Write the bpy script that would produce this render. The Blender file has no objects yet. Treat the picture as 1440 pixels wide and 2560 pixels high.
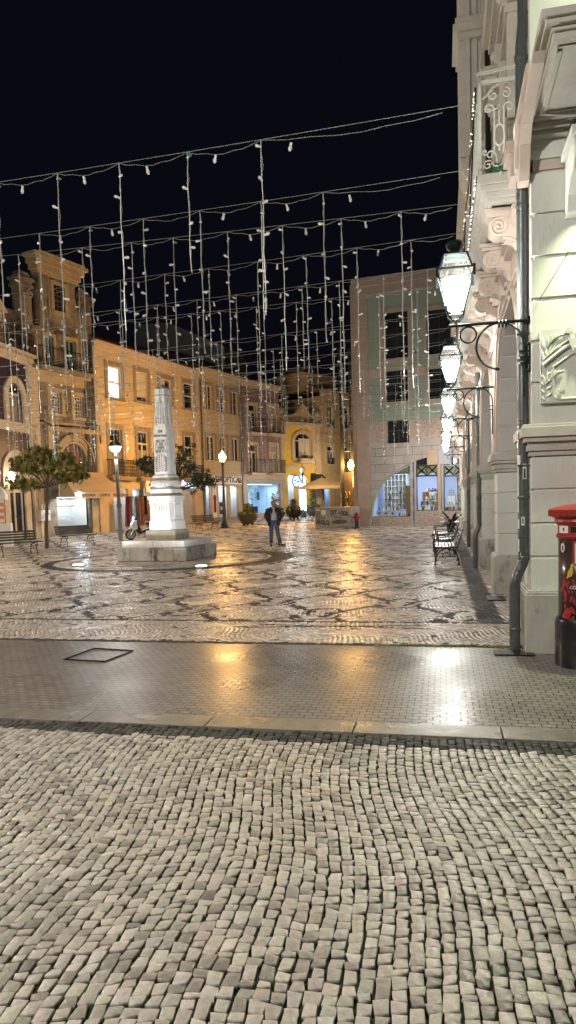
import bpy, bmesh, math, random
import numpy as np
from mathutils import Vector, Matrix
R=random.Random(7); NR=np.random.RandomState(11)
PI=math.pi
sc=bpy.context.scene
COL=sc.collection
FPX=1775.0; PPX=720.0; PPY=1380.0
CAMZ=1.65; PITCH=math.atan((PPY-1255.0)/FPX); ROLL=0.028
_cp,_sp=math.cos(PITCH),math.sin(PITCH)
_F=np.array((0,_cp,-_sp)); _U0=np.array((0,_sp,_cp)); _R0=np.array((1.0,0,0))
_cr,_sr=math.cos(ROLL),math.sin(ROLL)
_R=_cr*_R0-_sr*_U0; _U=_cr*_U0+_sr*_R0
def gz(y):
    return 0.0 if y<30 else (min(y,75)-30)*0.014
def ray(px,py):
    return _F+_R*((px-PPX)/FPX)+_U*((PPY-py)/FPX)
def G(px,py):
    d=ray(px,py); z=0.0
    for _ in range(30):
        t=(z-CAMZ)/d[2]; z=0.5*z+0.5*gz(t*d[1])
    return (t*d[0],t*d[1],z)
def at(px,py,Y):
    d=ray(px,py); t=Y/d[1]
    return (t*d[0],Y,CAMZ+t*d[2])
def proj(p):
    q=np.array(p,float)-np.array((0,0,CAMZ)); w=q@_F
    return (PPX+FPX*(q@_R)/w, PPY-FPX*(q@_U)/w)
# ------------------------------------------------------------ materials
def _nt(name):
    m=bpy.data.materials.new(name); m.use_nodes=True
    nt=m.node_tree; b=nt.nodes['Principled BSDF']
    return m,nt,b
def N(nt,t,**kw):
    n=nt.nodes.new(t)
    for k,v in kw.items():
        if k in n.inputs: n.inputs[k].default_value=v
        else: setattr(n,k,v)
    return n
def mat(name,c,rough=.6,c2=None,ns=3.0,bump=0.0,bs=20.0,metal=0.0,c3=None,s3=.6,t3=.55,spec=.5,
        brick=None,mortar=None,rv=0.0,stretch=None,coat=0.0,trans=0.0,detail=4.0,bsize=(.4,.2),boff=.5,msize=.012,bvar=.0,emit=None,es=0):
    """c,c2 mixed by noise; c3 = stain colour of its own ragged shape; brick = coursing pattern in the surface"""
    m,nt,b=_nt(name); L=nt.links
    tc=N(nt,'ShaderNodeTexCoord'); src=tc.outputs['Object']
    if stretch:
        mp=N(nt,'ShaderNodeMapping'); mp.inputs['Scale'].default_value=stretch; L.new(src,mp.inputs[0]); src=mp.outputs[0]
    col=None
    if c2 is None: c2=tuple(x*.8 for x in c)
    n1=N(nt,'ShaderNodeTexNoise'); n1.inputs['Scale'].default_value=ns; n1.inputs['Detail'].default_value=detail; n1.inputs['Roughness'].default_value=.62
    L.new(src,n1.inputs['Vector'])
    mr=N(nt,'ShaderNodeMapRange'); mr.inputs[1].default_value=.35; mr.inputs[2].default_value=.65
    L.new(n1.outputs[0],mr.inputs[0])
    mx=N(nt,'ShaderNodeMix',data_type='RGBA'); mx.inputs['A'].default_value=(*c,1); mx.inputs['B'].default_value=(*c2,1)
    L.new(mr.outputs[0],mx.inputs['Factor']); col=mx.outputs['Result']
    if c3:
        n3=N(nt,'ShaderNodeTexNoise'); n3.inputs['Scale'].default_value=s3; n3.inputs['Detail'].default_value=7; n3.inputs['Roughness'].default_value=.7
        L.new(src,n3.inputs['Vector'])
        r3=N(nt,'ShaderNodeMapRange'); r3.inputs[1].default_value=t3; r3.inputs[2].default_value=t3+.12
        L.new(n3.outputs[0],r3.inputs[0])
        m3=N(nt,'ShaderNodeMix',data_type='RGBA'); L.new(r3.outputs[0],m3.inputs['Factor']); L.new(col,m3.inputs['A']); m3.inputs['B'].default_value=(*c3,1); col=m3.outputs['Result']
    bh=None
    if brick:
        cx=N(nt,'ShaderNodeSeparateXYZ'); L.new(tc.outputs['Object'],cx.inputs[0])
        cb=N(nt,'ShaderNodeCombineXYZ')
        if brick=='xz': L.new(cx.outputs[0],cb.inputs[0]); L.new(cx.outputs[2],cb.inputs[1])
        elif brick=='yz': L.new(cx.outputs[1],cb.inputs[0]); L.new(cx.outputs[2],cb.inputs[1])
        else: L.new(cx.outputs[0],cb.inputs[0]); L.new(cx.outputs[1],cb.inputs[1])
        br=N(nt,'ShaderNodeTexBrick'); br.inputs['Scale'].default_value=1; br.inputs['Brick Width'].default_value=bsize[0]; br.inputs['Row Height'].default_value=bsize[1]
        br.inputs['Mortar Size'].default_value=msize; br.inputs['Mortar Smooth'].default_value=.3; br.offset=boff
        br.inputs['Color1'].default_value=(1,1,1,1); v=1-bvar; br.inputs['Color2'].default_value=(v,v,v,1); mo=mortar or (.3,.3,.3); br.inputs['Mortar'].default_value=(*mo,1)
        L.new(cb.outputs[0],br.inputs['Vector'])
        mm=N(nt,'ShaderNodeMix',data_type='RGBA',blend_type='MULTIPLY'); mm.inputs['Factor'].default_value=1
        L.new(col,mm.inputs['A']); L.new(br.outputs['Color'],mm.inputs['B']); col=mm.outputs['Result']; bh=br.outputs['Fac']
    L.new(col,b.inputs['Base Color'])
    b.inputs['Roughness'].default_value=rough; b.inputs['Metallic'].default_value=metal; b.inputs['Specular IOR Level'].default_value=spec
    b.inputs['Coat Weight'].default_value=coat
    if rv:
        rr=N(nt,'ShaderNodeMapRange'); rr.inputs[3].default_value=max(.03,rough-rv); rr.inputs[4].default_value=min(1,rough+rv)
        nn=N(nt,'ShaderNodeTexNoise'); nn.inputs['Scale'].default_value=ns*.37; L.new(src,nn.inputs['Vector']); L.new(nn.outputs[0],rr.inputs[0]); rr.inputs[1].default_value=.35; rr.inputs[2].default_value=.65
        L.new(rr.outputs[0],b.inputs['Roughness'])
    if bump or bh:
        bp=N(nt,'ShaderNodeBump'); bp.inputs['Strength'].default_value=1; bp.inputs['Distance'].default_value=max(bump,.004) if brick!='xy' else bump
        nb=N(nt,'ShaderNodeTexNoise'); nb.inputs['Scale'].default_value=bs; nb.inputs['Detail'].default_value=5; L.new(src,nb.inputs['Vector'])
        if bh:
            sb=N(nt,'ShaderNodeMath',operation='MULTIPLY_ADD'); L.new(bh,sb.inputs[0]); sb.inputs[1].default_value=-1.2; L.new(nb.outputs[0],sb.inputs[2]); L.new(sb.outputs[0],bp.inputs['Height'])
        else: L.new(nb.outputs[0],bp.inputs['Height'])
        L.new(bp.outputs[0],b.inputs['Normal'])
    if emit: b.inputs['Emission Color'].default_value=(*emit,1); b.inputs['Emission Strength'].default_value=es
    return m
def emat(name,c,s):
    m,nt,b=_nt(name); b.inputs['Base Color'].default_value=(*[min(.8,x) for x in c],1)
    b.inputs['Emission Color'].default_value=(*c,1); b.inputs['Emission Strength'].default_value=s; return m
def glassmat(name,tint=(.9,.95,.95),refl=.08,rough=.02):
    m,nt,b=_nt(name); L=nt.links; nt.nodes.remove(b); out=nt.nodes['Material Output']
    t=N(nt,'ShaderNodeBsdfTransparent'); t.inputs[0].default_value=(*tint,1)
    g=N(nt,'ShaderNodeBsdfGlossy'); g.inputs['Roughness'].default_value=rough
    lw=N(nt,'ShaderNodeLayerWeight'); lw.inputs['Blend'].default_value=.25
    ad=N(nt,'ShaderNodeMath',operation='MULTIPLY_ADD'); L.new(lw.outputs['Fresnel'],ad.inputs[0]); ad.inputs[1].default_value=.6; ad.inputs[2].default_value=refl*.5
    mx=N(nt,'ShaderNodeMixShader'); L.new(ad.outputs[0],mx.inputs[0]); L.new(t.outputs[0],mx.inputs[1]); L.new(g.outputs[0],mx.inputs[2]); L.new(mx.outputs[0],out.inputs[0])
    return m
def frosted(name):
    m,nt,b=_nt(name); L=nt.links; nt.nodes.remove(b); out=nt.nodes['Material Output']
    t=N(nt,'ShaderNodeBsdfTransparent'); tl=N(nt,'ShaderNodeBsdfTranslucent'); tl.inputs[0].default_value=(.9,.9,.86,1)
    n=N(nt,'ShaderNodeTexNoise'); n.inputs['Scale'].default_value=7; tc=N(nt,'ShaderNodeTexCoord'); L.new(tc.outputs['Object'],n.inputs['Vector'])
    mr=N(nt,'ShaderNodeMapRange'); mr.inputs[1].default_value=.3; mr.inputs[2].default_value=.7; mr.inputs[3].default_value=.006; mr.inputs[4].default_value=.03; L.new(n.outputs[0],mr.inputs[0])
    mx=N(nt,'ShaderNodeMixShader'); L.new(mr.outputs[0],mx.inputs[0]); L.new(t.outputs[0],mx.inputs[1]); L.new(tl.outputs[0],mx.inputs[2]); L.new(mx.outputs[0],out.inputs[0])
    return m
def colattr(name,rough=.35,bump=.002,bs=40,ns=30,rv=.12,spec=.5,coat=0):
    """stone colour read from the 'Col' attribute, mottled by noise"""
    m,nt,b=_nt(name); L=nt.links
    a=N(nt,'ShaderNodeAttribute',attribute_name='Col'); tc=N(nt,'ShaderNodeTexCoord')
    n=N(nt,'ShaderNodeTexNoise'); n.inputs['Scale'].default_value=ns; n.inputs['Detail'].default_value=6; n.inputs['Roughness'].default_value=.7; L.new(tc.outputs['Object'],n.inputs['Vector'])
    mr=N(nt,'ShaderNodeMapRange'); mr.inputs[1].default_value=.3; mr.inputs[2].default_value=.7; mr.inputs[3].default_value=.72; mr.inputs[4].default_value=1.14; L.new(n.outputs[0],mr.inputs[0])
    mm=N(nt,'ShaderNodeMix',data_type='RGBA',blend_type='MULTIPLY'); mm.inputs['Factor'].default_value=1; L.new(a.outputs[0],mm.inputs['A']); L.new(mr.outputs[0],mm.inputs['B']); L.new(mm.outputs['Result'],b.inputs['Base Color'])
    n2=N(nt,'ShaderNodeTexNoise'); n2.inputs['Scale'].default_value=1.3; n2.inputs['Detail'].default_value=3; L.new(tc.outputs['Object'],n2.inputs['Vector'])
    r2=N(nt,'ShaderNodeMapRange'); r2.inputs[1].default_value=.35; r2.inputs[2].default_value=.65; r2.inputs[3].default_value=max(.05,rough-rv); r2.inputs[4].default_value=rough+rv; L.new(n2.outputs[0],r2.inputs[0])
    se=N(nt,'ShaderNodeSeparateColor'); L.new(a.outputs[0],se.inputs[0])
    dk=N(nt,'ShaderNodeMapRange'); dk.inputs[1].default_value=.06; dk.inputs[2].default_value=.2; dk.inputs[3].default_value=.3; dk.inputs[4].default_value=0; L.new(se.outputs[0],dk.inputs[0])   # the black basalt is duller than the limestone
    ad=N(nt,'ShaderNodeMath',operation='ADD'); L.new(r2.outputs[0],ad.inputs[0]); L.new(dk.outputs[0],ad.inputs[1]); L.new(ad.outputs[0],b.inputs['Roughness'])
    sk=N(nt,'ShaderNodeMapRange'); sk.inputs[1].default_value=.06; sk.inputs[2].default_value=.2; sk.inputs[3].default_value=.12; sk.inputs[4].default_value=spec; L.new(se.outputs[0],sk.inputs[0]); L.new(sk.outputs[0],b.inputs['Specular IOR Level'])
    b.inputs['Specular IOR Level'].default_value=spec; b.inputs['Coat Weight'].default_value=coat; b.inputs['Coat Roughness'].default_value=.12
    nb=N(nt,'ShaderNodeTexNoise'); nb.inputs['Scale'].default_value=bs; nb.inputs['Detail'].default_value=4; L.new(tc.outputs['Object'],nb.inputs['Vector'])
    bp=N(nt,'ShaderNodeBump'); bp.inputs['Distance'].default_value=bump; L.new(nb.outputs[0],bp.inputs['Height']); L.new(bp.outputs[0],b.inputs['Normal'])
    return m
M={}
def mk():
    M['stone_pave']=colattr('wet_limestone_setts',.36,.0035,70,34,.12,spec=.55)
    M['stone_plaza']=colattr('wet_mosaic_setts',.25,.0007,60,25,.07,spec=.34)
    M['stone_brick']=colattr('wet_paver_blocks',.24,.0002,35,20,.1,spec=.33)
    M['joint']=mat('mossy_joint_soil',(.014,.018,.006),.8,(.02,.03,.009),9,bump=.006,bs=60,c3=(.02,.04,.006),s3=2.2,t3=.5)
    M['joint_dark']=mat('dark_joint_sand',(.03,.027,.022),.7,(.05,.045,.038),14,bump=.002,bs=90,c3=(.02,.035,.008),s3=1.2,t3=.62)
    M['kerb']=mat('smooth_kerb_stone',(.22,.20,.165),.3,(.16,.145,.12),5,bump=.0012,bs=70,rv=.1,c3=(.1,.09,.075),s3=2.5,t3=.6)
    M['pinkwall']=mat('pinkish_cream_render',(.6,.51,.44),.75,(.54,.455,.39),2,bump=.0015,bs=60,c3=(.42,.34,.29),s3=.9,t3=.64)
    M['whitewall']=mat('pale_painted_render',(.73,.75,.69),.7,(.63,.65,.59),2.4,bump=.0025,bs=45,c3=(.45,.44,.38),s3=2.2,t3=.62,stretch=(1,1,.3))
    M['greywall']=mat('pale_grey_render',(.62,.60,.57),.75,(.56,.54,.51),2.2,bump=.002,bs=50,c3=(.44,.42,.38),s3=1.1,t3=.66)
    M['plinth']=mat('weathered_limestone_plinth',(.54,.53,.47),.6,(.36,.35,.31),1.6,bump=.0012,bs=24,c3=(.2,.2,.165),s3=2.6,t3=.54,stretch=(1,1,.55),rv=.12)
    M['moulding']=mat('weathered_cornice_stone',(.58,.56,.5),.75,(.49,.47,.41),3,bump=.003,bs=45,c3=(.2,.19,.155),s3=2.8,t3=.63)
    M['pipe']=mat('grey_painted_pipe',(.125,.14,.14),.33,(.095,.108,.11),6,bump=.0006,bs=30,metal=.35,rv=.1,c3=(.3,.3,.28),s3=9,t3=.72)
    M['iron']=mat('black_wrought_iron',(.018,.02,.02),.35,(.028,.03,.03),15,metal=.5)
    M['lampiron']=mat('dark_green_iron',(.022,.038,.038),.32,(.014,.024,.024),12,metal=.5)
    M['whiteiron']=mat('white_painted_iron',(.7,.69,.64),.45,(.6,.59,.54),20)
    M['red']=mat('red_enamel',(.36,.027,.02),.42,(.28,.022,.017),7,coat=.12,c3=(.26,.05,.04),s3=9,t3=.66)
    M['black']=mat('black_enamel',(.015,.014,.014),.25,(.022,.02,.02),6,coat=.3,c3=(.06,.05,.045),s3=7,t3=.72)
    M['redpetal']=mat('painted_red_petals',(.4,.03,.03),.4,(.25,.02,.02),20)
    M['yellowpaint']=mat('painted_yellow',(.6,.42,.05),.4)
    M['paper']=mat('white_paper',(.75,.73,.7),.6,(.68,.66,.64),10)
    M['darkpaper']=mat('printed_ink',(.03,.03,.03),.6)
    M['bluepaper']=mat('blue_print',(.05,.12,.4),.5)
    M['glass']=glassmat('clear_window_glass')
    M['lampglass']=frosted('dusty_lantern_glass')
    M['darkglass']=mat('dark_unlit_window',(.012,.014,.018),.08,(.03,.03,.035),.8,spec=.7)
    M['wood_white']=mat('cream_painted_joinery',(.62,.55,.44),.5,(.55,.48,.38),8,bump=.001)
    M['curtain']=mat('lace_curtain',(.3,.26,.2),.9,(.2,.17,.13),5,stretch=(8,8,.5))
    M['shutter']=mat('cream_roller_shutter',(.5,.42,.3),.6,(.44,.36,.26),3,brick='xz',bsize=(30,.07),msize=.008,mortar=(.45,.45,.45))
    M['yellow']=mat('ochre_yellow_render',(.56,.42,.215),.85,(.5,.37,.19),.8,bump=.002,bs=30,c3=(.42,.25,.08),s3=.5,t3=.66)
    M['ochre']=mat('dull_ochre_render',(.5,.38,.22),.85,(.44,.335,.19),.9,bump=.002,bs=30,c3=(.33,.23,.11),s3=.7,t3=.64)
    M['brightyellow']=mat('bright_yellow_render',(.72,.46,.06),.8,(.65,.4,.05),1,bump=.002,bs=30)
    M['baroque']=mat('peeling_old_render',(.3,.23,.15),.9,(.17,.125,.08),1.1,bump=.01,bs=9,c3=(.05,.04,.03),s3=.5,t3=.5,detail=8)
    M['baroquelight']=mat('patchy_old_plaster',(.5,.36,.18),.9,(.34,.25,.14),1.6,bump=.006,bs=12,c3=(.12,.09,.06),s3=1.1,t3=.6,detail=8)
    M['trim']=mat('warm_stone_trim',(.56,.44,.3),.8,(.46,.36,.25),2.5,bump=.002,bs=30,c3=(.3,.22,.15),s3=1.3,t3=.64)
    M['trimgrey']=mat('grey_brown_trim',(.3,.23,.155),.8,(.25,.19,.13),2.5,bump=.002,bs=30)
    M['purpletile']=mat('dark_purple_tile',(.05,.028,.045),.3,(.065,.04,.055),3,brick='xz',bsize=(.28,.14),msize=.014,mortar=(.35,.35,.35),bvar=.3,bump=.001)
    M['pinktile']=mat('patterned_pink_tile',(.34,.2,.17),.4,(.16,.13,.15),9,brick='xz',bsize=(.14,.14),boff=0,msize=.012,mortar=(1.35,1.2,1.1),bvar=.25,detail=1)
    M['rooftile']=mat('old_terracotta_tiles',(.25,.11,.06),.85,(.14,.07,.045),2.5,bump=.01,bs=12,c3=(.08,.06,.045),s3=1.4,t3=.56)
    M['farwall']=mat('grey_rear_wall',(.4,.42,.42),.9,(.33,.35,.35),.5)
    M['greenwall']=mat('grey_green_render',(.25,.30,.235),.8,(.22,.265,.205),.8,bump=.001,brick='xz',bsize=(.34,8),boff=0,msize=.008,mortar=(.8,.8,.8))
    M['greystone']=mat('pinkish_stone_cladding',(.39,.355,.325),.6,(.33,.3,.27),1.5,brick='xz',bsize=(1.05,.45),boff=.5,msize=.012,mortar=(.3,.3,.3),bvar=.13,bump=.002,bs=40,rv=.1)
    M['terrazzo']=mat('speckled_stone_panel',(.44,.36,.31),.5,(.27,.19,.15),9,detail=2,bump=.001)
    M['palegreen']=mat('pale_green_metal',(.3,.4,.3),.4)
    M['olive']=mat('olive_green_panel',(.13,.16,.05),.5)
    M['shelfwhite']=mat('white_shelving',(.78,.79,.8),.5,(.72,.73,.75),3)
    M['shopwhite']=mat('white_shop_plaster',(.75,.78,.84),.8,(.7,.73,.8),1)
    M['shopblue']=mat('blue_lit_shop_plaster',(.5,.68,.9),.8,(.45,.62,.85),1)
    M['wooddoor']=mat('brown_wood_panel',(.3,.15,.055),.5,(.2,.1,.035),6,stretch=(6,6,.6))
    M['marble']=mat('white_lichened_marble',(.66,.655,.64),.6,(.52,.515,.5),5,bump=.004,bs=22,c3=(.28,.27,.24),s3=3.5,t3=.64,detail=8)
    M['marbledark']=mat('black_stained_marble',(.5,.48,.44),.6,(.26,.25,.23),1.2,bump=.003,bs=18,c3=(.035,.035,.03),s3=1.6,t3=.50,detail=9,stretch=(1,1,.45),brick='xz',bsize=(.72,2.0),boff=0,msize=.012,mortar=(.3,.3,.3),bvar=.35)
    M['marblecarve']=mat('pale_carved_marble',(.74,.735,.71),.6,(.66,.65,.63),6,bump=.002,bs=30)
    M['carvedark']=mat('dark_stone',(.16,.15,.135),.8,(.24,.23,.21),6)
    M['olivestone']=mat('dirty_ledge_stone',(.34,.32,.25),.75,(.25,.235,.185),4,bump=.003,bs=30,c3=(.16,.15,.11),s3=3,t3=.6)
    M['bark']=mat('smooth_brown_bark',(.12,.085,.055),.8,(.07,.05,.035),8,bump=.006,bs=18,stretch=(1,1,.3))
    M['leaf']=mat('glossy_green_leaf',(.15,.17,.035),.38,(.23,.19,.05),2.5,detail=2)
    M['leafbrown']=mat('yellowing_leaf',(.3,.2,.04),.45,(.2,.13,.03),3)
    M['leafdark']=mat('dark_leaf',(.03,.055,.018),.35,(.055,.08,.025),3,detail=2)
    M['benchwood']=mat('dark_bench_slats',(.035,.04,.032),.3,(.055,.06,.05),6,stretch=(1,8,1),coat=.05)
    M['benchlight']=mat('weathered_grey_slats',(.3,.3,.29),.3,(.2,.2,.195),6,stretch=(8,1,1),coat=.4)
    M['greypost']=mat('grey_painted_post',(.24,.235,.225),.5,(.2,.195,.19),5)
    M['pot']=mat('dark_cast_planter',(.035,.034,.032),.45,(.05,.048,.045),5,bump=.001)
    M['concrete']=mat('dirty_pale_concrete',(.33,.3,.26),.7,(.24,.22,.19),2.6,bump=.002,bs=30,c3=(.14,.12,.11),s3=1.7,t3=.58)
    M['spray']=mat('black_spray_paint',(.012,.012,.014),.5)
    M['graffitiwall']=mat('dark_graffitied_shutter',(.1,.08,.06),.7,(.05,.04,.032),2,c3=(.2,.16,.12),s3=1.3,t3=.6)
    M['canvas']=mat('cream_awning_canvas',(.56,.42,.27),.85,(.5,.37,.24),2,bump=.002,bs=12)
    M['canvaswhite']=mat('white_parasol_canvas',(.85,.82,.78),.85,(.8,.77,.72),2,bump=.002,bs=10)
    M['blackcanvas']=mat('black_awning_canvas',(.02,.02,.02),.8)
    M['orange']=mat('orange_panel',(.75,.24,.04),.5,(.65,.2,.03),3)
    M['white']=mat('white_panel',(.78,.74,.68),.5,(.72,.68,.62),3)
    M['jean']=mat('faded_blue_denim',(.1,.15,.24),.85,(.06,.1,.17),14,bump=.001)
    M['jacket']=mat('black_cloth',(.012,.012,.014),.75,(.02,.02,.022),12,bump=.002,bs=25)
    M['shirt']=mat('white_tee',(.55,.57,.6),.85,(.48,.5,.54),12,bump=.002,bs=18)
    M['skin']=mat('skin',(.42,.25,.17),.55,(.36,.2,.14),10)
    M['hair']=mat('grey_hair',(.16,.14,.12),.7,(.1,.09,.08),30,bump=.002,bs=60)
    M['shoe']=mat('dark_leather',(.02,.018,.016),.35)
    M['rubber']=mat('tyre_rubber',(.012,.012,.012),.7)
    M['scwhite']=mat('white_scooter_paint',(.7,.69,.66),.22,(.66,.65,.62),3,coat=.6)
    M['scblack']=mat('black_scooter_plastic',(.015,.015,.017),.35,coat=.2)
    M['chrome']=mat('brushed_steel',(.5,.5,.5),.25,metal=1)
    M['cable']=mat('grey_span_wire',(.36,.37,.33),.4,metal=.3)
    M['cord']=mat('silver_dropper_cord',(.5,.51,.46),.33,(.4,.42,.37),30,metal=.15)
    M['bulb']=mat('frosted_white_bulb',(.85,.86,.84),.2,coat=.5,spec=.8)
    M['bulbgreen']=mat('green_bulb_cap',(.06,.3,.22),.2,coat=.5)
    M['bulbblue']=mat('blue_bulb_cap',(.06,.09,.5),.2,coat=.5)
    M['tinsel']=mat('green_tinsel',(.02,.16,.07),.3,(.25,.4,.28),60,metal=.4)
    M['cloth_red']=mat('dark_red_cloth',(.22,.02,.025),.85,stretch=(10,10,.6))
    M['cloth_floral']=mat('pink_floral_cloth',(.42,.22,.17),.85,(.12,.04,.04),22,detail=1)
    M['cloth_grey']=mat('grey_cloth',(.2,.18,.17),.85,(.1,.09,.09),5,stretch=(10,10,.6))
    M['cloth_brown']=mat('brown_floral_cloth',(.5,.28,.12),.85,(.16,.07,.03),16,detail=1)
    M['cloth_blue']=mat('blue_patterned_cloth',(.1,.22,.6),.8,(.6,.7,.9),24,detail=1)
    M['cloth_black']=mat('black_scarves',(.02,.015,.02),.8)
    M['e_lantern']=emat('lantern_lamp',(1,.98,.92),125)
    M['e_sodium']=emat('sodium_lamp',(1,.46,.08),260)
    M['e_globe']=emat('white_globe',(1,.97,.93),9)
    M['e_window']=emat('lit_room',(.9,.97,1),1.5)
    M['e_led']=emat('white_led_spiral',(.85,.94,1),22)
    M['e_star']=emat('blue_white_led',(.6,.8,1),1100)
    M['e_warm']=emat('warm_wall_lamp',(1,.86,.62),30)
    M['e_panel']=emat('shop_ceiling_light',(.92,.96,1),5)
    M['e_sign']=emat('lit_blue_sign',(.45,.62,1),2.2)
    M['e_spot']=emat('recessed_spot_lens',(.95,.97,1),16)
    M['e_tiny']=emat('tiny_string_light',(1,.96,.85),2.5)
mk()
# ------------------------------------------------------------ mesh helpers
class MB:
    def __init__(s,T=None): s.v=[];s.f=[];s.m=[];s.T=T
    def add(s,vs,fs,mi=0):
        o=len(s.v)
        if s.T is not None: vs=[tuple(s.T@Vector(p)) for p in vs]
        s.v+=[tuple(p) for p in vs]; s.f+=[tuple(i+o for i in f) for f in fs]; s.m+=[mi]*len(fs); return s
    def box(s,x0,x1,y0,y1,z0,z1,mi=0):
        vs=[(x,y,z) for z in (z0,z1) for y in (y0,y1) for x in (x0,x1)]
        return s.add(vs,[(0,2,3,1),(4,5,7,6),(0,1,5,4),(2,6,7,3),(0,4,6,2),(1,3,7,5)],mi)
    def taper(s,a,b,z0,z1,mi=0):   # a,b = half extents (x,y) at bottom/top, centred
        vs=[(sx*h[0],sy*h[1],z) for z,h in ((z0,a),(z1,b)) for sx,sy in ((-1,-1),(1,-1),(1,1),(-1,1))]
        return s.add(vs,[(3,2,1,0),(4,5,6,7),(0,1,5,4),(1,2,6,5),(2,3,7,6),(3,0,4,7)],mi)
    def tube(s,pts,r,n=6,mi=0,closed=False,cap=True):
        P=[Vector(p) for p in pts]; k=len(P); rs=r if isinstance(r,(list,tuple)) else [r]*k
        vs=[];up=None
        for i,p in enumerate(P):
            if closed: t=(P[(i+1)%k]-P[i-1])
            else: t=P[min(i+1,k-1)]-P[max(i-1,0)]
            t=t.normalized() if t.length>1e-9 else Vector((0,0,1))
            if up is None: up=Vector((0,0,1)) if abs(t.z)<.9 else Vector((1,0,0))
            a=t.cross(up)
            if a.length<1e-6: a=t.cross(Vector((0,1,0)))
            a.normalize(); b=a.cross(t).normalized(); up=b
            for j in range(n):
                g=2*PI*j/n; vs.append(p+(a*math.cos(g)+b*math.sin(g))*rs[i])
        fs=[]
        for i in range(k if closed else k-1):
            for j in range(n):
                i2=(i+1)%k; j2=(j+1)%n; fs.append((i*n+j,i*n+j2,i2*n+j2,i2*n+j))
        if cap and not closed: fs.append(tuple(range(n-1,-1,-1))); fs.append(tuple((k-1)*n+j for j in range(n)))
        return s.add(vs,fs,mi)
    def lathe(s,prof,c=(0,0,0),n=16,mi=0,axis='z'):
        vs=[];fs=[]
        for r,z in prof:
            for j in range(n):
                g=2*PI*(j+.5)/n; x,y=r*math.cos(g),r*math.sin(g)
                p=(x,y,z) if axis=='z' else ((x,z,y) if axis=='y' else (z,x,y))
                vs.append((p[0]+c[0],p[1]+c[1],p[2]+c[2]))
        k=len(prof)
        for i in range(k-1):
            for j in range(n): fs.append((i*n+j,i*n+(j+1)%n,(i+1)*n+(j+1)%n,(i+1)*n+j))
        fs.append(tuple(range(n-1,-1,-1))); fs.append(tuple((k-1)*n+j for j in range(n)))
        return s.add(vs,fs,mi)
    def prism(s,poly,y0,y1,mi=0,ax='y'):   # poly in (x,z) extruded along y ; ax='x': poly in (y,z) along x; 'z': (x,y) along z
        k=len(poly)
        f={'y':lambda a,b,t:(a,t,b),'x':lambda a,b,t:(t,a,b),'z':lambda a,b,t:(a,b,t)}[ax]
        vs=[f(a,b,y0) for a,b in poly]+[f(a,b,y1) for a,b in poly]
        fs=[tuple(range(k-1,-1,-1)),tuple(range(k,2*k))]+[(i,(i+1)%k,k+(i+1)%k,k+i) for i in range(k)]
        return s.add(vs,fs,mi)
    def ball(s,c,r,n=8,mi=0,sc_=(1,1,1)):
        prof=[(max(.001,math.sin(PI*i/n))*1.0,-math.cos(PI*i/n)) for i in range(n+1)]
        vs=[];fs=[];m=n+2
        for a,z in prof:
            for j in range(m):
                g=2*PI*j/m; vs.append((c[0]+a*math.cos(g)*r*sc_[0],c[1]+a*math.sin(g)*r*sc_[1],c[2]+z*r*sc_[2]))
        for i in range(n):
            for j in range(m): fs.append((i*m+j,i*m+(j+1)%m,(i+1)*m+(j+1)%m,(i+1)*m+j))
        return s.add(vs,fs,mi)
    def quad(s,a,b,c,d,mi=0): return s.add([a,b,c,d],[(0,1,2,3)],mi)
    def build(s,name,mats,parent=None,smooth=False,bevel=0,auto=0):
        me=bpy.data.meshes.new(name); me.from_pydata([tuple(p) for p in s.v],[],s.f)
        if not isinstance(mats,(list,tuple)): mats=[mats]
        for m in mats: me.materials.append(M[m] if isinstance(m,str) else m)
        if len(mats)>1: me.polygons.foreach_set('material_index',s.m)
        if smooth: me.polygons.foreach_set('use_smooth',[True]*len(me.polygons))
        me.validate(); me.update()
        o=bpy.data.objects.new(name,me); COL.objects.link(o)
        if parent is not None: o.parent=parent
        if bevel:
            b=o.modifiers.new('bevel','BEVEL'); b.width=bevel; b.segments=2; b.limit_method='ANGLE'; b.angle_limit=.6
        if auto:
            bm=bmesh.new(); bm.from_mesh(me); bmesh.ops.remove_doubles(bm,verts=bm.verts,dist=1e-5)
            for e in bm.edges: e.smooth = not (len(e.link_faces)==2 and e.calc_face_angle(0)>auto)
            for f in bm.faces: f.smooth=True
            bm.to_mesh(me); bm.free()
        return o
def tag(o,label=None,cat=None,group=None,kind=None):
    if label: o['label']=label
    if cat: o['category']=cat
    if group: o['group']=group
    if kind: o['kind']=kind
    return o
def empty(name,loc=(0,0,0),rz=0,label=None,cat=None,group=None):
    o=bpy.data.objects.new(name,None); COL.objects.link(o); o.empty_display_size=.1
    o.location=loc; o.rotation_euler=(0,0,rz); return tag(o,label,cat,group)
def kids(o): return [c for c in bpy.data.objects if c.parent==o]
_K={}
def copy_tree(o,loc=None,rz=None,label=None,parent=None):
    c=o.copy(); COL.objects.link(c)
    if parent is not None: c.parent=parent
    if loc is not None: c.location=loc
    if rz is not None: c.rotation_euler=(0,0,rz)
    if label: c['label']=label
    for ch in o.children: copy_tree(ch,parent=c)
    return c
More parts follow.
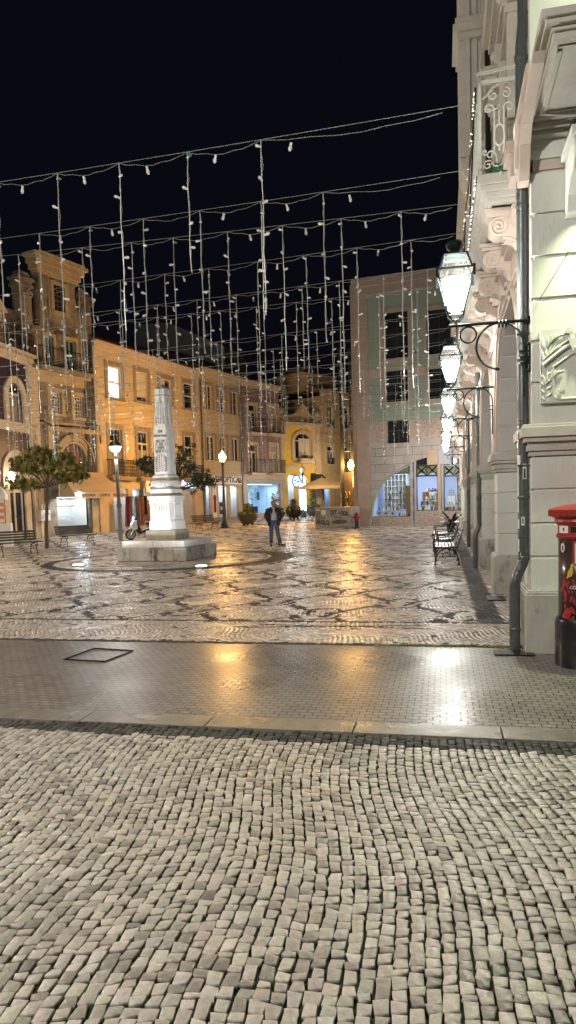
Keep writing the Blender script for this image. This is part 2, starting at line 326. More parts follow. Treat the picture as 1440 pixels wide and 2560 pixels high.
def text_part(name,body,size,m,parent,T,ext=.004,align='CENTER',flip=False,bold=0.0,sx=1.0):
    """lettering: built-in font turned to a mesh; T maps text xy plane into parent space"""
    cu=bpy.data.curves.new(name,'FONT'); cu.body=body; cu.size=size; cu.extrude=ext; cu.align_x=align; cu.align_y='CENTER'; cu.offset=bold; cu.resolution_u=3
    to=bpy.data.objects.new(name,cu)
    me=bpy.data.meshes.new_from_object(to); bpy.data.objects.remove(to); bpy.data.curves.remove(cu)
    me.transform(T@Matrix.Diagonal((sx,1,1,1))); me.materials.clear(); me.materials.append(M[m]); me.name=name
    o=bpy.data.objects.new(name,me); COL.objects.link(o)
    if parent is not None: o.parent=parent
    return o
TXZ=Matrix(((1,0,0,0),(0,0,-1,0),(0,1,0,0),(0,0,0,1)))   # text plane -> facade plane (x right, z up, facing -y)
def tr(x,y,z): return Matrix.Translation((x,y,z))
def lightobj(name,kind,loc,power,color,radius=.05,rot=None,spot=None,blend=.5,size=None,sizey=None,parent=None):
    l=bpy.data.lights.new(name,kind); l.energy=power; l.color=color
    if kind in('POINT','SPOT'): l.shadow_soft_size=radius
    if kind=='SPOT': l.spot_size=spot; l.spot_blend=blend
    if kind=='AREA':
        l.shape='RECTANGLE'; l.size=size; l.size_y=sizey or size
    o=bpy.data.objects.new(name,l); COL.objects.link(o); o.location=loc
    if rot is not None: o.rotation_euler=rot
    if parent is not None: o.parent=parent
    return o
def aim(o,d): o.rotation_euler=Vector(d).to_track_quat('-Z','Y').to_euler()
def spiral(cx,cz,r0,turns,a0=0,n=28,shrink=.12,dirn=1):
    out=[]
    for i in range(n+1):
        t=i/n; r=r0*(1-(1-shrink)*t); g=a0+dirn*turns*2*PI*t
        out.append((cx+r*math.cos(g),cz+r*math.sin(g)))
    return out
# ============================================================ ground
# plaza axes: a = across (to the right along the kerb), b = away along the arcade
AX=np.array((.9768,-.2143)); BX=np.array((.2143,.9768)); O0=np.array((2.45,7.31))
def toAB(X,Y): x=X-O0[0]; y=Y-O0[1]; return x*AX[0]+y*AX[1], x*BX[0]+y*BX[1]
def toXY(a,b): return O0[0]+a*AX[0]+b*BX[0], O0[1]+a*AX[1]+b*BX[1]
gzv=np.vectorize(gz)
def plane(name,a0,a1,b0,b1,z,m,dbs=None):
    """sheet that follows the gentle rise"""
    mb=MB(); bs=np.linspace(b0,b1,150) if b1-b0>30 else (b0,b1); as_=np.linspace(a0,a1,70) if a1-a0>30 else (a0,a1)
    vs=[];fs=[];na=len(as_)
    for b in bs:
        for a in as_:
            x,y=toXY(a,b); vs.append((x,y,gz(y)+z))
    for i in range(len(bs)-1):
        for j in range(na-1): fs.append((i*na+j,i*na+j+1,(i+1)*na+j+1,(i+1)*na+j))
    mb.add(vs,fs)
    return tag(mb.build(name,m),kind='structure')
KB=-2.0      # kerb line (near edge of slab) in b ; computed below
def lay(name,m,a0,a1,b0,b1,ca,cb,gap,z,colfn,tilt=.03,zj=.002,rot=0.0,warp=0.0,warpL=2.5,round_=True,stag=.5,jit=.1,cut=None,skew=0.0,lenv=.15,colmaj=True,vlim=None,clipbox=True,soil_shade=(.04,.036,.03)):
    """lay individual setts: continuous columns of width ca, stones of length cb staggered within each"""
    cosr,sinr=math.cos(rot),math.sin(rot)
    ac,bc=(a0+a1)/2,(b0+b1)/2; rad=math.hypot(a1-a0,b1-b0)/2+ca*3
    if rot==0: sa,sb=(a1-a0)/2+ca*2,(b1-b0)/2+cb*2
    else: sa=sb=rad
    nu=int(2*sa/ca)+1; nv=int(2*sb/cb)+2
    I,J=np.meshgrid(np.arange(nu),np.arange(nv),indexing='ij'); I=I.ravel(); J=J.ravel()
    off=NR.rand(nu)*stag; bj=NR.randn(nu,nv+1)*cb*lenv*.5
    def corner(ii,jj,which):
        u=-sa+ii*ca; v=-sb+(jj+off[which]+0)*cb+bj[which,np.minimum(jj,nv)]
        return u,v
    cs=[]
    for di,dj in ((0,0),(1,0),(1,1),(0,1)):
        u=-sa+(I+di)*ca; v=-sb+(J+dj+off[I])*cb+bj[I,J+dj]
        cs.append((u,v))
    U=np.stack([c[0] for c in cs],1).astype(float); V=np.stack([c[1] for c in cs],1).astype(float)
    # joints: shrink towards centroid, jitter the corners
    cu=U.mean(1,keepdims=True); cv=V.mean(1,keepdims=True)
    gx=gap/2
    U0=U+np.sign(cu-U)*gx*1.2; V0=V+np.sign(cv-V)*gx*1.1
    U0+=NR.randn(*U.shape)*ca*jit*.35; V0+=NR.randn(*V.shape)*cb*jit*.35
    def world(U,V):
        Uw=U+warp*np.sin(V*2*PI/warpL+.6*np.sin(U*2*PI/(warpL*1.7)))+skew*V
        Vw=V+warp*.8*np.sin(U*2*PI/(warpL*1.1)+1.0)+.4*warp*np.sin(U*2*PI/(warpL*.43))
        A=ac+Uw*cosr-Vw*sinr; B=bc+Uw*sinr+Vw*cosr
        return A,B
    CA,CB=world(cu[:,0],cv[:,0])
    CX,CY=toXY(CA,CB)
    keep=np.ones(len(CA),bool)
    if clipbox: keep=(CA>a0)&(CA<a1)&(CB>b0)&(CB<b1)
    keep&=(np.abs(CX)<.47*CY+2.6)&(CY>1.2)
    if vlim: keep&=(CY>vlim[0])&(CY<=vlim[1])
    if cut is not None: keep&=~cut(CX,CY,CA,CB)
    U0=U0[keep];V0=V0[keep];CX=CX[keep];CY=CY[keep];CA=CA[keep];CB=CB[keep];cu=cu[keep];cv=cv[keep]
    n=len(CX)
    A,B=world(U0,V0); X,Y=toXY(A,B)
    tx=NR.randn(n)*tilt; ty=NR.randn(n)*tilt; dz=NR.randn(n)*zj
    base=gzv(CY)+z+dz
    Zt=base[:,None]+(X-CX[:,None])*tx[:,None]+(Y-CY[:,None])*ty[:,None]
    rings=[]
    if round_:
        f=.9
        Xi=CX[:,None]+(X-CX[:,None])*f; Yi=CY[:,None]+(Y-CY[:,None])*f
        Zi=base[:,None]+(Xi-CX[:,None])*tx[:,None]+(Yi-CY[:,None])*ty[:,None]
        crown=abs(NR.randn(n))*.0012*ca/.09+.0004
        centre=np.stack([CX,CY,base+crown],1)[:,None,:]
        r0=np.stack([Xi,Yi,Zi],2); r1=np.stack([X,Y,Zt-.003*ca/.09],2); r2=np.stack([X,Y,Zt-.018],2)
        pts=np.concatenate([centre,r0,r1,r2],1); k=13
        fl=[(0,1,2),(0,2,3),(0,3,4),(0,4,1)]
        tri=np.array(fl); qd=[]
        for r in (1,5):
            for j in range(4): qd.append((r+j,r+4+j,r+4+(j+1)%4,r+(j+1)%4))
        qd=np.array(qd)
    else:
        r1=np.stack([X,Y,Zt],2); r2=np.stack([X,Y,Zt-.014],2)
        pts=np.concatenate([r1,r2],1); k=8; tri=np.zeros((0,3),int); qd=[(0,1,2,3)]+[(j,4+j,4+(j+1)%4,(j+1)%4) for j in range(4)]
        qd=np.array(qd)
    P=pts.reshape(-1,3); bo=np.arange(n)*k
    T=(tri[None]+bo[:,None,None]).reshape(-1,3); Q=(qd[None]+bo[:,None,None]).reshape(-1,4)
    me=bpy.data.meshes.new(name); me.vertices.add(len(P)); me.vertices.foreach_set('co',P.astype(np.float32).ravel())
    nl=T.size+Q.size; me.loops.add(nl); me.loops.foreach_set('vertex_index',np.concatenate([T.ravel(),Q.ravel()]).astype(np.int32))
    npoly=len(T)+len(Q); me.polygons.add(npoly)
    ls=np.concatenate([np.arange(len(T))*3,T.size+np.arange(len(Q))*4]).astype(np.int32); me.polygons.foreach_set('loop_start',ls)
    me.update(calc_edges=True)
    col=colfn(CX,CY,CA,CB,n); at_=me.attributes.new('Col','FLOAT_COLOR','POINT')
    c4=np.ones((n,k,4),np.float32); c4[:,:,:3]=col[:,None,:]; c4[:,-4:,:3]=np.array(soil_shade)  # lower ring darkened: joint soil, and shade painted between the stones
    at_.data.foreach_set('color',c4.ravel())
    me.materials.append(M[m]); o=bpy.data.objects.new(name,me); COL.objects.link(o)
    return tag(o,kind='structure')
# --- dark-stone net pattern of the square
_zq=lambda x,y:np.array(G(680+x/2.0475,1440+y/2.0475)[:2])
NO=_zq(230,196); E1=np.array((1.94,-.67)); E2=np.array((-.63,1.48))
_Ei=np.linalg.inv(np.stack([E1,E2],1))
SEG=[]
def _pl(pts,w):
    q=[_zq(*p)-NO for p in pts]
    for i in range(len(q)-1): SEG.append((q[i],q[i+1],w))
_pl([(96,212),(112,202),(130,205)],.07); _pl([(112,212),(135,213)],.07)
_pl([(145,190),(165,190),(190,198)],.05)
_pl([(95,150),(150,166),(210,182)],.052)
_pl([(96,214),(120,222),(160,223),(220,221),(290,218),(330,208),(342,198)],.040)
_pl([(255,208),(290,200),(330,188),(365,182)],.055)
_pl([(285,190),(330,186)],.055)
_pl([(212,173),(250,167),(290,165),(335,170),(350,178)],.026)
_pl([(362,181),(400,174),(440,166),(505,155)],.032)
_pl([(335,216),(380,230),(425,241)],.045)
_pl([(175,182),(188,188)],.04)
def netdark(X,Y,mn=.038):
    P=np.stack([X,Y],1)-NO; ij=P@_Ei.T; bi=np.round(ij)
    best=np.zeros(len(X),bool)
    for di in (-1,0,1):
        for dj in (-1,0,1):
            c=(bi+(di,dj)); L=P-(c[:,:1]*E1+c[:,1:]*E2)
            near=np.abs(L).max(1)<2.3
            Ln=L[near]; hit=np.zeros(len(Ln),bool)
            for (a,b,w) in SEG:
                a=np.array(a)*1.0;b=np.array(b)*1.0;d=b-a; t=np.clip(((Ln-a)@d)/(d@d),0,1); q=Ln-a-t[:,None]*d
                hit|=(q**2).sum(1)<max(w*.9,mn)**2
            idx=np.where(near)[0]; best[idx[hit]]=True
    return best
MC=(-3.73,22.13)     # monument centre
RC=(-3.6,21.7)
def plazacol(X,Y,A,B,n):
    light=np.array((.50,.445,.375))*(1+NR.randn(n,1)*.15)*(1+NR.randn(n,3)*.025)
    dark=np.array((.045,.043,.04))*(1+NR.randn(n,1)*.25)
    r=np.hypot(X-RC[0],Y-RC[1]); r2=np.hypot(X-RC[0]+.17,Y-RC[1])
    d=netdark(X,Y,.038 if Y.mean()<19 else .05)&(r>3.85)&(B>LB2+.02)&(A<DA0-.05)
    th=np.arctan2(Y-RC[1],X-RC[0])
    ring=(r<3.8)&(r2>3.25)
    ring|=(np.abs(r-2.95)<.03)
    ring|=(np.abs(r-2.45-.12*np.sin(th*22))<.075)&(np.sin(th*11)>-.4)
    ring|=(np.abs(r-1.95)<.05)&(np.sin(th*7)>0)
    d|=ring
    d|=(np.abs(B-LB2)<.055)&(A<DA0+.45)                     # thin line parallel to the kerb
    d|=(np.abs(B-(LB2-.42+.06*np.sin(A*2.2)))<.035)&(A>-3.6)&(A<-.95)&(Y<11)
    d|=(np.abs(B-(LB2-.28-.06*np.sin(A*2.0)))<.03)&(A>-3.3)&(A<-1.1)&(Y<11)
    d|=(np.abs(A-DA0-.17)<.17)&(B>LB2)                       # broad strip along the arcade
    d|=(B<LB1+.13)                                           # edge band
    d|=NR.rand(n)<.012
    d|=(Y>30)&(NR.rand(n)<.25)&netdark(X,Y)
    col=np.where(d[:,None],dark,light)
    return np.clip(col,.01,.8)
def roadcol(X,Y,A,B,n):
    c=np.array((.41,.377,.325))*(1+NR.randn(n,1)*.13)*(1+NR.randn(n,3)*.02)
    g=NR.rand(n); c[g<.1]*=.62; c[(g>.1)&(g<.16)]=np.array((.24,.22,.19))
    # worn darker patches
    pt=np.sin(X*1.9+1)*np.sin(Y*1.4+.5)+.5*np.sin(X*4.1)*np.sin(Y*3.3); c*=np.where(pt>.75,.75,1)[:,None]
    c[(B>SB0-.22)]=np.array((.07,.068,.062))*(1+NR.randn((B>SB0-.22).sum(),1)*.2)
    return np.clip(c,.02,.7)
def brickcol(X,Y,A,B,n):
    c=np.array((.19,.174,.155))*(1+NR.randn(n,1)*.09)*(1+NR.randn(n,3)*.02)
    c[NR.rand(n)<.02]*=.55; c[NR.rand(n)<.015]*=1.4
    return np.clip(c,.02,.7)
_pb=lambda px,py:(lambda g:toAB(np.array(g[0]),np.array(g[1])))(G(px,py))
SB1=float((_pb(720,1790)[1]+_pb(200,1768)[1]+_pb(1300,1838)[1])/3); SBfar=SB1
SB0=SB1-.27        # kerb slab near edge
LB1=float((_pb(100,1597)[1]+_pb(720,1608)[1]+_pb(1250,1628)[1])/3)  # edge between block paving and mosaic
LB2=float((_pb(100,1541)[1]+_pb(720,1553)[1]+_pb(1200,1565)[1])/3)
DA0=float((_pb(1170,1470)[0]+_pb(1195,1560)[0])/2)                    # left edge of the dark strip
print('ground lines',SB1,SB0,LB1,LB2,DA0)
BLOCK=None
def cutplaza(X,Y,A,B):
    ca,sa=math.cos(math.radians(17)),math.sin(math.radians(17))
    x=(X-MC[0])*ca-(Y-MC[1])*sa; y=(X-MC[0])*sa+(Y-MC[1])*ca
    return (np.abs(x)<1.12)&(np.abs(y)<1.12)
# far ground sheet to the horizon
mb=MB(); ys=[-60,-5,30]+list(range(35,76,5))+[120,400]; prev=None
for y in ys:
    cur=((-400,y,gz(y)-.06),(400,y,gz(y)-.05))
    if prev: mb.quad(prev[0],prev[1],cur[1],cur[0])
    prev=cur
tag(mb.build('ground','joint_dark'),kind='structure')
plane('road_bed',-9,6,-12,SB0,-.016,'joint')
plane('plaza_bed',-40,14,LB1,75,-.006,'joint_dark')
# foreground road setts
lay('road_setts','stone_pave',-8,4,-7.5,SB0-.01,.057,.059,.0068,0,roadcol,tilt=.045,zj=.0016,rot=.13,warp=.04,warpL=2.3,stag=.9,jit=.2,lenv=.3,soil_shade=(.03,.034,.016))
# kerb slab
mb=MB(); a=-9.0
while a<5:
    L_=1.0+R.random()*.25
    p=[toXY(a+.004,SB0),toXY(a+L_-.004,SB0),toXY(a+L_-.004,SB1-.012),toXY(a+.004,SB1-.012)]
    z=.006+R.random()*.002; mb.add([(x,y,z) for x,y in p]+[(x,y,-.1) for x,y in p],[(0,1,2,3),(0,4,5,1),(1,5,6,2),(2,6,7,3),(3,7,4,0)]); a+=L_
tag(mb.build('kerb','kerb',bevel=.004),kind='structure')
_fm=mat('wet_footway_blocks',(.285,.265,.235),.32,(.23,.21,.19),1.6,rv=.12,spec=.34,brick='xy',bsize=(.102,.072),msize=.005,mortar=(.1,.1,.09),bvar=.24,bump=.0024,bs=24,c3=(.15,.14,.12),s3=1.6,t3=.6)
_mb=MB(); _mb.quad((-11.5,SB1,0),(3.2,SB1,0),(3.2,LB1-.012,0),(-11.5,LB1-.012,0)); _mb.quad((-11.5,SB1,-.05),(3.2,SB1,-.05),(3.2,SB1,0),(-11.5,SB1,0))
_fo=_mb.build('footway',_fm); _fo.location=(O0[0],O0[1],.0005); _fo.rotation_euler=(0,0,math.atan2(-.2143,.9768)); tag(_fo,kind='structure')
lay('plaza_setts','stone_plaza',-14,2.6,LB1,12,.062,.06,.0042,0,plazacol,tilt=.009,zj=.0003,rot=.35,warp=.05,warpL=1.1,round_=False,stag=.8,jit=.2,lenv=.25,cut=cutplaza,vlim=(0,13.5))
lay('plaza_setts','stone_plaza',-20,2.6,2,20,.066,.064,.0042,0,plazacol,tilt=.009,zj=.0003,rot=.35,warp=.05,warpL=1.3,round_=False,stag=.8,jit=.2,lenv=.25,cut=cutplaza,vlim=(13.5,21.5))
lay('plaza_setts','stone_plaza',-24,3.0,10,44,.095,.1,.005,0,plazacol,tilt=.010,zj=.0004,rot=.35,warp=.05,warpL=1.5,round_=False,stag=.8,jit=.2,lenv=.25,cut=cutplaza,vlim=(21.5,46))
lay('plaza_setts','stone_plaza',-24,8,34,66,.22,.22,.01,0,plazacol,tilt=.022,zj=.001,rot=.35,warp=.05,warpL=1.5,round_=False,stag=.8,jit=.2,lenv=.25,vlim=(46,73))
# arcade apron setts beyond the dark strip are covered by a0..2.6 above
# ============================================================ arcade building on the right
ANG=math.atan2(-.2143,.9768)
BAY=4.69; NB=7; WP=.07; PL=.75; SPR=2.37; RAD=(BAY-PL)/2
arc=empty('arcade_building',(O0[0],O0[1],0),ANG,'pale arcaded corner building with scrolled brackets, running away along the right side of the square','building')
def AP(mb,n,m,**k): return mb.build(n,m,arc,**k)
def course_stack(mb,w0,w1,u0,u1,z0,z1,n,gap=.024,ins=.022,mi=0):
    h=(z1-z0)/n
    mb.box(w0+ins,w1-ins,u0+ins,u1-ins,z0,z1,mi)
    for i in range(n): mb.box(w0,w1,u0,u1,z0+i*h+(gap/2 if i else 0),z0+(i+1)*h-gap/2,mi)
def impost(mb,w0,w1,u0,u1):
    for e,a,b in ((.02,2.05,2.10),(.045,2.10,2.16),(.03,2.16,2.19),(.075,2.19,2.24),(.105,2.24,2.34),(.085,2.34,2.37)):
        mb.box(w0-e,w1+e,u0-e,u1+e,a,b)
for i in range(NB):
    u=i*BAY; w1=.62 if i else 5.0
    mb=MB(); course_stack(mb,WP,w1,u+WP,u+PL,.66,2.05,4); p=AP(mb,'pier','whitewall',bevel=.006)
    mb=MB(); mb.box(0,w1+.05,u,u+PL+.06,0,.62); mb.box(.012,w1+.04,u+.012,u+PL+.05,.62,.645); mb.box(.03,w1+.03,u+.03,u+PL+.03,.645,.66)
    mb.build('pier_base','plinth',p,bevel=.008)
    mb=MB(); impost(mb,WP,w1,u+WP,u+PL); mb.build('impost','moulding',p,bevel=.005)
# walls above springing
mb=MB()
for i in range(NB):
    u=i*BAY; c=u+PL+RAD; n=20
    pts=[(c-RAD*math.cos(PI*k/n),SPR+RAD*math.sin(PI*k/n)) for k in range(n+1)]
    for k in range(n):
        (a,za),(b,zb)=pts[k],pts[k+1]
        for w,fl in ((WP,0),(.5,1)): mb.quad((w,a,za),(w,b,zb),(w,b,4.9),(w,a,4.9))
        mb.quad((WP,a,za),(.5,a,za),(.5,b,zb),(WP,b,zb),1)
    # above the pier, left of this opening
    mb.box(WP,.5,u+(.12 if i==0 else 0),u+PL,SPR,4.9)
mb.box(WP+.002,.5,NB*BAY,NB*BAY+.8,0,4.9)
AP(mb,'arcade_wall',['pinkwall','greywall'])
for i in range(NB):
    mb=MB(); c=i*BAY+PL+RAD; nv=15
    for k in range(nv):   # voussoirs lining the arch, each with its joint
        a0=PI*k/nv+.012; a1=PI*(k+1)/nv-.012; vs=[]
        for rr in (RAD-.018,RAD+.02):
            for a in (a0,(a0+a1)/2,a1):
                for w in (WP+.03,.485): vs.append((w,c-rr*math.cos(a),SPR+rr*math.sin(a)))
        mb.add(vs,[(0,1,3,2),(2,3,5,4),(0,6,7,1),(4,5,11,10),(0,2,8,6),(2,4,10,8),(1,7,9,3),(3,9,11,5)])
    AP(mb,'arch_voussoir','greywall')
    mb=MB(); n=24     # archivolt mouldings on the street face
    for ro,ri,w in ((.02,.10,.03),(.10,.16,.055),(.16,.20,.02)):
        for k in range(n):
            a0,a1=PI*k/n,PI*(k+1)/n
            P4=[(c-(RAD+q)*math.cos(a),SPR+(RAD+q)*math.sin(a)) for q,a in ((ro,a0),(ri,a0),(ri,a1),(ro,a1))]
            mb.add([(WP-w,*p) for p in P4]+[(WP,*p) for p in P4],[(0,1,2,3),(0,4,5,1),(1,5,6,2),(2,6,7,3),(3,7,4,0)])
    mb.box(WP-.1,WP,c-.13,c+.13,SPR+RAD+.02,4.9)
    AP(mb,'archivolt','pinkwall')
mb=MB(); mb.box(3.2,3.4,.5,NB*BAY,0,4.75); mb.box(.5,3.3,.5,NB*BAY,4.6,4.7)
for i in range(NB): mb.box(3.1,3.2,i*BAY,i*BAY+.6,0,4.6)
AP(mb,'gallery_wall','greywall')
# string mouldings + frieze under the long balcony
mb=MB(); L=NB*BAY+.5
for e,a,b in ((.03,4.15,4.2),(.06,4.2,4.25),(.02,4.25,4.62),(.1,4.62,4.68),(.14,4.68,4.74)): mb.box(WP-e,WP+.1,.45,L,a,b)
AP(mb,'frieze_moulding','pinkwall')
BW=-.42
mb=MB()
mb.box(BW,.3,.50,L,5.0,5.1); mb.box(BW+.035,.3,.54,L,4.94,5.0); mb.box(BW+.08,.3,.58,L,4.88,4.94)
mb.box(BW+.11,BW+.17,.62,L,4.85,4.88)
for k in range(int(L/1.1)):   # coffers: raised ribs on the soffit
    u=.62+k*1.1
    mb.box(BW+.17,WP,u,u+.09,4.845,4.88)
mb.box(WP-.08,WP,.62,L,4.80,4.88)
AP(mb,'balcony_slab','moulding',bevel=.006)
# scroll consoles
def console_mb(mb,u):
    wd=.2
    out=[(WP,4.84),(BW+.10,4.84),(BW+.10,4.80),(BW+.13,4.78)]
    mb.prism([(WP,4.845),(BW+.09,4.845),(BW+.09,4.80),(WP,4.80)],u-.15,u+.15)
    mb.prism([(WP,4.80),(BW+.12,4.80),(BW+.12,4.765),(WP,4.765)],u-.125,u+.125)
    body=[(WP,4.765),(BW+.19,4.765)]
    for k in range(9):   # outer volute bulge
        a=PI/2+PI*1.15*k/8; body.append((BW+.24+.11*math.cos(a),4.655+.11*math.sin(a)))
    for k in range(7):
        a=PI*.5-PI*.55*k/6; body.append((WP-.17+.16*math.cos(a)*1.0,4.36+.17*math.sin(a)))
    body+= [(WP-.03,4.22),(WP,4.22)]
    mb.prism(body,u-wd/2,u+wd/2)
    for s in (-1,1):     # carved spiral on each cheek
        for cx,cz,r,dr in ((BW+.24,4.655,.10,1),):
            sp=spiral(cx,cz,r,1.9,a0=0.5,n=30,dirn=-1)
            mb.tube([(x,u+s*(wd/2+.002),z) for x,z in sp],[.014]*20+[.012]*11,5)
            mb.ball((cx,u+s*wd/2,cz),.022,5)
        sp=[(WP-.17+.16*math.cos(PI*.55-PI*.55*k/8)*1.0,4.36+.17*math.sin(PI*.55-PI*.55*k/8)) for k in range(9)]
        mb.tube([(x,u+s*(wd/2+.002),z) for x,z in sp],.011,5)
        mb.box(WP-.2,WP-.04,u+s*(wd/2+.004)-.004,u+s*(wd/2+.004)+.004,4.60,4.74)
        for k in range(4): mb.ball((WP-.17+.035*k,u+s*(wd/2+.006),4.67+.02*((k%2)*2-1)),.014,4)
    for k in range(4): mb.tube([(WP-.17+(.165)*math.cos(PI*.5-PI*.5*j/6),u-.075+.05*k,4.36+.175*math.sin(PI*.5-PI*.5*j/6)) for j in range(7)],.012,4)
    mb.ball((WP-.02,u,4.2),.06,6,sc_=(.7,1.4,1))
mb=MB(); console_mb(mb,0); cm=mb.build('console','pinkwall',arc,auto=.7)
us=[.95+1.12*k for k in range(27)]
cm.location=(0,us[0],0)
for u in us[1:]:
    c=cm.copy(); COL.objects.link(c); c.parent=arc; c.location=(0,u,0)
# long balcony railing with posts, bars and scrolled end panel
mb=MB()
mb.box(BW+.01,BW+.05,.50,L,6.02,6.06); mb.box(BW+.015,BW+.045,.50,L,5.13,5.16)
mb.box(BW+.01,WP,.50,.535,6.02,6.06)
mb.tube([(BW+.02,.5,6.06),(BW+.0,.5,6.14),(WP,.5,6.17)],.006,4); mb.tube([(BW-.0,.5,6.12),(WP,.5,6.15)],.006,4)
mb.box(BW+.015,BW+.045,.50,.53,5.1,6.04)
u=.62
while u<16:
    mb.box(BW+.02,BW+.035,u,u+.015,5.15,6.02); u+=.14
while u<L:
    mb.box(BW+.02,BW+.035,u,u+.03,5.15,6.02); u+=.4
def scroll(cx,cz,r,t,a0,d,th=.009): mb.tube([(x,.515,z) for x,z in spiral(cx,cz,r,t,a0,22,.15,d)],th,5)
W0=BW+.03; 
def arcp(pts,th=.009): mb.tube([(x,.515,z) for x,z in pts],th,5)
cx0=(BW+WP)/2-.02
for k in range(4): arcp([(x,z) for x,z in (((W0+.06),5.98),((W0+.05),5.93))],.006)
arcp([(W0+.02,5.87),(W0+.07,5.90),(W0+.12,5.97),(W0+.2,6.01)])
scroll(W0+.14,5.9,.055,1.3,PI*.5,1); scroll(W0+.27,5.91,.055,1.3,PI*.5,-1)
arcp([(W0+.13+.07*math.cos(a),5.8-.05*math.sin(a)) for a in [PI*k/8 for k in range(9)]][::1]); arcp([(W0+.2,5.75),(W0+.2,5.6)])
arcp([(W0+.2+.055*math.cos(2*PI*k/16),5.49+.11*math.sin(2*PI*k/16)) for k in range(17)])
arcp([(W0+.2,5.38),(W0+.2,5.33)],.012)
scroll(W0+.09,5.76,.06,1.1,-.2,1); arcp([(W0+.15,5.76),(W0+.15,5.4),(W0+.145,5.3)]); scroll(W0+.3,5.76,.06,1.1,PI+.2,-1); arcp([(W0+.25,5.76),(W0+.25,5.4),(W0+.24,5.32)])
scroll(W0+.38,5.74,.09,.8,PI*.6,-1)
scroll(W0+.11,5.29,.05,1.2,0,1); scroll(W0+.28,5.29,.05,1.2,PI,-1); scroll(W0+.05,5.33,.035,1.2,-.5,-1)
scroll(W0+.08,5.19,.05,1.3,PI*.3,1); scroll(W0+.36,5.22,.09,1.0,PI*.5,1); arcp([(W0+.18+.06*math.cos(a),5.22-.05*math.sin(a)) for a in [PI*k/8 for k in range(9)]])
arcp([(W0+.12,5.33),(W0+.17,5.28),(W0+.18,5.2)])
rail=AP(mb,'balcony_railing','whiteiron')
# upper wall, pilasters, windows with heavy hoods
mb=MB(); mb.box(WP+.03,.6,WP+.03,L,4.9,10.2); mb.box(.3,6,WP+.05,1.0,4.9,13.5); mb.box(.3,6,1.0,6.2,4.9,13.5); mb.box(WP+.03,.6,WP+.03,6.2,10.2,13.5)
AP(mb,'upper_wall','pinkwall')
for k in range(13):
    u0=1.25+2.35*k; top=7.55
    mb=MB()
    mb.box(WP-.02,WP+.03,u0+.22,u0+1.18,5.12,7.3,0)
    mb.box(WP-.03,WP-.02,u0+.3,u0+1.1,5.2,7.2,1)
    for q in (.3,.68,1.06): mb.box(WP-.05,WP-.03,u0+q,u0+q+.045,5.2,7.2,0)
    mb.box(WP-.05,WP-.03,u0+.3,u0+1.1,6.55,6.6,0)
    wn=AP(mb,'window',['wood_white','darkglass'])
    mb=MB()
    for a in (.06,1.18):
        mb.box(WP-.10,WP+.03,u0+a,u0+a+.16,5.12,7.3); mb.box(WP-.13,WP+.03,u0+a-.02,u0+a+.18,5.12,5.3); mb.box(WP-.13,WP+.03,u0+a-.02,u0+a+.18,7.2,7.3)
        mb.box(WP-.16,WP+.03,u0+a+.02,u0+a+.14,7.3,7.55); mb.ball((WP-.15,u0+a+.08,7.42),.07,6)
    for e,a,b in ((.10,7.3,7.36),(.14,7.55,7.62),(.22,7.62,7.70),(.29,7.70,7.80),(.25,7.80,7.84)): mb.box(WP-e,WP+.03,u0-.06-e*.4,u0+1.46+e*.4,a,b)
    mb.prism([(u0-.05,7.84),(u0+1.45,7.84),(u0+.7,8.15)],WP-.2,WP+.03,ax='x')
    mb.build('window_hood','moulding',wn,bevel=.006)
# second-floor sills & windows for the near part
mb=MB()
for e,a,b in ((.05,8.6,8.7),(.12,8.7,8.8),(.2,8.8,8.9),(.1,8.9,9.0)): mb.box(WP-e,WP+.03,WP,6.1,a,b)
for e,a,b in ((.08,12.2,12.4),(.2,12.4,12.6),(.38,12.6,12.8)): mb.box(WP-e,.5,-.1,6.3,a,b)
for e,a,b in ((.08,9.7,9.85),(.2,9.85,10.0),(.36,10.0,10.2)): mb.box(WP-e,.5,6.3,L,a,b)
AP(mb,'cornice','moulding',bevel=.01)
# projecting vertical bay with stepped mouldings
mb=MB()
zb=7.35
mb.box(-.36,WP+.1,5.45,6.25,zb,13.4)
for w0,w1,d,z0 in ((-.47,-.36,.05,7.5),(-.36,-.28,.07,7.4),(-.24,-.16,.05,7.35),(-.10,-.02,.06,7.35),(.0,.05,.04,7.35)): mb.box(w0,w1,5.45-d,6.15,z0,13.4)
mb.prism([(-.47,zb+.15),(-.43,zb-.02),(-.38,zb-.16),(-.3,zb-.2),(.1,zb-.3),(.1,zb+.1)],5.44,6.3)
mb.box(-.41,.1,5.42,6.26,zb-.05,zb+.06)
for e,a,b in ((.03,9.4,9.5),(.09,9.5,9.62),(.05,9.62,9.74)): mb.box(-.47-e,.1,5.36-e,6.3,a,b)
for e,a,b in ((.04,10.9,11.0),(.1,11.0,11.15),): mb.box(-.47-e,.1,5.36-e,6.3,a,b)
AP(mb,'bay_pilaster','moulding',bevel=.008)
# south face: big ashlar courses up to the corner balcony
mb=MB(); course_stack(mb,WP+.004,5.0,WP+.004,.48,SPR,4.88,6,gap=.035,ins=.03); AP(mb,'ashlar_wall','whitewall',bevel=.006)
mb=MB(); mb.box(WP,5,WP+.002,.45,5.0,13.5); AP(mb,'south_wall','whitewall')
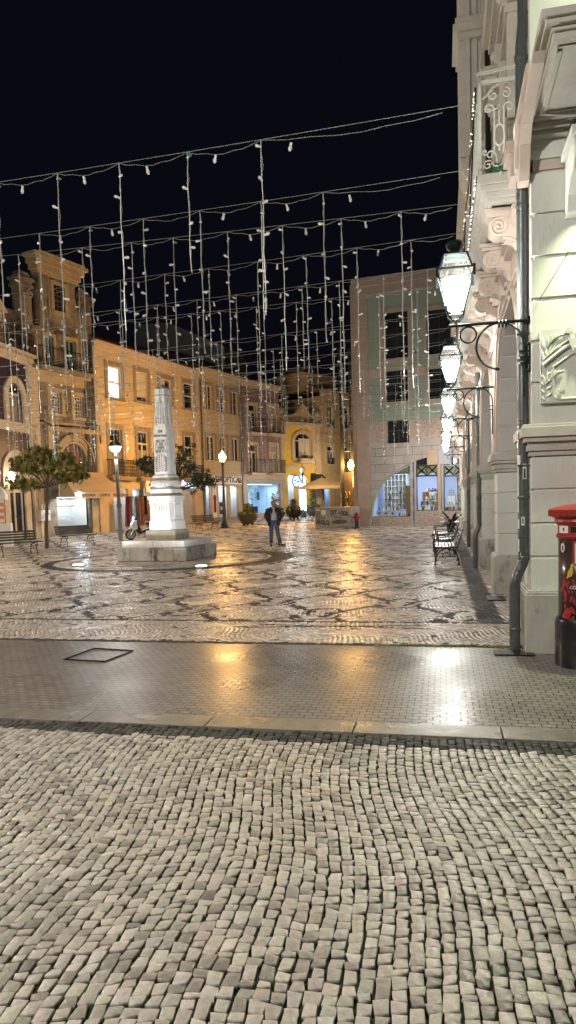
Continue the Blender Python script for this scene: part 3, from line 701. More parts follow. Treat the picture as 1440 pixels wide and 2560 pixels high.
# corner balcony seen from below
mb=MB(); y0=-1.22
mb.box(.10,4,y0,.1,5.36,5.42); 
for e,a,b in ((.0,5.42,5.45),(.05,5.45,5.49),(.09,5.49,5.55),(.04,5.55,5.57)): mb.box(.085-e,4,y0-.03-e,.06,a,b)
mb.box(.15,4,y0+.08,y0+.13,5.335,5.36); mb.box(.15,.2,y0+.08,.06,5.335,5.36); mb.box(.15,4,-.12,.06,5.33,5.36)
for e,a,b in ((.05,5.18,5.23),(.09,5.23,5.29),(.14,5.29,5.33)): mb.box(WP-e,4,WP-e-.04,.2,a,b)
AP(mb,'corner_balcony','moulding',bevel=.008)
mb=MB()  # curved bracket carrying the corner balcony's outer edge
mb.prism([(.12,5.34),(-1.15,5.34),(-1.1,5.27),(-.55,5.25),(-.25,5.2),(-.1,5.08),(-.02,4.86),(.02,4.78),(.12,4.75)],-.05,.06,ax='x')
mb.prism([(.12,5.34),(-1.0,5.34),(-.5,5.28),(-.2,5.22),(-.06,5.08),(.0,4.9),(.12,4.85)],-.085,-.05,ax='x')
mb.box(-.12,.07,.07,.4,4.86,5.14); mb.box(-.16,.07,.05,.43,5.08,5.2)
AP(mb,'corner_bracket','pinkwall',bevel=.008)
mb=MB()  # south console (right edge of the picture) with rolled scroll
mb.prism([(WP,5.0),(-.55,5.0),(-.55,4.93),(WP,4.93)],.36,.78,ax='x')
body=[(WP,4.93),(-.45,4.93)]
for k in range(10): a=PI/2+PI*1.2*k/9; body.append((-.40+.13*math.cos(a),4.80+.13*math.sin(a)))
body+=[(-.22,4.66),(-.10,4.55),(-.02,4.42),(WP,4.38)]
mb.prism(body,.40,.74,ax='x')
for q in (.40,.48,.56,.64,.72): mb.tube([(q,b,z) for b,z in body[2:12]],.022,5)
AP(mb,'console','whitewall',bevel=.006)
# carved plaque
def leaf3(mb,x,z,a,l,w,y,mi=0,t=.014):
    """carved leaflet lying on a y-plane"""
    c,s=math.cos(a),math.sin(a); P=lambda p,q,h:(x+p*c-q*s,y-h,z+p*s+q*c)
    vs=[P(0,0,0),P(l*.35,w*.5,0),P(l*.7,w*.4,0),P(l,0,.0),P(l*.7,-w*.4,0),P(l*.35,-w*.5,0),P(l*.2,0,t),P(l*.75,0,t)]
    mb.add(vs,[(0,6,1),(1,6,7,2),(2,7,3),(3,7,4),(4,7,6,5),(5,6,0)],mi)
mb=MB(); yb=.0; x0,x1,z0,z1=.155,1.1,2.575,3.31
mb.box(x0,x0+.006,yb-.0,WP,z0,z1)
mb.box(x0,x1,yb+.01,WP,z0,z1)
q=[(x0+.12,2.93),(x0+.12,2.66)]+[(x0+.18-.06*math.cos(a),2.66-.05*math.sin(a)) for a in (0,.5,1,1.57)]+[(x1-.12,2.61),(x1-.12,2.93),(x1-.3,3.07),((x0+x1)/2,3.12),(x0+.3,3.05)]
plq=AP(mb,'carved_plaque','whitewall',bevel=.003)
mb=MB(); mb.tube([(a,yb,b) for a,b in q]+[(q[0][0],yb,q[0][1])],.014,5)
for rr,th in ((.0,.022),(.055,.012)):
    mb.tube([(x0+.02+(x1-x0-.04)*k/16,yb-.005,2.95+rr+.24*math.sin(PI*(k/16))) for k in range(17)],th,6)
mb.prism([(x0+.26,3.2),(x0+.3,3.07),(x0+.38,3.0),(x0+.47,3.03),(x0+.47,3.21)],yb-.035,yb); mb.prism([(x0+.50,3.21),(x0+.50,3.03),(x0+.59,3.0),(x0+.67,3.07),(x0+.7,3.2)],yb-.035,yb)
for k in range(9): mb.ball((x0+.33+.035*k,yb-.04,3.1+.03*math.sin(k*2)),.017,4)
for k in range(5): mb.prism([(x0+.22+.11*k,3.25),(x0+.3+.11*k,3.25),(x0+.28+.11*k,3.31),(x0+.24+.11*k,3.31)],yb-.03,yb)
for bx,bz,dirn in ((x0+.06,3.1,1),(x0+.05,2.98,1),(x0+.06,2.74,1)):
    for k in range(7): leaf3(mb,bx+.012*k,bz+.02*k,1.9-.27*k,.15-.008*k,.03,yb-.003)
for k in range(8): leaf3(mb,x0+.04+.01*(k%2),2.6+.035*k,(.6 if k%2 else 2.3),.07,.028,yb-.003)
mb.lathe([(.001,-.03),(.02,-.028),(.024,-.015),(.024,.0)],(x0+.19,yb,2.69),10,axis='y')
mb.build('carving','whitewall',plq,auto=.6)
# drain pipes
def pipe(u,off,ztop,rad=.057,kick=True,name='drainpipe'):
    mb=MB(); w=off
    pts=[(w,u,ztop)]
    for z in (ztop-.01,5.3,3.9,2.6,1.2,.98): 
        if z<ztop: pts.append((w,u,z))
    if kick: pts+=[(w-.015,u,.92),(w-.07,u-.01,.80),(w-.092,u-.015,.72),(w-.095,u-.015,.5),(w-.095,u-.015,0.0)]
    else: pts+=[(w,u,0)]
    mb.tube(pts,rad,14)
    for z in (4.6,3.05,1.62,.98): 
        if z<ztop: mb.lathe([(rad+.001,z-.01),(rad+.007,z),(rad+.007,z+.02),(rad+.001,z+.03)],(w,u,0),14)
    mb.lathe([(rad+.001,.2),(rad+.007,.21),(rad+.007,.235),(rad+.001,.245)],(w-.095 if kick else w,u-.015,0),14)
    for z in (1.95,3.3): mb.box(w-rad-.006,WP+.01,u-rad-.006,u-rad+.012,z,z+.02)
    return AP(mb,name,'pipe',auto=.6)
p1_=pipe(.215,.006,4.95)
pipe(9.55,-.0,4.5,kick=True); pipe(16.6,-.0,4.5,kick=False)
mb=MB(); mb.tube([(.0,.24,5.0),(-.0,.24,5.3),(.005,.24,6.2),(.03,.26,6.45),(.03,.26,13)],.056,14)
mb.lathe([(.058,6.05),(.066,6.06),(.066,6.1),(.058,6.12)],(.003,.24,0),14); mb.lathe([(.058,8.0),(.066,8.01),(.066,8.06),(.058,8.07)],(.03,.26,0),14)
AP(mb,'drainpipe','pipe',auto=.6)
mb=MB(); mb.tube([(-.06,4.3,6.0),(-.06,4.3,9.2)],.045,8); AP(mb,'drainpipe','iron')
# stickers on the near pipe
def onpipe(name,zc,h,a0,a1,m,parent,rad=.0585,w=.006,u=.215,n=6):
    mb=MB()
    for k in range(n):
        b0=a0+(a1-a0)*k/n;b1=a0+(a1-a0)*(k+1)/n
        mb.quad(*[(w+rad*math.sin(a),u-rad*math.cos(a),z) for a,z in ((b0,zc-h/2),(b1,zc-h/2),(b1,zc+h/2),(b0,zc+h/2))])
    o=mb.build(name,m,parent); return o
for zc,h,a0,a1,m in ((2.02,.10,-1.3,-.6,'paper'),(1.9,.16,-.2,.5,'paper'),(1.88,.1,-.05,.3,'darkpaper'),(1.72,.5,-1.4,-1.0,'paper'),(1.35,.1,-1.35,-.9,'paper'),(1.38,.09,-.5,.1,'paper'),(1.38,.05,-.33,-.08,'bluepaper'),(.98+.1,.22,-1.35,-.95,'paper'),(1.0,.1,-.8,-.6,'paper'),(.9+.1,.11,-1.2,-.7,'darkpaper')):
    onpipe('sticker',zc,h,a0,a1,m,p1_,rad=.0585 if m=='paper' else .0595)
# iron grates by the wall
for (a,b,sx,sy,lab) in ((-.32,-.12,.4,.22,'dark metal cover plate at the foot of the nearest drainpipe'),(.12,1.5,.09,.9,'narrow dark drain slot in the arcade paving between the two nearest piers'),(-.15,3.9,.28,.5,'dark square floor grate beside the second arcade pier')):
    x,y=toXY(a,b); mb=MB(); mb.box(0,sx,0,sy,.0,.012)
    for k in range(1,6): mb.box(sx*k/6-.004,sx*k/6+.004,.01,sy-.01,.012,.016)
    o=mb.build('floor_grate','iron'); o.location=(x,y,.004); o.rotation_euler=(0,0,ANG); tag(o,lab,'grate')
# thin stay cable from the wall up to the right
mb=MB(); a=inv_=None
p=toXY(.155,WP-.01); q=toXY(1.0,-1.5)
mb.tube([(p[0],p[1],3.62),(q[0],q[1],4.9)],.004,5); tag(mb.build('stay_wire','iron'),'thin dark wire slanting up to the right across the greenish corner wall','wire')
# green tinsel heap on the long balcony
mb=MB(); mb.ball((0,0,.0),.2,12,sc_=(1,1.3,.75))
for k in range(260):
    a=R.random()*2*PI; b=R.random()*PI*.5; r=.2; x,y,z=r*math.cos(a)*math.cos(b),r*1.3*math.sin(a)*math.cos(b),r*.75*math.sin(b)
    d=Vector((x,y,z)).normalized()*.03; e=Vector((R.uniform(-1,1),R.uniform(-1,1),R.uniform(-1,1)))*.02
    mb.add([(x,y,z),(x+d.x+e.x,y+d.y+e.y,z+d.z+e.z),(x+e.y*.5+d.x,y+e.z*.5,z+d.z)],[(0,1,2)])
o=mb.build('tinsel_heap','tinsel'); x,y=toXY(-.18,.75); o.location=(x,y,5.1); tag(o,'heap of sparkling green tinsel lying on the scrolled iron balcony','decoration')
# floodlight on the south console
x,y=toXY(.5,-.25); fl=empty('floodlight',(x,y,5.03),ANG,'flat grey floodlight resting on the carved bracket at the right edge','floodlight')
mb=MB(); mb.box(-.11,.35,-.12,.12,.02,.1); 
for k in range(9): mb.box(-.10+.05*k,-.09+.05*k,-.13,-.12,.03,.1)
mb.build('housing','iron',fl,bevel=.005)
mb=MB(); mb.box(-.125,.36,-.14,.14,0,.02); mb.build('bracket','pipe',fl)
# lantern brackets
def make_lantern(label):
    t=empty('wall_lantern',(0,0,0),0,label,'lantern',group='lanterns along the arcade')
    mb=MB()
    mb.tube([(.0,0,0),(-.80,0,-.0)],.017,8); mb.ball((-.80,0,0),.02,6)
    n=26; cx,cz,r=-.30,-.24,.235
    pts=[(cx+r*math.cos(a),0,cz+r*math.sin(a)) for a in [0+ (PI*1.46)*k/n for k in range(n+1)]]
    mb.tube([(cx+r,0,-.78),(cx+r,0,-.5)]+pts,.0125,6)
    mb.ball(pts[-1],.02,6,sc_=(1.5,1,1))
    mb.tube([(-.615+.082*math.cos(2*PI*k/20),0,-.105+.082*math.sin(2*PI*k/20)) for k in range(20)],.010,6,closed=True)
    for q in (-.235,-.27,-.305): mb.tube([(q,.03*math.cos(2*PI*k/10),-.012+.04*math.sin(2*PI*k/10)) for k in range(10)],.010,5,closed=True)
    for z in (-.32,-.38,-.44): mb.box(-.11,.0,-.014,.014,z,z+.016)
    mb.box(-.012,.0,-.02,.02,-.5,-.26); mb.box(-.03,.0,-.03,.03,-.03,.04); mb.ball((-.015,0,-.24),.02,5); mb.ball((-.015,0,-.51),.02,5)
    mb.build('arm','lampiron',t,auto=.8)
    lx=-.74
    fr=MB(tr(lx,0,.10)); hb,hs,ht=.075,.185,.115; zb_,zs,zt=.03,.44,.60
    cor=[(-1,-1),(1,-1),(1,1),(-1,1)]
    for i in range(4):
        a,b=cor[i],cor[(i+1)%4]
        fr.tube([(a[0]*hb,a[1]*hb,zb_),(a[0]*hs,a[1]*hs,zs)],.008,4)
        fr.tube([(a[0]*(hs-.02),a[1]*(hs-.02),zs+.01),(a[0]*ht,a[1]*ht,zt)],.010,4)
        for h,z,rr in ((hb,zb_,.007),(hs,zs,.010),(hb+.02,zb_+.075,.006),(ht,zt,.012)):
            fr.tube([(a[0]*h,a[1]*h,z),(b[0]*h,b[1]*h,z)],rr,4)
        fr.tube([(a[0]*(hb+.018),a[1]*(hb+.018),.08),(a[0]*hb*1.05,a[1]*hb*1.05,-.0),(a[0]*.04,a[1]*.04,-.045),(0,0,-.05)],.008,5)
        fr.box(a[0]*hs-.012,a[0]*hs+.012,a[1]*hs-.012,a[1]*hs+.012,zs-.09,zs+.02)
    fr.lathe([(.001,-.1),(.018,-.09),(.014,-.05),(.022,-.045),(.001,-.03)],n=8)
    fr.lathe([(ht*.95,zt),(ht*.9,zt+.02),(.055,zt+.035),(.05,zt+.055),(.085,zt+.085),(.098,zt+.12),(.08,zt+.15),(.03,zt+.165),(.001,zt+.17)],n=14)
    f=fr.build('lantern_frame','lampiron',t,auto=.8)
    g=MB(tr(lx,0,.10))
    for i in range(4):
        a,b=cor[i],cor[(i+1)%4]
        g.quad((a[0]*hb,a[1]*hb,zb_),(b[0]*hb,b[1]*hb,zb_),(b[0]*hs,b[1]*hs,zs),(a[0]*hs,a[1]*hs,zs))
        g.quad((a[0]*(hs-.02),a[1]*(hs-.02),zs+.012),(b[0]*(hs-.02),b[1]*(hs-.02),zs+.012),(b[0]*ht,b[1]*ht,zt),(a[0]*ht,a[1]*ht,zt))
    g.build('glass_pane','lampglass',f)
    c=MB(tr(lx,0,.10)); c.lathe([(.05,.045),(.085,.07),(.135,.25),(.15,.33),(.13,.37),(.03,.385)],n=12); c.build('lamp_mantle','e_lantern',t,smooth=True)
    return t
L0=make_lantern('nearest and largest white lit lantern, on a curled green iron arm beside the drainpipe')
labs=['','second nearest lit lantern, on the arm fixed to the second arcade pier','third lit lantern along the arcade, its arm just below the second one','fourth lit lantern along the arcade, close above the smallest ones','fifth lit lantern along the arcade, low against the pink stone shop front','farthest and smallest lit lantern at the end of the arcade']
for k in range(6):
    u=.12+BAY*k; x,y=toXY(WP,u); t=L0 if k==0 else copy_tree(L0,label=labs[k]); t.location=(x,y,3.47 if k else 3.44); t.rotation_euler=(0,0,ANG)
# string of tiny lights wound along the long railing
gm=MB(); lg=MB(); pts=[]
u=.5
while u<30:
    pts.append((BW-.01+R.uniform(-.012,.012),u,5.98+R.uniform(-.05,.03))); u+=.25
gm.tube(pts,.012,4)
pts=[]; u=.5
while u<30: pts.append((BW-.015,u,5.62+.25*math.sin(u*2.1)+R.uniform(-.05,.05))); u+=.2
gm.tube(pts,.010,4)
pts=[(BW-.012+R.uniform(-.01,.01),u_,5.08+R.uniform(-.02,.02)) for u_ in np.arange(.5,30,.3)]; gm.tube(pts,.008,4)
for k in range(420):
    u_=.5+29*R.random()**1.3; z=R.choice((5.98,5.62+.25*math.sin(u_*2.1),5.05,4.99)); lg.ball((BW-.025,u_,z+R.uniform(-.03,.03)),.007,3)
g=empty('light_garland',(O0[0],O0[1],0),ANG,'dark garland with tiny white lights wound along the long balcony railing','light garland')
gm.build('garland_cable','iron',g); o=lg.build('tiny_bulb','e_tiny',g); o['kind']='stuff'
# ============================================================ facades round the square
class Fac:
    def __init__(s,name,pxL,YL,pxR,YR,label,cat='building',depth=7):
        a=at(pxL,1290,YL); b=at(pxR,1290,YR); s.A=np.array((a[0],a[1])); s.B=np.array((b[0],b[1]))
        d=s.B-s.A; s.W=float(np.hypot(*d)); s.d=d/s.W; s.n=np.array((-s.d[1],s.d[0]))  # n: inward
        s.root=empty(name,(s.A[0],s.A[1],0),math.atan2(s.d[1],s.d[0]),label,cat); s.holes=[]; s.depth=depth
    def uv(s,px,py):
        r=ray(px,py); t=(s.A@s.n)/(r[0]*s.n[0]+r[1]*s.n[1]); p=np.array((r[0]*t,r[1]*t))-s.A
        return float(p@s.d),float(CAMZ+t*r[2])
    def rect(s,pl,yt,yb,pr):
        u0,z1=s.uv(pl,yt); _,z0=s.uv(pl,yb); u1,_=s.uv(pr,(yt+yb)/2); return u0,u1,z0,z1
    def part(s,mb,n,m,**k): return mb.build(n,m,k.pop('parent',s.root),**k)
    def z(s,px,py): return s.uv(px,py)[1]
    def wall(s,H,m,name='wall',t=.22,u0=0,u1=None,z0=-.3,back=True,mside=None):
        u1=s.W if u1 is None else u1; mb=MB()
        hs=[h for h in s.holes if h[0]<u1 and h[1]>u0]
        xs=sorted({u0,u1}|{min(max(v,u0),u1) for h in hs for v in h[:2]}); zs=sorted({z0,H}|{min(max(v,z0),H) for h in hs for v in h[2:4]})
        for i in range(len(xs)-1):
            for j in range(len(zs)-1):
                cx,cz=(xs[i]+xs[i+1])/2,(zs[j]+zs[j+1])/2
                if xs[i+1]-xs[i]<1e-5 or zs[j+1]-zs[j]<1e-5: continue
                if any(h[0]<cx<h[1] and h[2]<cz<h[3] for h in hs): continue
                mb.quad((xs[i],0,zs[j]),(xs[i+1],0,zs[j]),(xs[i+1],0,zs[j+1]),(xs[i],0,zs[j+1]))
        for h in hs:
            a,b,c,d=h[:4]
            mb.quad((a,0,c),(a,t,c),(a,t,d),(a,0,d)); mb.quad((b,0,c),(b,t,c),(b,t,d),(b,0,d)); mb.quad((a,0,d),(b,0,d),(b,t,d),(a,t,d)); mb.quad((a,0,c),(b,0,c),(b,t,c),(a,t,c))
            if len(h)>4 and h[4]:   # arched head: spandrels
                r=(b-a)/2; cx=(a+b)/2; zc=d-r*h[4]; n=10
                for k in range(n):
                    g0,g1=PI-PI*k/n,PI-PI*(k+1)/n
                    p0=(cx+r*math.cos(g0),zc+r*h[4]*math.sin(g0)); p1=(cx+r*math.cos(g1),zc+r*h[4]*math.sin(g1))
                    mb.quad((p0[0],.001,p0[1]),(p1[0],.001,p1[1]),(p1[0],.001,d),(p0[0],.001,d)); mb.quad((p0[0],0,p0[1]),(p1[0],0,p1[1]),(p1[0],t,p1[1]),(p0[0],t,p0[1]))
        if back:
            D=s.depth; mb.quad((u0,0,z0),(u0,D,z0),(u0,D,H),(u0,0,H)); mb.quad((u1,0,z0),(u1,D,z0),(u1,D,H),(u1,0,H)); mb.quad((u0,D,z0),(u1,D,z0),(u1,D,H),(u0,D,H)); mb.quad((u0,0,H),(u1,0,H),(u1,D,H),(u0,D,H))
        return s.part(mb,name,m)
    def window(s,r,kind='french',frame='wood_white',pane='darkglass',sur=None,sw=.14,arch=0,hole=True,cur=None,sill=True,proud=.05):
        u0,u1,z0,z1=r; y=.12; w,h=u1-u0,z1-z0; b=.06
        if hole: s.holes.append((u0,u1,z0,z1,arch))
        mb=MB()
        mb.box(u0,u0+b,y,y+.06,z0,z1); mb.box(u1-b,u1,y,y+.06,z0,z1); mb.box(u0+b,u1-b,y,y+.06,z1-b,z1); mb.box(u0+b,u1-b,y,y+.06,z0,z0+b)
        cx=(u0+u1)/2
        if kind=='french':
            zt=z1-h*.27; mb.box(u0+b,u1-b,y-.005,y+.055,zt-.05,zt+.05); mb.box(cx-.06,cx+.06,y-.004,y+.054,z0+b,zt-.05)
        elif kind=='sash':
            zt=(z0+z1)/2; mb.box(u0+b,u1-b,y-.004,y+.055,zt-.04,zt+.04)
        elif kind=='case': mb.box(cx-.05,cx+.05,y-.004,y+.055,z0+b,z1-b)
        elif kind=='grid':
            for k in range(1,4): q=u0+w*k/4; mb.box(q-.02,q+.02,y-.004,y+.05,z0+b,z1-b)
            for k in range(1,6): q=z0+h*k/6; mb.box(u0+b,u1-b,y-.002,y+.048,q-.02,q+.02)
        elif kind=='cross':
            zt=z1-h*.3; mb.box(u0+b,u1-b,y-.004,y+.055,zt-.04,zt+.04)
            for k in (1,2): q=u0+w*k/3; mb.box(q-.04,q+.04,y-.003,y+.05,z0+b,zt-.04)
        win=s.part(mb,'window',frame)
        mb=MB(); mb.quad((u0,y+.05,z0),(u1,y+.05,z0),(u1,y+.05,z1),(u0,y+.05,z1)); mb.build('pane',pane,win)
        if cur:
            mb=MB(); a,c=(u0+w*cur[0],u0+w*cur[1]); n=12
            for k in range(n): mb.quad((a+(c-a)*k/n,y+.045-.012*(k%2),z0+h*cur[2]),(a+(c-a)*(k+1)/n,y+.045-.012*((k+1)%2),z0+h*cur[2]),(a+(c-a)*(k+1)/n,y+.045-.012*((k+1)%2),z0+h*cur[3]),(a+(c-a)*k/n,y+.045-.012*(k%2),z0+h*cur[3]))
            mb.build('curtain',cur[4] if len(cur)>4 else 'curtain',win)
        if sur:
            mb=MB(); o=sw
            if arch:
                r_=w/2; zc=z1-r_*arch; n=14
                mb.box(u0-o,u0,-proud,.0,z0,zc); mb.box(u1,u1+o,-proud,.0,z0,zc)
                for k in range(n):
                    g0,g1=PI*k/n,PI*(k+1)/n
                    P4=[(cx+rr*math.cos(g),zc+rr*arch*math.sin(g)) for rr,g in ((r_,g0),(r_+o,g0),(r_+o,g1),(r_,g1))]
                    mb.add([(p[0],-proud,p[1]) for p in P4]+[(p[0],0,p[1]) for p in P4],[(0,1,2,3),(0,4,5,1),(1,5,6,2),(2,6,7,3),(3,7,4,0)])
            else:
                mb.box(u0-o,u0,-proud,.0,z0,z1+o); mb.box(u1,u1+o,-proud,.0,z0,z1+o); mb.box(u0,u1,-proud,.0,z1,z1+o)
            if sill: mb.box(u0-o-.04,u1+o+.04,-proud-.06,.0,z0-.14,z0)
            mb.build('surround',sur,win)
        return win
    def balcony(s,u0,u1,z,h=1.0,d=.45,m='iron',slab='trim',step=.11,pattern=False,name='balcony'):
        mb=MB(); mb.box(u0-.05,u1+.05,-d,.0,z-.14,z); mb.box(u0,u1,-d+.06,.0,z-.22,z-.14)
        bl=s.part(mb,name,slab)
        mb=MB()
        mb.box(u0,u1,-d+.03,-d+.06,z+h-.03,z+h+.01); mb.box(u0,u1,-d+.03,-d+.06,z+.06,z+.09)
        for e in (u0,u1-.03): mb.box(e,e+.03,-d+.06,0,z+h-.03,z+h+.01); mb.box(e,e+.03,-d+.06,0,z+.06,z+.09)
        u=u0
        while u<u1:
            mb.box(u,u+.018,-d+.035,-d+.053,z,z+h)
            if pattern:
                for q in (.2,.4,.6,.8): mb.tube([(u+step/2+.04*math.cos(2*PI*j/6),-d+.045,z+h*q+.075*math.sin(2*PI*j/6)) for j in range(6)],.011,3,closed=True)
            u+=step
        for q in range(1,4): mb.box(u0,u0+.018,-d*q/4,-d*q/4+.018,z,z+h); mb.box(u1-.018,u1,-d*q/4,-d*q/4+.018,z,z+h)
        mb.build('railing',m,bl); return bl
    def bands(s,lst,m,name='cornice',u0=0,u1=None):
        u1=s.W if u1 is None else u1; mb=MB()
        for e,a,b in lst: mb.box(u0-(e if u0==0 else 0)*.0,u1,-e,.02,a,b)
        return s.part(mb,name,m)
    def roof(s,z,rise=1.6,over=.35,m='rooftile',D=None):
        D=D or s.depth; mb=MB(); n=int(s.W/.24)
        prof=[]
        for k in range(n*4+1):
            u=-.1+(s.W+.2)*k/(n*4); prof.append((u,.045*abs(math.sin(PI*k/4))))
        for i in range(len(prof)-1):
            (a,ha),(b,hb)=prof[i],prof[i+1]
            mb.quad((a,-over,z+ha),(b,-over,z+hb),(b,D/2,z+hb+rise),(a,D/2,z+ha+rise))
        mb.quad((-.1,-over,z-.05),(s.W+.1,-over,z-.05),(s.W+.1,D,z-.05),(-.1,D,z-.05)); mb.quad((-.1,D/2,z+rise),(s.W+.1,D/2,z+rise),(s.W+.1,D,z),(-.1,D,z))
        mb.add([(-.1,-over,z-.05),(-.1,D,z-.05),(-.1,D/2,z+rise)],[(0,1,2)]); mb.add([(s.W+.1,-over,z-.05),(s.W+.1,D,z-.05),(s.W+.1,D/2,z+rise)],[(0,1,2)])
        return s.part(mb,'roof',m)
    def room(s,r,wallm='shopwhite',D=1.6,power=60,color=(.93,.97,1),fl='white'):
        u0,u1,z0,z1=r; mb=MB()
        mb.quad((u0,D,z0),(u1,D,z0),(u1,D,z1),(u0,D,z1)); mb.quad((u0,.2,z0),(u0,D,z0),(u0,D,z1),(u0,.2,z1)); mb.quad((u1,.2,z0),(u1,D,z0),(u1,D,z1),(u1,.2,z1)); mb.quad((u0,.2,z1),(u1,.2,z1),(u1,D,z1),(u0,D,z1)); mb.quad((u0,.2,z0),(u1,.2,z0),(u1,D,z0),(u0,D,z0),1)
        p=s.part(mb,'shop_interior',[wallm,fl])
        mb=MB(); mb.box(u0+(u1-u0)*.1,u1-(u1-u0)*.1,.45,.75,z1-.06,z1-.01); e=mb.build('ceiling_light','e_panel',p)
        lightobj('shop_light','AREA',((u0+u1)/2,.7,z1-.12),power,color,size=(u1-u0)*.8,sizey=.8,parent=p)
        return p
    def shopglass(s,r,m='glass',frame='iron',y=.14,b=.05,vs=()):
        u0,u1,z0,z1=r; mb=MB(); mb.box(u0,u0+b,y,y+.05,z0,z1); mb.box(u1-b,u1,y,y+.05,z0,z1); mb.box(u0+b,u1-b,y,y+.05,z1-b,z1); mb.box(u0+b,u1-b,y,y+.05,z0,z0+b)
        for v in vs: q=u0+(u1-u0)*v; mb.box(q-b/2,q+b/2,y,y+.05,z0+b,z1-b)
        f=s.part(mb,'shop_window',frame); mb=MB(); mb.quad((u0,y+.02,z0),(u1,y+.02,z0),(u1,y+.02,z1),(u0,y+.02,z1)); mb.build('pane',m,f); return f
def T3(u,y,z): return tr(u,y,z)@TXZ
# ---------------- ochre yellow building
Y=Fac('yellow_building',246,42,506,53,'long yellow three-storey building with tiled eaves behind the white monument')
hz=Y.z(246,885); cz=Y.z(246,856)
Y.window(Y.rect(267,912,991,302),'sash',pane='e_window',sur='trimgrey',sw=.28)
Y.window(Y.rect(338,926,1000,369),'sash',sur='trimgrey',sw=.28,cur=(.05,.95,.15,.98,'wood_white'))
Y.window(Y.rect(398,944,1010,429),'sash',sur='trimgrey',sw=.28,cur=(.05,.6,.15,.98,'wood_white'))
Y.window(Y.rect(458,955,1019,483),'sash',sur='trimgrey',sw=.28)
bz=Y.z(266,1191)
for pl,yt,pr in ((272,1069,306),(343,1077,373),(400,1083,430),(460,1088,484)):
    r=Y.rect(pl,yt,1191,pr); Y.window((r[0],r[1],bz+.05,r[3]),'french',sur='trimgrey',sw=.28,sill=False,cur=(.08,.92,.0,.6,'curtain'))
for pl,pr in ((266,324),(338,392),(398,440),(454,497)):
    u0=Y.uv(pl,1170)[0];u1=Y.uv(pr,1170)[0]; Y.balcony(u0,u1,bz,h=1.02,d=.5,pattern=True,slab='trimgrey',step=.16)
gt=Y.z(290,1222)
u_=lambda px: Y.uv(px,1270)[0]
for a,b,zt in ((285,322,0),(334,349,0),(366,378,0),(396,440,0),(458,489,0)):
    Y.holes.append((u_(a),u_(b),-.3,gt,0))
Y.wall(hz,'yellow')
Y.bands([(.06,hz,hz+.12),(.16,hz+.12,hz+.35),(.28,hz+.35,hz+.6),(.42,hz+.6,cz)],'trim')
Y.roof(cz+.05,1.8,.55)
Y.bands([(.05,bz-.28,bz-.16)],'trimgrey','string_course')
for a,b,c,d in ((0,.5,-.3,hz),(u_(490),Y.W-.02,-.3,bz-.3),(Y.W-.45,Y.W,bz,hz)): mb=MB(); mb.box(a,b,-.05,0,c,d); Y.part(mb,'pilaster','trim')
r=(u_(285),u_(322),.0,gt); Y.room(r,'shopwhite',2.0,7,(1,.9,.75))
for a,b in ((334,349),(366,378),(396,440)): Y.room((u_(a),u_(b),.1,gt),'shopblue',1.2,18,(.6,.75,1))
mb=MB(); mb.box(u_(458),u_(489),.1,.14,.1,gt); Y.part(mb,'roller_shutter',mat('grey_roller_shutter',(.42,.42,.43),.5,brick='xz',bsize=(40,.09),msize=.01,mortar=(.5,.5,.5)))
mb=MB(); mb.box(u_(456),u_(489),-.15,-.02,gt+.1,gt+.65); p=Y.part(mb,'lit_sign','e_sign'); mb=MB()
for k in range(9): mb.box(u_(456)+.1+.13*k,u_(456)+.16+.13*k,-.158,-.15,gt+.2,gt+.3+.2*(k%3)/2)
mb=MB(); mb.box(u_(285),u_(309),-.03,.0,gt+.1,gt+.75); Y.part(mb,'fascia_panel','farwall')
mb=MB(); mb.box(u_(352),u_(363),-.5,-.44,Y.z(352,1232),Y.z(352,1203)); mb.box(u_(352),u_(353),-.5,0,Y.z(352,1204),Y.z(352,1203)); tg=Y.part(mb,'hanging_banner','canvaswhite')
# ---------------- ochre building of the optician
O=Fac('ochre_building',507,53.2,609,58.4,'dull ochre building with grouped windows above the optician')
hz=O.z(507,941); cz=O.z(507,921)
for pl,yt,yb,pr in ((512,962,1022,530),(543,970,1030,563),(575,977,1036,594),(516,1089,1151,538),(549,1092,1152,568),(579,1095,1153,598)):
    O.window(O.rect(pl,yt,yb,pr),'case',sur='trimgrey',sw=.24,sill=False)
gt=O.z(517,1213); st=O.z(518,1187); u_=lambda px: O.uv(px,1250)[0]
for a,b in ((516,528),(547,572),(577,597)): O.holes.append((u_(a),u_(b),.25,gt,0))
O.wall(hz,'ochre'); O.bands([(.06,hz,hz+.12),(.18,hz+.12,hz+.4),(.36,hz+.4,cz)],'trim'); O.roof(cz+.05,1.8,.5)
O.bands([(.08,st-.0,st+.14),(.04,O.z(507,1178),O.z(507,1175))],'trim','string_course')
mb=MB(); mb.box(u_(518),u_(604),-.1,.0,O.z(518,1209),O.z(518,1189)); sg=O.part(mb,'shop_sign','white')
mb=MB(); mb.box(u_(520),u_(528),-.108,-.1,O.z(520,1207),O.z(520,1192)); mb.box(u_(593),u_(603),-.108,-.1,O.z(593,1208),O.z(593,1193)); mb.build('sign_emblem','black',sg)
text_part('lettering','AVEIROPTICA',.62,'black',sg,T3(u_(560)+.05,-.105,(O.z(540,1209)+O.z(540,1189))/2),ext=.01,bold=.02,sx=1.12)
for a,b,wm in ((516,528,'shopblue'),(547,572,'shopwhite'),(577,597,'shopwhite')):
    r=(u_(a),u_(b),.28,gt); O.room(r,wm,1.8,20,(.85,.95,1)); O.shopglass(r,frame='trim')
mb=MB(); mb.box(u_(531),u_(541),-.04,.0,.5,gt); pp=O.part(mb,'poster','paper')
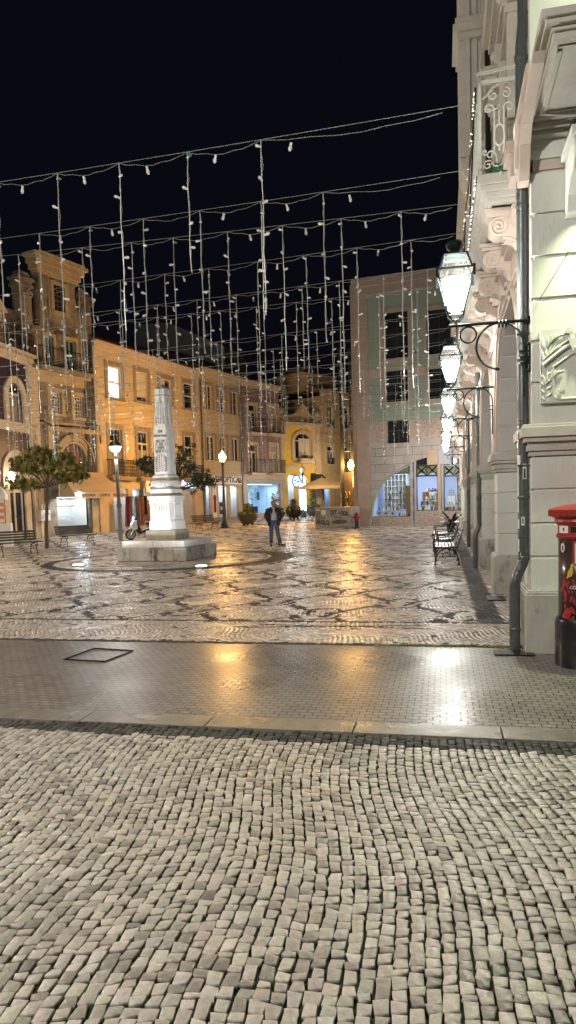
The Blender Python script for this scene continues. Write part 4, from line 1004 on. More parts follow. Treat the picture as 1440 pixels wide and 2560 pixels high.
mb=MB(); mb.ball(((u_(536)),-.05,2.1),.22,8,sc_=(1,.1,1.2)); mb.box(u_(533),u_(539),-.05,-.04,1.0,1.9); mb.build('poster_print','cloth_red',pp)
mb=MB()
for k in range(5): mb.box(u_(549)+.2*k,u_(549)+.12+.2*k,1.0,1.1,.9,1.5+.3*(k%2))
O.part(mb,'window_display','bluepaper'); mb=MB(); mb.box(u_(577),u_(597),.9,1.3,.28,1.3); O.part(mb,'display_counter','white')
mb=MB(); mb.box(0,O.W,-.12,0,-.3,.25+gz(56)); O.part(mb,'plinth','trimgrey')
mb=MB(); mb.tube([(.12,-.12,.2),(.12,-.12,hz+.2)],.07,8); mb.tube([(O.W-.1,-.12,.2),(O.W-.1,-.12,hz)],.07,8); O.part(mb,'drainpipe','pipe')
# ---------------- pink tiled building
P=Fac('pink_tiled_building',610,58.6,705,63.1,'narrow building clad in patterned pinkish tiles with two iron balconies on each floor')
hz=P.z(610,965); cz=P.z(610,950); u_=lambda px: P.uv(px,1240)[0]
for pl,yt,yb,pr,kd,pn in ((620,1010,1078,640,'french','darkglass'),(673,1014,1082,694,'french','shutter'),(621,1110,1180,642,'french','darkglass'),(675,1112,1181,694,'french','shutter')):
    P.window(P.rect(pl,yt,yb,pr),kd,sur='trim',sw=.22,sill=False,pane=pn)
for a,b,y in ((619,655,1080),(671,704,1083),(619,655,1182),(673,704,1183)):
    P.balcony(P.uv(a,y)[0],P.uv(b,y)[0],P.z(a,y),h=1.15,d=.5,step=.13)
r=(u_(619),u_(699),.75,P.z(619,1209)); P.holes.append(r+(0,))
P.wall(hz,'pinktile'); P.bands([(.08,hz,hz+.15),(.2,hz+.15,hz+.35),(.35,hz+.35,cz)],'trim'); P.roof(cz+.04,1.6,.5)
P.room(r,'shopblue',2.4,95,(.72,.9,1)); P.shopglass(r,frame='wood_white',vs=(.62,))
mb=MB(); mb.box(0,P.W,-.1,0,P.z(619,1199),P.z(619,1186)); mb.box(0,u_(617),-.12,0,-.3,P.z(619,1199)); mb.box(u_(701),P.W,-.12,0,-.3,P.z(619,1199)); mb.box(u_(617),u_(701),-.05,.0,.1,.75); P.part(mb,'shopfront_surround','trim')
mb=MB(); mb.box(u_(617),u_(701),-.2,.05,P.z(619,1209),P.z(619,1199)-.01); P.part(mb,'shutter_box','farwall')
# indoor plants and stools in the blue shop
def twig(mb,c,h,r,n,seed,mi=0,s=.12):
    rr=random.Random(seed)
    for k in range(n):
        a=rr.random()*2*PI; q=rr.random()**.5*r; z=c[2]+h*rr.random()
        x,y=c[0]+q*math.cos(a),c[1]+q*math.sin(a); d=Vector((rr.uniform(-1,1),rr.uniform(-1,1),rr.uniform(-.6,.9))).normalized()*s; e=d.cross(Vector((rr.uniform(-1,1),rr.uniform(-1,1),rr.uniform(-1,1)))).normalized()*s*.35
        mb.add([(x,y,z),(x+d.x*.5+e.x,y+d.y*.5+e.y,z+d.z*.5+e.z),(x+d.x,y+d.y,z+d.z),(x+d.x*.5-e.x,y+d.y*.5-e.y,z+d.z*.5-e.z)],[(0,1,2,3)],mi)
mb=MB(); uu=u_(651); twig(mb,(uu,.9,1.9),1.3,.6,160,5); mb.tube([(uu,.9,1.2),(uu,.9,2.6)],.03,5,1); mb.box(uu-.4,uu+.5,.7,1.2,.76,1.35,2); P.part(mb,'potted_plant',['leaf','bark','scblack'])
mb=MB(); mb.lathe([(.3,1.4),(.3,1.47),(.04,1.45),(.04,.8),(.25,.76)],(u_(634),.8,0),10); mb.box(u_(688),u_(692),1.9,2.0,1.9,2.6); P.part(mb,'shop_stool','scblack')
# ---------------- little yellow palace with arched window
B=Fac('small_yellow_palace',706,63.2,806,66.3,'small bright yellow building with a curved parapet and one big arched window')
hz=B.z(706,1064); cz=B.z(706,1056); u_=lambda px: B.uv(px,1200)[0]
r=B.rect(735,1082,1146,779); B.window(r,'cross',sur='trim',sw=.35,arch=.75,cur=(.3,.95,.0,.8,'wood_white'),proud=.12)
d0=B.z(710,1172)
for a,b in ((720,737),(745,769),(779,795)):
    z1=B.z(a,1186); B.holes.append((u_(a),u_(b),.3,z1,1.0))
B.wall(hz,'brightyellow')
for a,b,c in ((720,737,'shopwhite'),(745,769,'shopblue')):
    rr=(u_(a),u_(b),.3,B.z(a,1186)); B.room(rr,c,1.6,42,(.75,.9,1)); B.shopglass(rr,frame='wood_white',vs=(.5,))
mb=MB(); mb.box(u_(779),u_(795),.2,.25,.3,B.z(779,1186)); B.part(mb,'door_panel','shutter')
B.bands([(.1,d0,d0+.15),(.2,d0+.15,d0+.3)],'trim','string_course')
B.bands([(.12,hz,hz+.12),(.3,hz+.12,hz+.3),(.42,hz+.3,cz+.05)],'trim')
mb=MB(); n=24; W=B.W; prof=[(0,cz)]
for k in range(n+1):
    t=k/n; prof.append((W*t, cz+.55+.95*math.exp(-((t-.55)/.13)**2)+.25*math.exp(-((t-.55)/.3)**2)))
prof.append((W,cz)); mb.prism(prof,.0,.3); 
for k in range(1,n+1): mb.tube([(prof[k][0],-.03,prof[k][1]),(prof[k+1][0],-.03,prof[k+1][1])] if k<n+1 else [],.09,5)
mb.lathe([(.25,cz+.5),(.3,cz+.6),(.15,cz+.75),(.28,cz+1.0),(.2,cz+1.25),(.05,cz+1.4)],(.3,.15,0),8); mb.lathe([(.25,cz+.5),(.3,cz+.6),(.15,cz+.75),(.28,cz+1.0),(.2,cz+1.25),(.05,cz+1.4)],(W-.3,.15,0),8)
B.part(mb,'parapet','baroquelight')
mb=MB(); mb.box(0,.32,-.1,0,.2,hz); B.part(mb,'pilaster','trim'); mb=MB(); mb.box(W-.75,W-.1,-.1,0,.2,hz)
for k in range(22): mb.box(W-.78,W-.07,-.13,-.1,.5+.42*k,.86+.42*k)
B.part(mb,'pilaster','trim')
mb=MB(); uc=(r[0]+r[1])/2; mb.box(uc-.9,uc+.9,-.6,.0,r[2]-.45,r[2]-.3); mb.box(uc-.7,uc+.7,-.55,-.3,r[2]-.3,r[2]-.0); fb=B.part(mb,'window_balcony','trim')
mb=MB(); twig(mb,(uc,-.45,r[2]-.05),.3,.6,140,9,s=.14); mb.build('flowers','leafdark',fb)
mb=MB(); mb.prism([(0,0),(-1.5,-1.0),(-1.5,-1.15),(0,-1.15)],u_(777),u_(803),ax='x'); 
o=mb.build('shop_awning','blackcanvas',B.root); o.location=(0,0,B.z(777,1186)+.1)
# round lit sign
mb=MB(); mb.lathe([(.001,-.08),(.5,-.08),(.5,.08),(.001,.08)],n=28,axis='y'); rs=mb.build('round_sign','e_sign',B.root); rs.location=(u_(727),-.7,B.z(727,1204))
mb=MB()
for rr_ in (.5,): mb.tube([(rr_*math.cos(2*PI*k/28),-.09,rr_*math.sin(2*PI*k/28)) for k in range(28)],.05,5,closed=True)
mb.tube([(-.35*math.cos(a),-.09,.16-.12*math.sin(2*a)) for a in [PI*k/12 for k in range(13)]],.035,4); mb.tube([(-.3*math.cos(a),-.09,-.14-.1*math.sin(2*a)) for a in [PI*k/12 for k in range(13)]],.035,4); mb.box(-.3,.3,-.1,-.08,-.02,.04); mb.box(-.7,.6,-.02,.02,.56,.66)
mb.build('sign_ring','scblack',rs)
# ---------------- tall plain building right of it
Q=Fac('rear_cream_building',807,66.5,900,70.2,'tall plain cream building rising at the end of the lane, partly behind the iron props')
hz=Q.z(807,990); cz=Q.z(807,974)
for pl,yt,yb,pr in ((817,1015,1068,833),(858,1020,1070,872),(817,1115,1160,834),(858,1118,1162,872)): 
    w_=Q.window(Q.rect(pl,yt,yb,pr),'french',sur='trim',sw=.3); 
    rr=Q.rect(pl,yt,yb,pr); mb=MB(); 
    for k in range(9): mb.box(rr[0]+k*(rr[1]-rr[0])/9,rr[0]+k*(rr[1]-rr[0])/9+.03,-.16,-.13,rr[2],rr[2]+.5)
    mb.box(rr[0],rr[1],-.17,-.12,rr[2]+.5,rr[2]+.54); mb.build('window_guard','iron',w_)
u_=lambda px: Q.uv(px,1240)[0]
rd=(u_(812),u_(826),.4,Q.z(812,1205)); Q.holes.append(rd+(0,))
Q.wall(hz,'ochre'); Q.bands([(.12,hz,hz+.2),(.3,hz+.2,cz)],'trim'); Q.bands([(.06,Q.z(807,1092),Q.z(807,1084))],'trim','string_course'); Q.roof(cz+.04,1.2,.4)
Q.room(rd,'shopblue',1.2,16,(.6,.8,1)); Q.shopglass(rd,frame='wood_white')
mb=MB(); mb.box(-.9,3.6,1.5,5,cz,cz+1.45); mb.box(-1.1,3.8,1.3,5.2,cz+1.45,cz+1.7); Q.part(mb,'attic','ochre')
# ---------------- old baroque house
H=Fac('baroque_house',97,38.1,246,42,'tall decayed baroque house with a moulded gable and peeling walls')
z=H.z; u_=lambda px: H.uv(px,1250)[0]
e0=z(100,930)     # main cornice level above second row
for pl,yt,yb,pr in ((125,978,1032,154),(184,990,1043,210)): H.window(H.rect(pl,yt,yb,pr),'grid',sur='baroquelight',sw=.22,sill=True)
for pl,yt,yb,pr in ((110,838,915,134),(163,848,925,190)): H.window(H.rect(pl,yt,yb,pr),'case',frame='palegreen',sur='baroquelight',sw=.16,sill=False,pane='darkglass')
gw=H.rect(132,710,775,161)
u0,zt=H.uv(140,1240); rs_=(u_(142),u_(222),.55,z(142,1241)); H.holes.append(rs_+(0,))
ra=H.rect(150,1107,1172,216); H.holes.append((*ra,1.0))
H.wall(z(110,835)+.35,'baroque')
mb=MB(); zz=(ra[2],ra[3]); mb.box(ra[0],ra[1],.2,.26,ra[2],ra[3]); 
for k in range(1,6): mb.box(ra[0]+(ra[1]-ra[0])*k/6-.03,ra[0]+(ra[1]-ra[0])*k/6+.03,.17,.2,ra[2],ra[3])
H.part(mb,'fanlight_boards',mat('red_brown_boards',(.2,.1,.07),.8,(.14,.07,.05),4))
mb=MB(); cx=(ra[0]+ra[1])/2; r_=(ra[1]-ra[0])/2; zc=ra[3]-r_
for ro,ri,pw in ((0,.18,.06),(.2,.42,.1),(.44,.52,.16)):
    for k in range(20):
        g0,g1=PI*k/20,PI*(k+1)/20; P4=[(cx+(r_+q)*math.cos(g),zc+(r_+q)*math.sin(g)) for q,g in ((ro,g0),(ri,g0),(ri,g1),(ro,g1))]
        mb.add([(p[0],-pw,p[1]) for p in P4]+[(p[0],0,p[1]) for p in P4],[(0,1,2,3),(0,4,5,1),(1,5,6,2),(2,6,7,3),(3,7,4,0)])
zl=z(110,1080)
mb.box(cx-r_-1.0,cx+r_+1.1,-.2,0,ra[3]+.62,ra[3]+.85); mb.box(cx-r_-.9,cx-r_-.6,-.12,0,ra[2]-.3,ra[3]+.62); mb.box(cx+r_+.6,cx+r_+.95,-.12,0,ra[2]-.3,ra[3]+.62); mb.box(cx-.14,cx+.14,-.22,0,ra[3]+.1,ra[3]+.62)
mb.box(cx-r_-1.0,cx+r_+1.1,-.18,0,ra[2]-.35,ra[2]-.15)
H.part(mb,'portal_arch','baroquelight',bevel=.01)
mb=MB(); mb.box(.1,H.W-.3,-.08,0,z(150,1062),z(150,1056)); H.part(mb,'string_course','baroquelight'); mb=MB(); mb.box(.1,H.W-.3,-.2,0,e0-.05,e0+.12); mb.box(.1,H.W-.3,-.34,0,e0+.12,e0+.3); mb.box(.1,H.W-.3,-.1,0,e0-.5,e0-.05); H.part(mb,'cornice','baroquelight',bevel=.01)
H.balcony(.2,H.W-.5,e0+.3,h=1.0,d=.6,step=.13,slab='baroque')
mb=MB(); mb.tube([(0,-.1,z(100,1062)),(.4,-.16,z(100,1052)),(1.2,-.14,z(110,1062)),(H.W-.6,-.14,z(220,1070)),(H.W-.2,-.1,z(240,1062)),(H.W+.25,-.16,z(255,1066)),(H.W+.32,-.14,z(258,1110))],.045,5); H.part(mb,'wall_cable','iron')
mb=MB(); mb.box(H.W-.72,H.W-.12,-.12,0,-.2,z(235,930)); H.part(mb,'mouldy_pilaster',mat('black_mouldy_render',(.1,.08,.06),.9,(.03,.025,.02),2,c3=(.3,.22,.13),s3=1.2,t3=.62,detail=8))
mb=MB(); mb.tube([(H.W-.05,-.1,0),(H.W-.05,-.1,z(245,850))],.07,8); H.part(mb,'drainpipe','pipe')
mb=MB(); mb.box(u_(226),u_(262) if u_(262)<H.W else H.W-.1,-.14,0,-.2,z(230,1180)-.2); H.part(mb,'shop_pilaster','baroquelight',bevel=.01)
# gable
zg=z(110,835)+.35; a_=lambda px,py: H.uv(px,py)
prof=[a_(101,846),a_(102,800),a_(101,740),a_(97,690),a_(88,655),a_(84,648),(a_(200,690)[0],a_(200,686)[1]),a_(189,700),a_(187,740),a_(195,780),a_(212,810),a_(228,845)]
prof=[(p[0],max(p[1],zg-.1)) for p in prof]
mb=MB(); mb.prism(prof,.02,.55); g=H.part(mb,'gable','baroque')
mb=MB()
tl=a_(78,632); trr=a_(207,672); zt0=(tl[1]+trr[1])/2
for e,da,db in ((.05,-.95,-.8),(.14,-.8,-.5),(.26,-.5,-.2),(.4,-.2,0.0)):
    mb.prism([(prof[5][0]+.25-e*1.3,zt0+da),(prof[6][0]-.25+e*1.3,zt0+da),(prof[6][0]-.25+e*1.3,zt0+db),(prof[5][0]+.25-e*1.3,zt0+db)],-e,.55)
mb.box(prof[5][0],prof[6][0],-.45,.6,zt0,zt0+.06); mb.build('gable_cornice','baroquelight',g,bevel=.015)
mb=MB(); u0,u1,z0,z1=gw; b=.2
mb.box(u0-b,u0,-.06,.02,z0-b,z1+b); mb.box(u1,u1+b,-.06,.02,z0-b,z1+b); mb.box(u0,u1,-.06,.02,z1,z1+b); mb.box(u0-.1,u1+.1,-.12,.02,z0-b,z0)
mb.box(u0-.35,u0-.28,-.03,.02,z0-.4,z1+.35); mb.box(u1+.28,u1+.35,-.03,.02,z0-.4,z1+.35); mb.box(u0-.35,u1+.35,-.03,.02,z1+.35,z1+.42)
mb.build('gable_trim','baroquelight',g)
mb=MB(); mb.box(u0,u1,.0,.018,z0,z1,0); 
for k in range(1,3): mb.box(u0+(u1-u0)*k/3-.025,u0+(u1-u0)*k/3+.025,-.02,.0,z0,z1,1)
for k in range(1,5): mb.box(u0,u1,-.018,.0,z0+(z1-z0)*k/5-.02,z0+(z1-z0)*k/5+.02,1)
mb.build('gable_window',['darkglass','bark'],g)
mb=MB()   # side scroll ornaments
for (px,py,s_) in ((62,705,1),(214,752,-1)):
    cu_,cz_=a_(px,py); mb=MB(); mb.box(cu_-.38,cu_+.38,.0,.6,zg-1.2,cz_-.25); mb.box(cu_-.5,cu_+.5,-.08,.68,cz_-.25,cz_-.1); mb.box(cu_-.42,cu_+.42,-.04,.64,cz_-.1,cz_+.1); mb.box(cu_-.56,cu_+.56,-.12,.7,cz_+.1,cz_+.24); mb.prism([(cu_-.45,cz_+.24),(cu_+.45,cz_+.24),(cu_+.25,cz_+.5),(cu_-.3,cz_+.55)],0,.5); mb.tube([(x,-.06,zq) for x,zq in spiral(cu_+s_*.25,cz_-.55,.25,1.4,PI/2,18,dirn=s_)],.06,5); mb.build('gable_finial','baroque',g,bevel=.02)
mb=MB(); mb.box(-1.9,0.0,.3,5,-.3,zg+.6); H.part(mb,'side_wing','baroque')
H.room(rs_,'shopwhite',1.5,42,(1,.98,.78)); H.shopglass(rs_)
mb=MB(); ua,ub=rs_[0],rs_[1]
mb.box(ua+.3,ub-.5,.6,1.1,1.75,1.8,0); mb.box(ua+.3,ub-.5,.6,1.1,1.1,1.15,1)
for k in range(9): mb.prism([(ua+.6+.16*k,1.8),(ua+.68+.16*k,1.8),(ua+.72+.16*k,2.05),(ua+.62+.16*k,2.05)],.75,.85,1)
twig(mb,(ua+1.6,1.3,2.1),.5,.4,60,3,2); H.part(mb,'window_display',['cloth_red','paper','leaf'])
# awning with lettering
aw=H; ua,ub=u_(138),u_(262); zt_=z(150,1181); mb=MB(); dz=zt_-z(145,1226)
mb.quad((ua+.3,-.05,zt_),(ub-.2,-.05,zt_),(ub+.05,-1.5,zt_-1.15),(ua-.05,-1.5,zt_-1.15)); mb.quad((ua+.3,-.05,zt_-.02),(ub-.2,-.05,zt_-.02),(ub+.05,-1.5,zt_-1.17),(ua-.05,-1.5,zt_-1.17))
mb.box(ua-.05,ub+.05,-1.52,-1.5,zt_-1.47,zt_-1.15); mb.add([(ua+.3,-.05,zt_),(ua-.05,-1.5,zt_-1.15),(ua-.05,-1.5,zt_-1.4),(ua+.3,-.05,zt_-1.3)],[(0,1,2,3)]); mb.add([(ub-.2,-.05,zt_),(ub+.05,-1.5,zt_-1.15),(ub+.05,-1.5,zt_-1.4),(ub-.2,-.05,zt_-1.3)],[(0,1,2,3)])
awn=H.part(mb,'shop_awning','canvas')
text_part('lettering','OURIVESARIA    CAMPOS    RELOJOARIA',.24,'scblack',awn,T3((ua+ub)/2+.25,-1.53,zt_-1.31),ext=.003,sx=.95)
# ---------------- purple tiled house at the left edge
Tn=Fac('purple_tiled_house',-190,29,96,37.9,'house faced in dark purple glazed tiles with stone arches, cut by the left edge')
z=Tn.z; u_=lambda px: Tn.uv(px,1250)[0]; hz=z(40,905); cz=z(40,878)
r1=Tn.rect(15,952,1052,54); Tn.window(r1,'french',sur='trim',sw=.34,arch=1.0,proud=.12,cur=(.1,.9,0,.7,'curtain'))
r2=Tn.rect(-80,925,1050,-30); Tn.window(r2,'french',sur='trim',sw=.34,arch=1.0,proud=.12)
for pl,pr in ((22,61),(-62,-18)):
    ud,ue=u_(pl),u_(pr); zt_=z(22,1148); Tn.holes.append((ud,ue,.05,zt_,1.0))
    zi=z(22,1182); zd=z(22,1228)
    mb=MB(); b=.07
    mb.box(ud,ue,.1,.18,zi-.08,zi+.08); mb.box(ud,ue,.1,.18,zd-.06,zd+.1)
    cxx=(ud+ue)/2
    for a,c in ((ud,ud+b),(cxx-b,cxx-.01),(cxx+.01,cxx+b),(ue-b,ue)): mb.box(a,c,.1,.18,.05,zd)
    mb.box(ud,ue,.1,.18,.05,.5); mb.box(ud+.1,cxx-.1,.09,.1,.12,.42); mb.box(ud,ud+b,.1,.18,zd,zt_-.6); mb.box(ue-b,ue,.1,.18,zd,zt_-.6)
    d=Tn.part(mb,'door','wood_white'); mb=MB(); mb.quad((ud,.15,.1),(ue,.15,.1),(ue,.15,zt_),(ud,.15,zt_)); mb.build('pane','darkglass',d)
    mb=MB(); mb.box(cxx-.03,cxx+.0,.04,.1,1.3,1.34); mb.ball((cxx,.06,1.3),.035,5); mb.build('handle','chrome',d)
    mb=MB(); r_=(ue-ud)/2; zc=zt_-r_
    for k in range(18):
        g0,g1=PI*k/18,PI*(k+1)/18; P4=[(cxx+q*math.cos(g),zc+q*math.sin(g)) for q,g in ((r_,g0),(r_+.5,g0),(r_+.5,g1),(r_,g1))]
        mb.add([(p[0],-.1,p[1]) for p in P4]+[(p[0],0,p[1]) for p in P4],[(0,1,2,3),(0,4,5,1),(1,5,6,2),(2,6,7,3),(3,7,4,0)])
    mb.box(ud-.5,ud,-.1,0,0,zc); mb.box(ue,ue+.5,-.1,0,0,zc); mb.box(ud-.56,ud+.0,-.15,0,zc-.1,zc+.1); mb.box(ue,ue+.56,-.15,0,zc-.1,zc+.1)
    mb.build('surround','trim',d,bevel=.01)
Tn.wall(hz,'purpletile'); Tn.bands([(.1,hz,hz+.15),(.22,hz+.15,hz+.4),(.4,hz+.4,cz)],'trim'); Tn.bands([(.1,r1[2]-.45,r1[2]-.12),(.16,r1[2]-.12,r1[2]-.0)],'trim','string_course')
mb=MB(); mb.box(Tn.W-.55,Tn.W+.35,-.14,.3,-.3,hz)
for k in range(20): mb.box(Tn.W-.57,Tn.W+.37,-.16,-.14,.3+.62*k,.3+.62*k+.58) if .3+.62*k+.58<hz else None
Tn.part(mb,'quoin_strip','trim',bevel=.01)
mb=MB(); u=3
while u<Tn.W:
    mb.tube([(u,-.25,cz),(u,-.25,cz+1.0)],.014,4); mb.tube([(u+.08*math.cos(2*PI*j/7),-.25,cz+.6+.2*math.sin(2*PI*j/7)) for j in range(7)],.012,3,closed=True); mb.tube([(u,-.25,cz+.1),(u+.1,-.35,cz-.1),(u,-.42,cz-.3)],.012,3); u+=.2
mb.box(2.5,Tn.W,-.27,-.23,cz+1.0,cz+1.04); Tn.part(mb,'roof_railing','iron')
# dormer
d0=Tn.rect(-30,745,850,27); mb=MB(); a,b,c,e=d0
mb.box(a-.2,b+.25,.6,3.5,cz-.2,e-.1); mb.prism([(a-.35+(b-a+.75)*k/14,e-.1+.75*math.sin(PI*k/14)) for k in range(15)],.35,3.5); dm=Tn.part(mb,'dormer','trim')
mb=MB(); mb.box(a+.15,b-.1,.55,.6,cz+.5,e+.15,1); 
for q in (0,.47,.94): mb.box(a+.12+(b-a-.3)*q,a+.2+(b-a-.3)*q,.5,.55,cz+.4,e+.2,0)
mb.box(a+.1,b-.05,.5,.55,e-.55,e-.45,0); mb.build('window',['wood_white','darkglass'],dm)
mb=MB(); mb.quad((0,0,cz),(Tn.W,0,cz),(Tn.W,5,cz+2.6),(0,5,cz+2.6)); mb.box(0,Tn.W,5,7,0,cz+2.6); Tn.part(mb,'roof','rooftile')
# wall lamp, meter box
mb=MB(); mb.lathe([(.05,-.25),(.13,-.1),(.16,.1),(.1,.22),(.03,.3)],n=10); 
ul,zl=Tn.uv(8,1195); wl=empty('wall_lamp',(0,0,0),0,'glaring warm white lamp on a scrolled white bracket beside the arched door','lamp')
x,y=Tn.A+Tn.d*ul-Tn.n*.45; wl.location=(x,y,zl); wl.rotation_euler=Tn.root.rotation_euler
mb.build('lamp_globe','e_warm',wl,smooth=True)
mb=MB(); mb.tube([(0,.45,-.3),(0,.1,-.35),(0,0,-.25)],.025,6); mb.tube([(0,.40+a,b) for a,b in spiral(0,-.55,.16,1.3,PI*.5,20)],.03,6); mb.build('bracket','whiteiron',wl)
ul,zl=Tn.uv(92,1290); mx_=H.uv(92,1290)
o=MB(); o.box(0,.62,-.28,0,0,.56); o.box(.28,.6,-.285,-.28,.02,.54); mbx=empty('meter_box',(0,0,0),0,'white stickered utility meter box on two pipes between the arched door and the tree','box')
x,y=Tn.A+Tn.d*(Tn.W-.35)-Tn.n*.15; mbx.location=(x,y,z(80,1303)); mbx.rotation_euler=H.root.rotation_euler
o.build('housing','white',mbx,bevel=.01)
mb=MB(); 
for k in range(6): mb.box(.05+.09*k,.1+.09*k,-.29,-.286,.1+.3*((k*7)%3)/3,.2+.3*((k*7)%3)/3)
mb.build('sticker','bluepaper',mbx)
mb=MB(); mb.tube([(.12,-.1,0),(.12,-.1,-1.2)],.03,6); mb.tube([(.34,-.1,0),(.34,-.1,-1.2)],.03,6); mb.tube([(.36,-.1,.56),(.36,-.1,3.0)],.025,6); mb.tube([(.12,-.1,.56),(.12,-.1,4.5)],.06,6); mb.build('conduit','baroquelight',mbx)
# ---------------- buildings behind the roofs
def backblock(name,pts,Y0,Y1,zb,mats,label):
    """gabled volume standing behind: outline of its end wall given at its own distance"""
    P3=[at(px,py,Y0) for px,py in pts]; dx=(pts[0][0]-720)/1775*(Y1-Y0)
    mb=MB(); n=len(P3); k=[(p[0],p[1],p[2]) for p in P3]; q=[(p[0]-4,p[1]+(Y1-Y0),p[2]) for p in P3]
    mb.add(k+q,[tuple(range(n)),tuple(range(2*n-1,n-1,-1))]+[(i,(i+1)%n,n+(i+1)%n,n+i) for i in range(n)])
    return tag(mb.build(name,mats),label,'building')
backblock('rear_building',[(332,890),(338,812),(420,806),(560,866),(566,925),(566,1000),(332,1000)],66,80,0,'farwall','dark grey blank gable wall rising behind the yellow roof')
backblock('rear_building',[(562,925),(562,868),(600,884),(612,898),(612,990),(562,990)],70,82,0,'baroque','low brown block beside the grey gable, above the optician roof')
backblock('rear_building',[(710,980),(716,930),(760,906),(775,905),(800,935),(800,990)],82,92,0,'rooftile','dark roof far behind the small yellow palace')
# ============================================================ green office building with the pottery shop
Gb=Fac('green_building',896,40.5,1190,38.2,'grey-green and pinkish stone building with a big arched shop window beyond the arcade',depth=9)
z=Gb.z; u_=lambda px,py=1240: Gb.uv(px,py)[0]
TOP=z(896,700); zg1=z(925,738); zst=z(925,1057); zbs=z(925,1110)
def gwin(pl,yt,yb,pr,sw=.2):
    r=Gb.rect(pl,yt,yb,pr); Gb.holes.append(r+(0,)); u0,u1,z0,z1=r
    mb=MB(); mb.box(u0,u1,.2,.24,z0,z1,0); 
    for q in (0,.48,.96): mb.box(u0+(u1-u0)*q,u0+(u1-u0)*q+.05,.17,.2,z0,z1,1)
    mb.box(u0,u1,.172,.2,z0+(z1-z0)*.55,z0+(z1-z0)*.55+.05,1); w=Gb.part(mb,'window',['darkglass','scblack'])
    mb=MB(); s=sw
    mb.box(u0-s,u0,-.05,.0,z0-s*.8,z1+s); mb.box(u1,u1+s,-.05,.0,z0-s*.8,z1+s); mb.box(u0,u1,-.05,.0,z1,z1+s); mb.box(u0,u1,-.05,.0,z0-s*.8,z0)
    mb.build('surround','moulding2',w)
M['moulding2']=mat('brownish_stone_surround',(.34,.26,.21),.6,(.29,.22,.18),3,bump=.001,bs=30)
M['bluestone']=mat('blue_grey_stone',(.34,.34,.37),.6,(.3,.3,.33),3,bump=.001); M['tanstone']=mat('tan_stone',(.4,.29,.2),.6,(.35,.25,.17),3,bump=.001)
gwin(960,782,900,1020); gwin(963,928,1006,1020); gwin(967,1053,1109,1023,.0001); gwin(1066,775,888,1126); gwin(1070,922,998,1128)
# arch outline, sampled from left foot to the crown and down again
arc_px=[(926,1318),(927,1290),(931,1262),(940,1235),(956,1208),(985,1181),(1012,1165),(1040,1151),(1075,1141),(1100,1139),(1131,1143),(1160,1151),(1190,1163)]
arc_uz=[Gb.uv(px,py) for px,py in arc_px]; au=[a for a,b in arc_uz]; az=[b for a,b in arc_uz]; az[0]=-.3
UE=Gb.W
mb=MB(); hs=Gb.holes
def cells(mb,u0,u1,z0,z1,mi,y=0):
    xs=sorted({u0,u1}|{v for h in hs for v in h[:2] if u0<v<u1}); zs=sorted({z0,z1}|{v for h in hs for v in h[2:4] if z0<v<z1})
    for i in range(len(xs)-1):
        for j in range(len(zs)-1):
            cx,cz=(xs[i]+xs[i+1])/2,(zs[j]+zs[j+1])/2
            if any(h[0]<cx<h[1] and h[2]<cz<h[3] for h in hs): continue
            mb.quad((xs[i],y,zs[j]),(xs[i+1],y,zs[j]),(xs[i+1],y,zs[j+1]),(xs[i],y,zs[j+1]),mi)
ug=u_(921,900); us_=u_(1075,1000); zR=z(1090,1022)
cells(mb,ug,UE,zst,zg1,0)
for h in hs:
    a,b,c,d=h[:4]; mi=0 if c>zst else 1
    mb.quad((a,0,c),(a,.22,c),(a,.22,d),(a,0,d),mi); mb.quad((b,0,c),(b,.22,c),(b,.22,d),(b,0,d),mi); mb.quad((a,0,d),(b,0,d),(b,.22,d),(a,.22,d),mi); mb.quad((a,0,c),(b,0,c),(b,.22,c),(a,.22,c),mi)
Gb.part(mb,'wall','greenwall')
mb=MB(); cells(mb,0,ug,zst,TOP,0); cells(mb,0,UE,zg1,TOP,0)
zl=max(az)+.02
cells(mb,0,UE,zl,zst,0)
cells(mb,0,au[0],-.3,zl,0)
n=60
def azf(u): return float(np.interp(u,au,az))
for k in range(n):
    t0,t1=au[0]+(UE-au[0])*k/n,au[0]+(UE-au[0])*(k+1)/n
    if k<14: # finer near the steep foot
        for q in range(4):
            a,b=t0+(t1-t0)*q/4,t0+(t1-t0)*(q+1)/4
            mb.quad((a,0,azf(a)),(b,0,azf(b)),(b,0,zl),(a,0,zl)); mb.quad((a,0,azf(a)),(b,0,azf(b)),(b,.45,azf(b)),(a,.45,azf(a)))
    else:
        mb.quad((t0,0,azf(t0)),(t1,0,azf(t1)),(t1,0,zl),(t0,0,zl)); mb.quad((t0,0,azf(t0)),(t1,0,azf(t1)),(t1,.45,azf(t1)),(t0,.45,azf(t0)))
D=Gb.depth
mb.quad((0,0,-.3),(0,D,-.3),(0,D,TOP),(0,0,TOP)); mb.quad((0,D,-.3),(UE,D,-.3),(UE,D,TOP),(0,D,TOP)); mb.quad((0,0,TOP),(UE,0,TOP),(UE,D,TOP),(0,D,TOP)); mb.quad((UE,0,-.3),(UE,D,-.3),(UE,D,TOP),(UE,0,TOP))
Gb.part(mb,'stone_cladding','greystone')
mb=MB(); cells(mb,u_(924,1080),UE,z(925,1108),zst,0,-.012); cells(mb,ug,UE,z(925,948),z(925,926),0,-.012); Gb.part(mb,'stone_panel','terrazzo')
mb=MB(); mb.box(-.12,UE,-.16,.3,TOP-.42,TOP); mb.box(-.06,UE,-.08,.3,zg1+.0,TOP-.42); mb.box(0,ug,-.05,.0,-.3,zg1); Gb.part(mb,'parapet','moulding2')
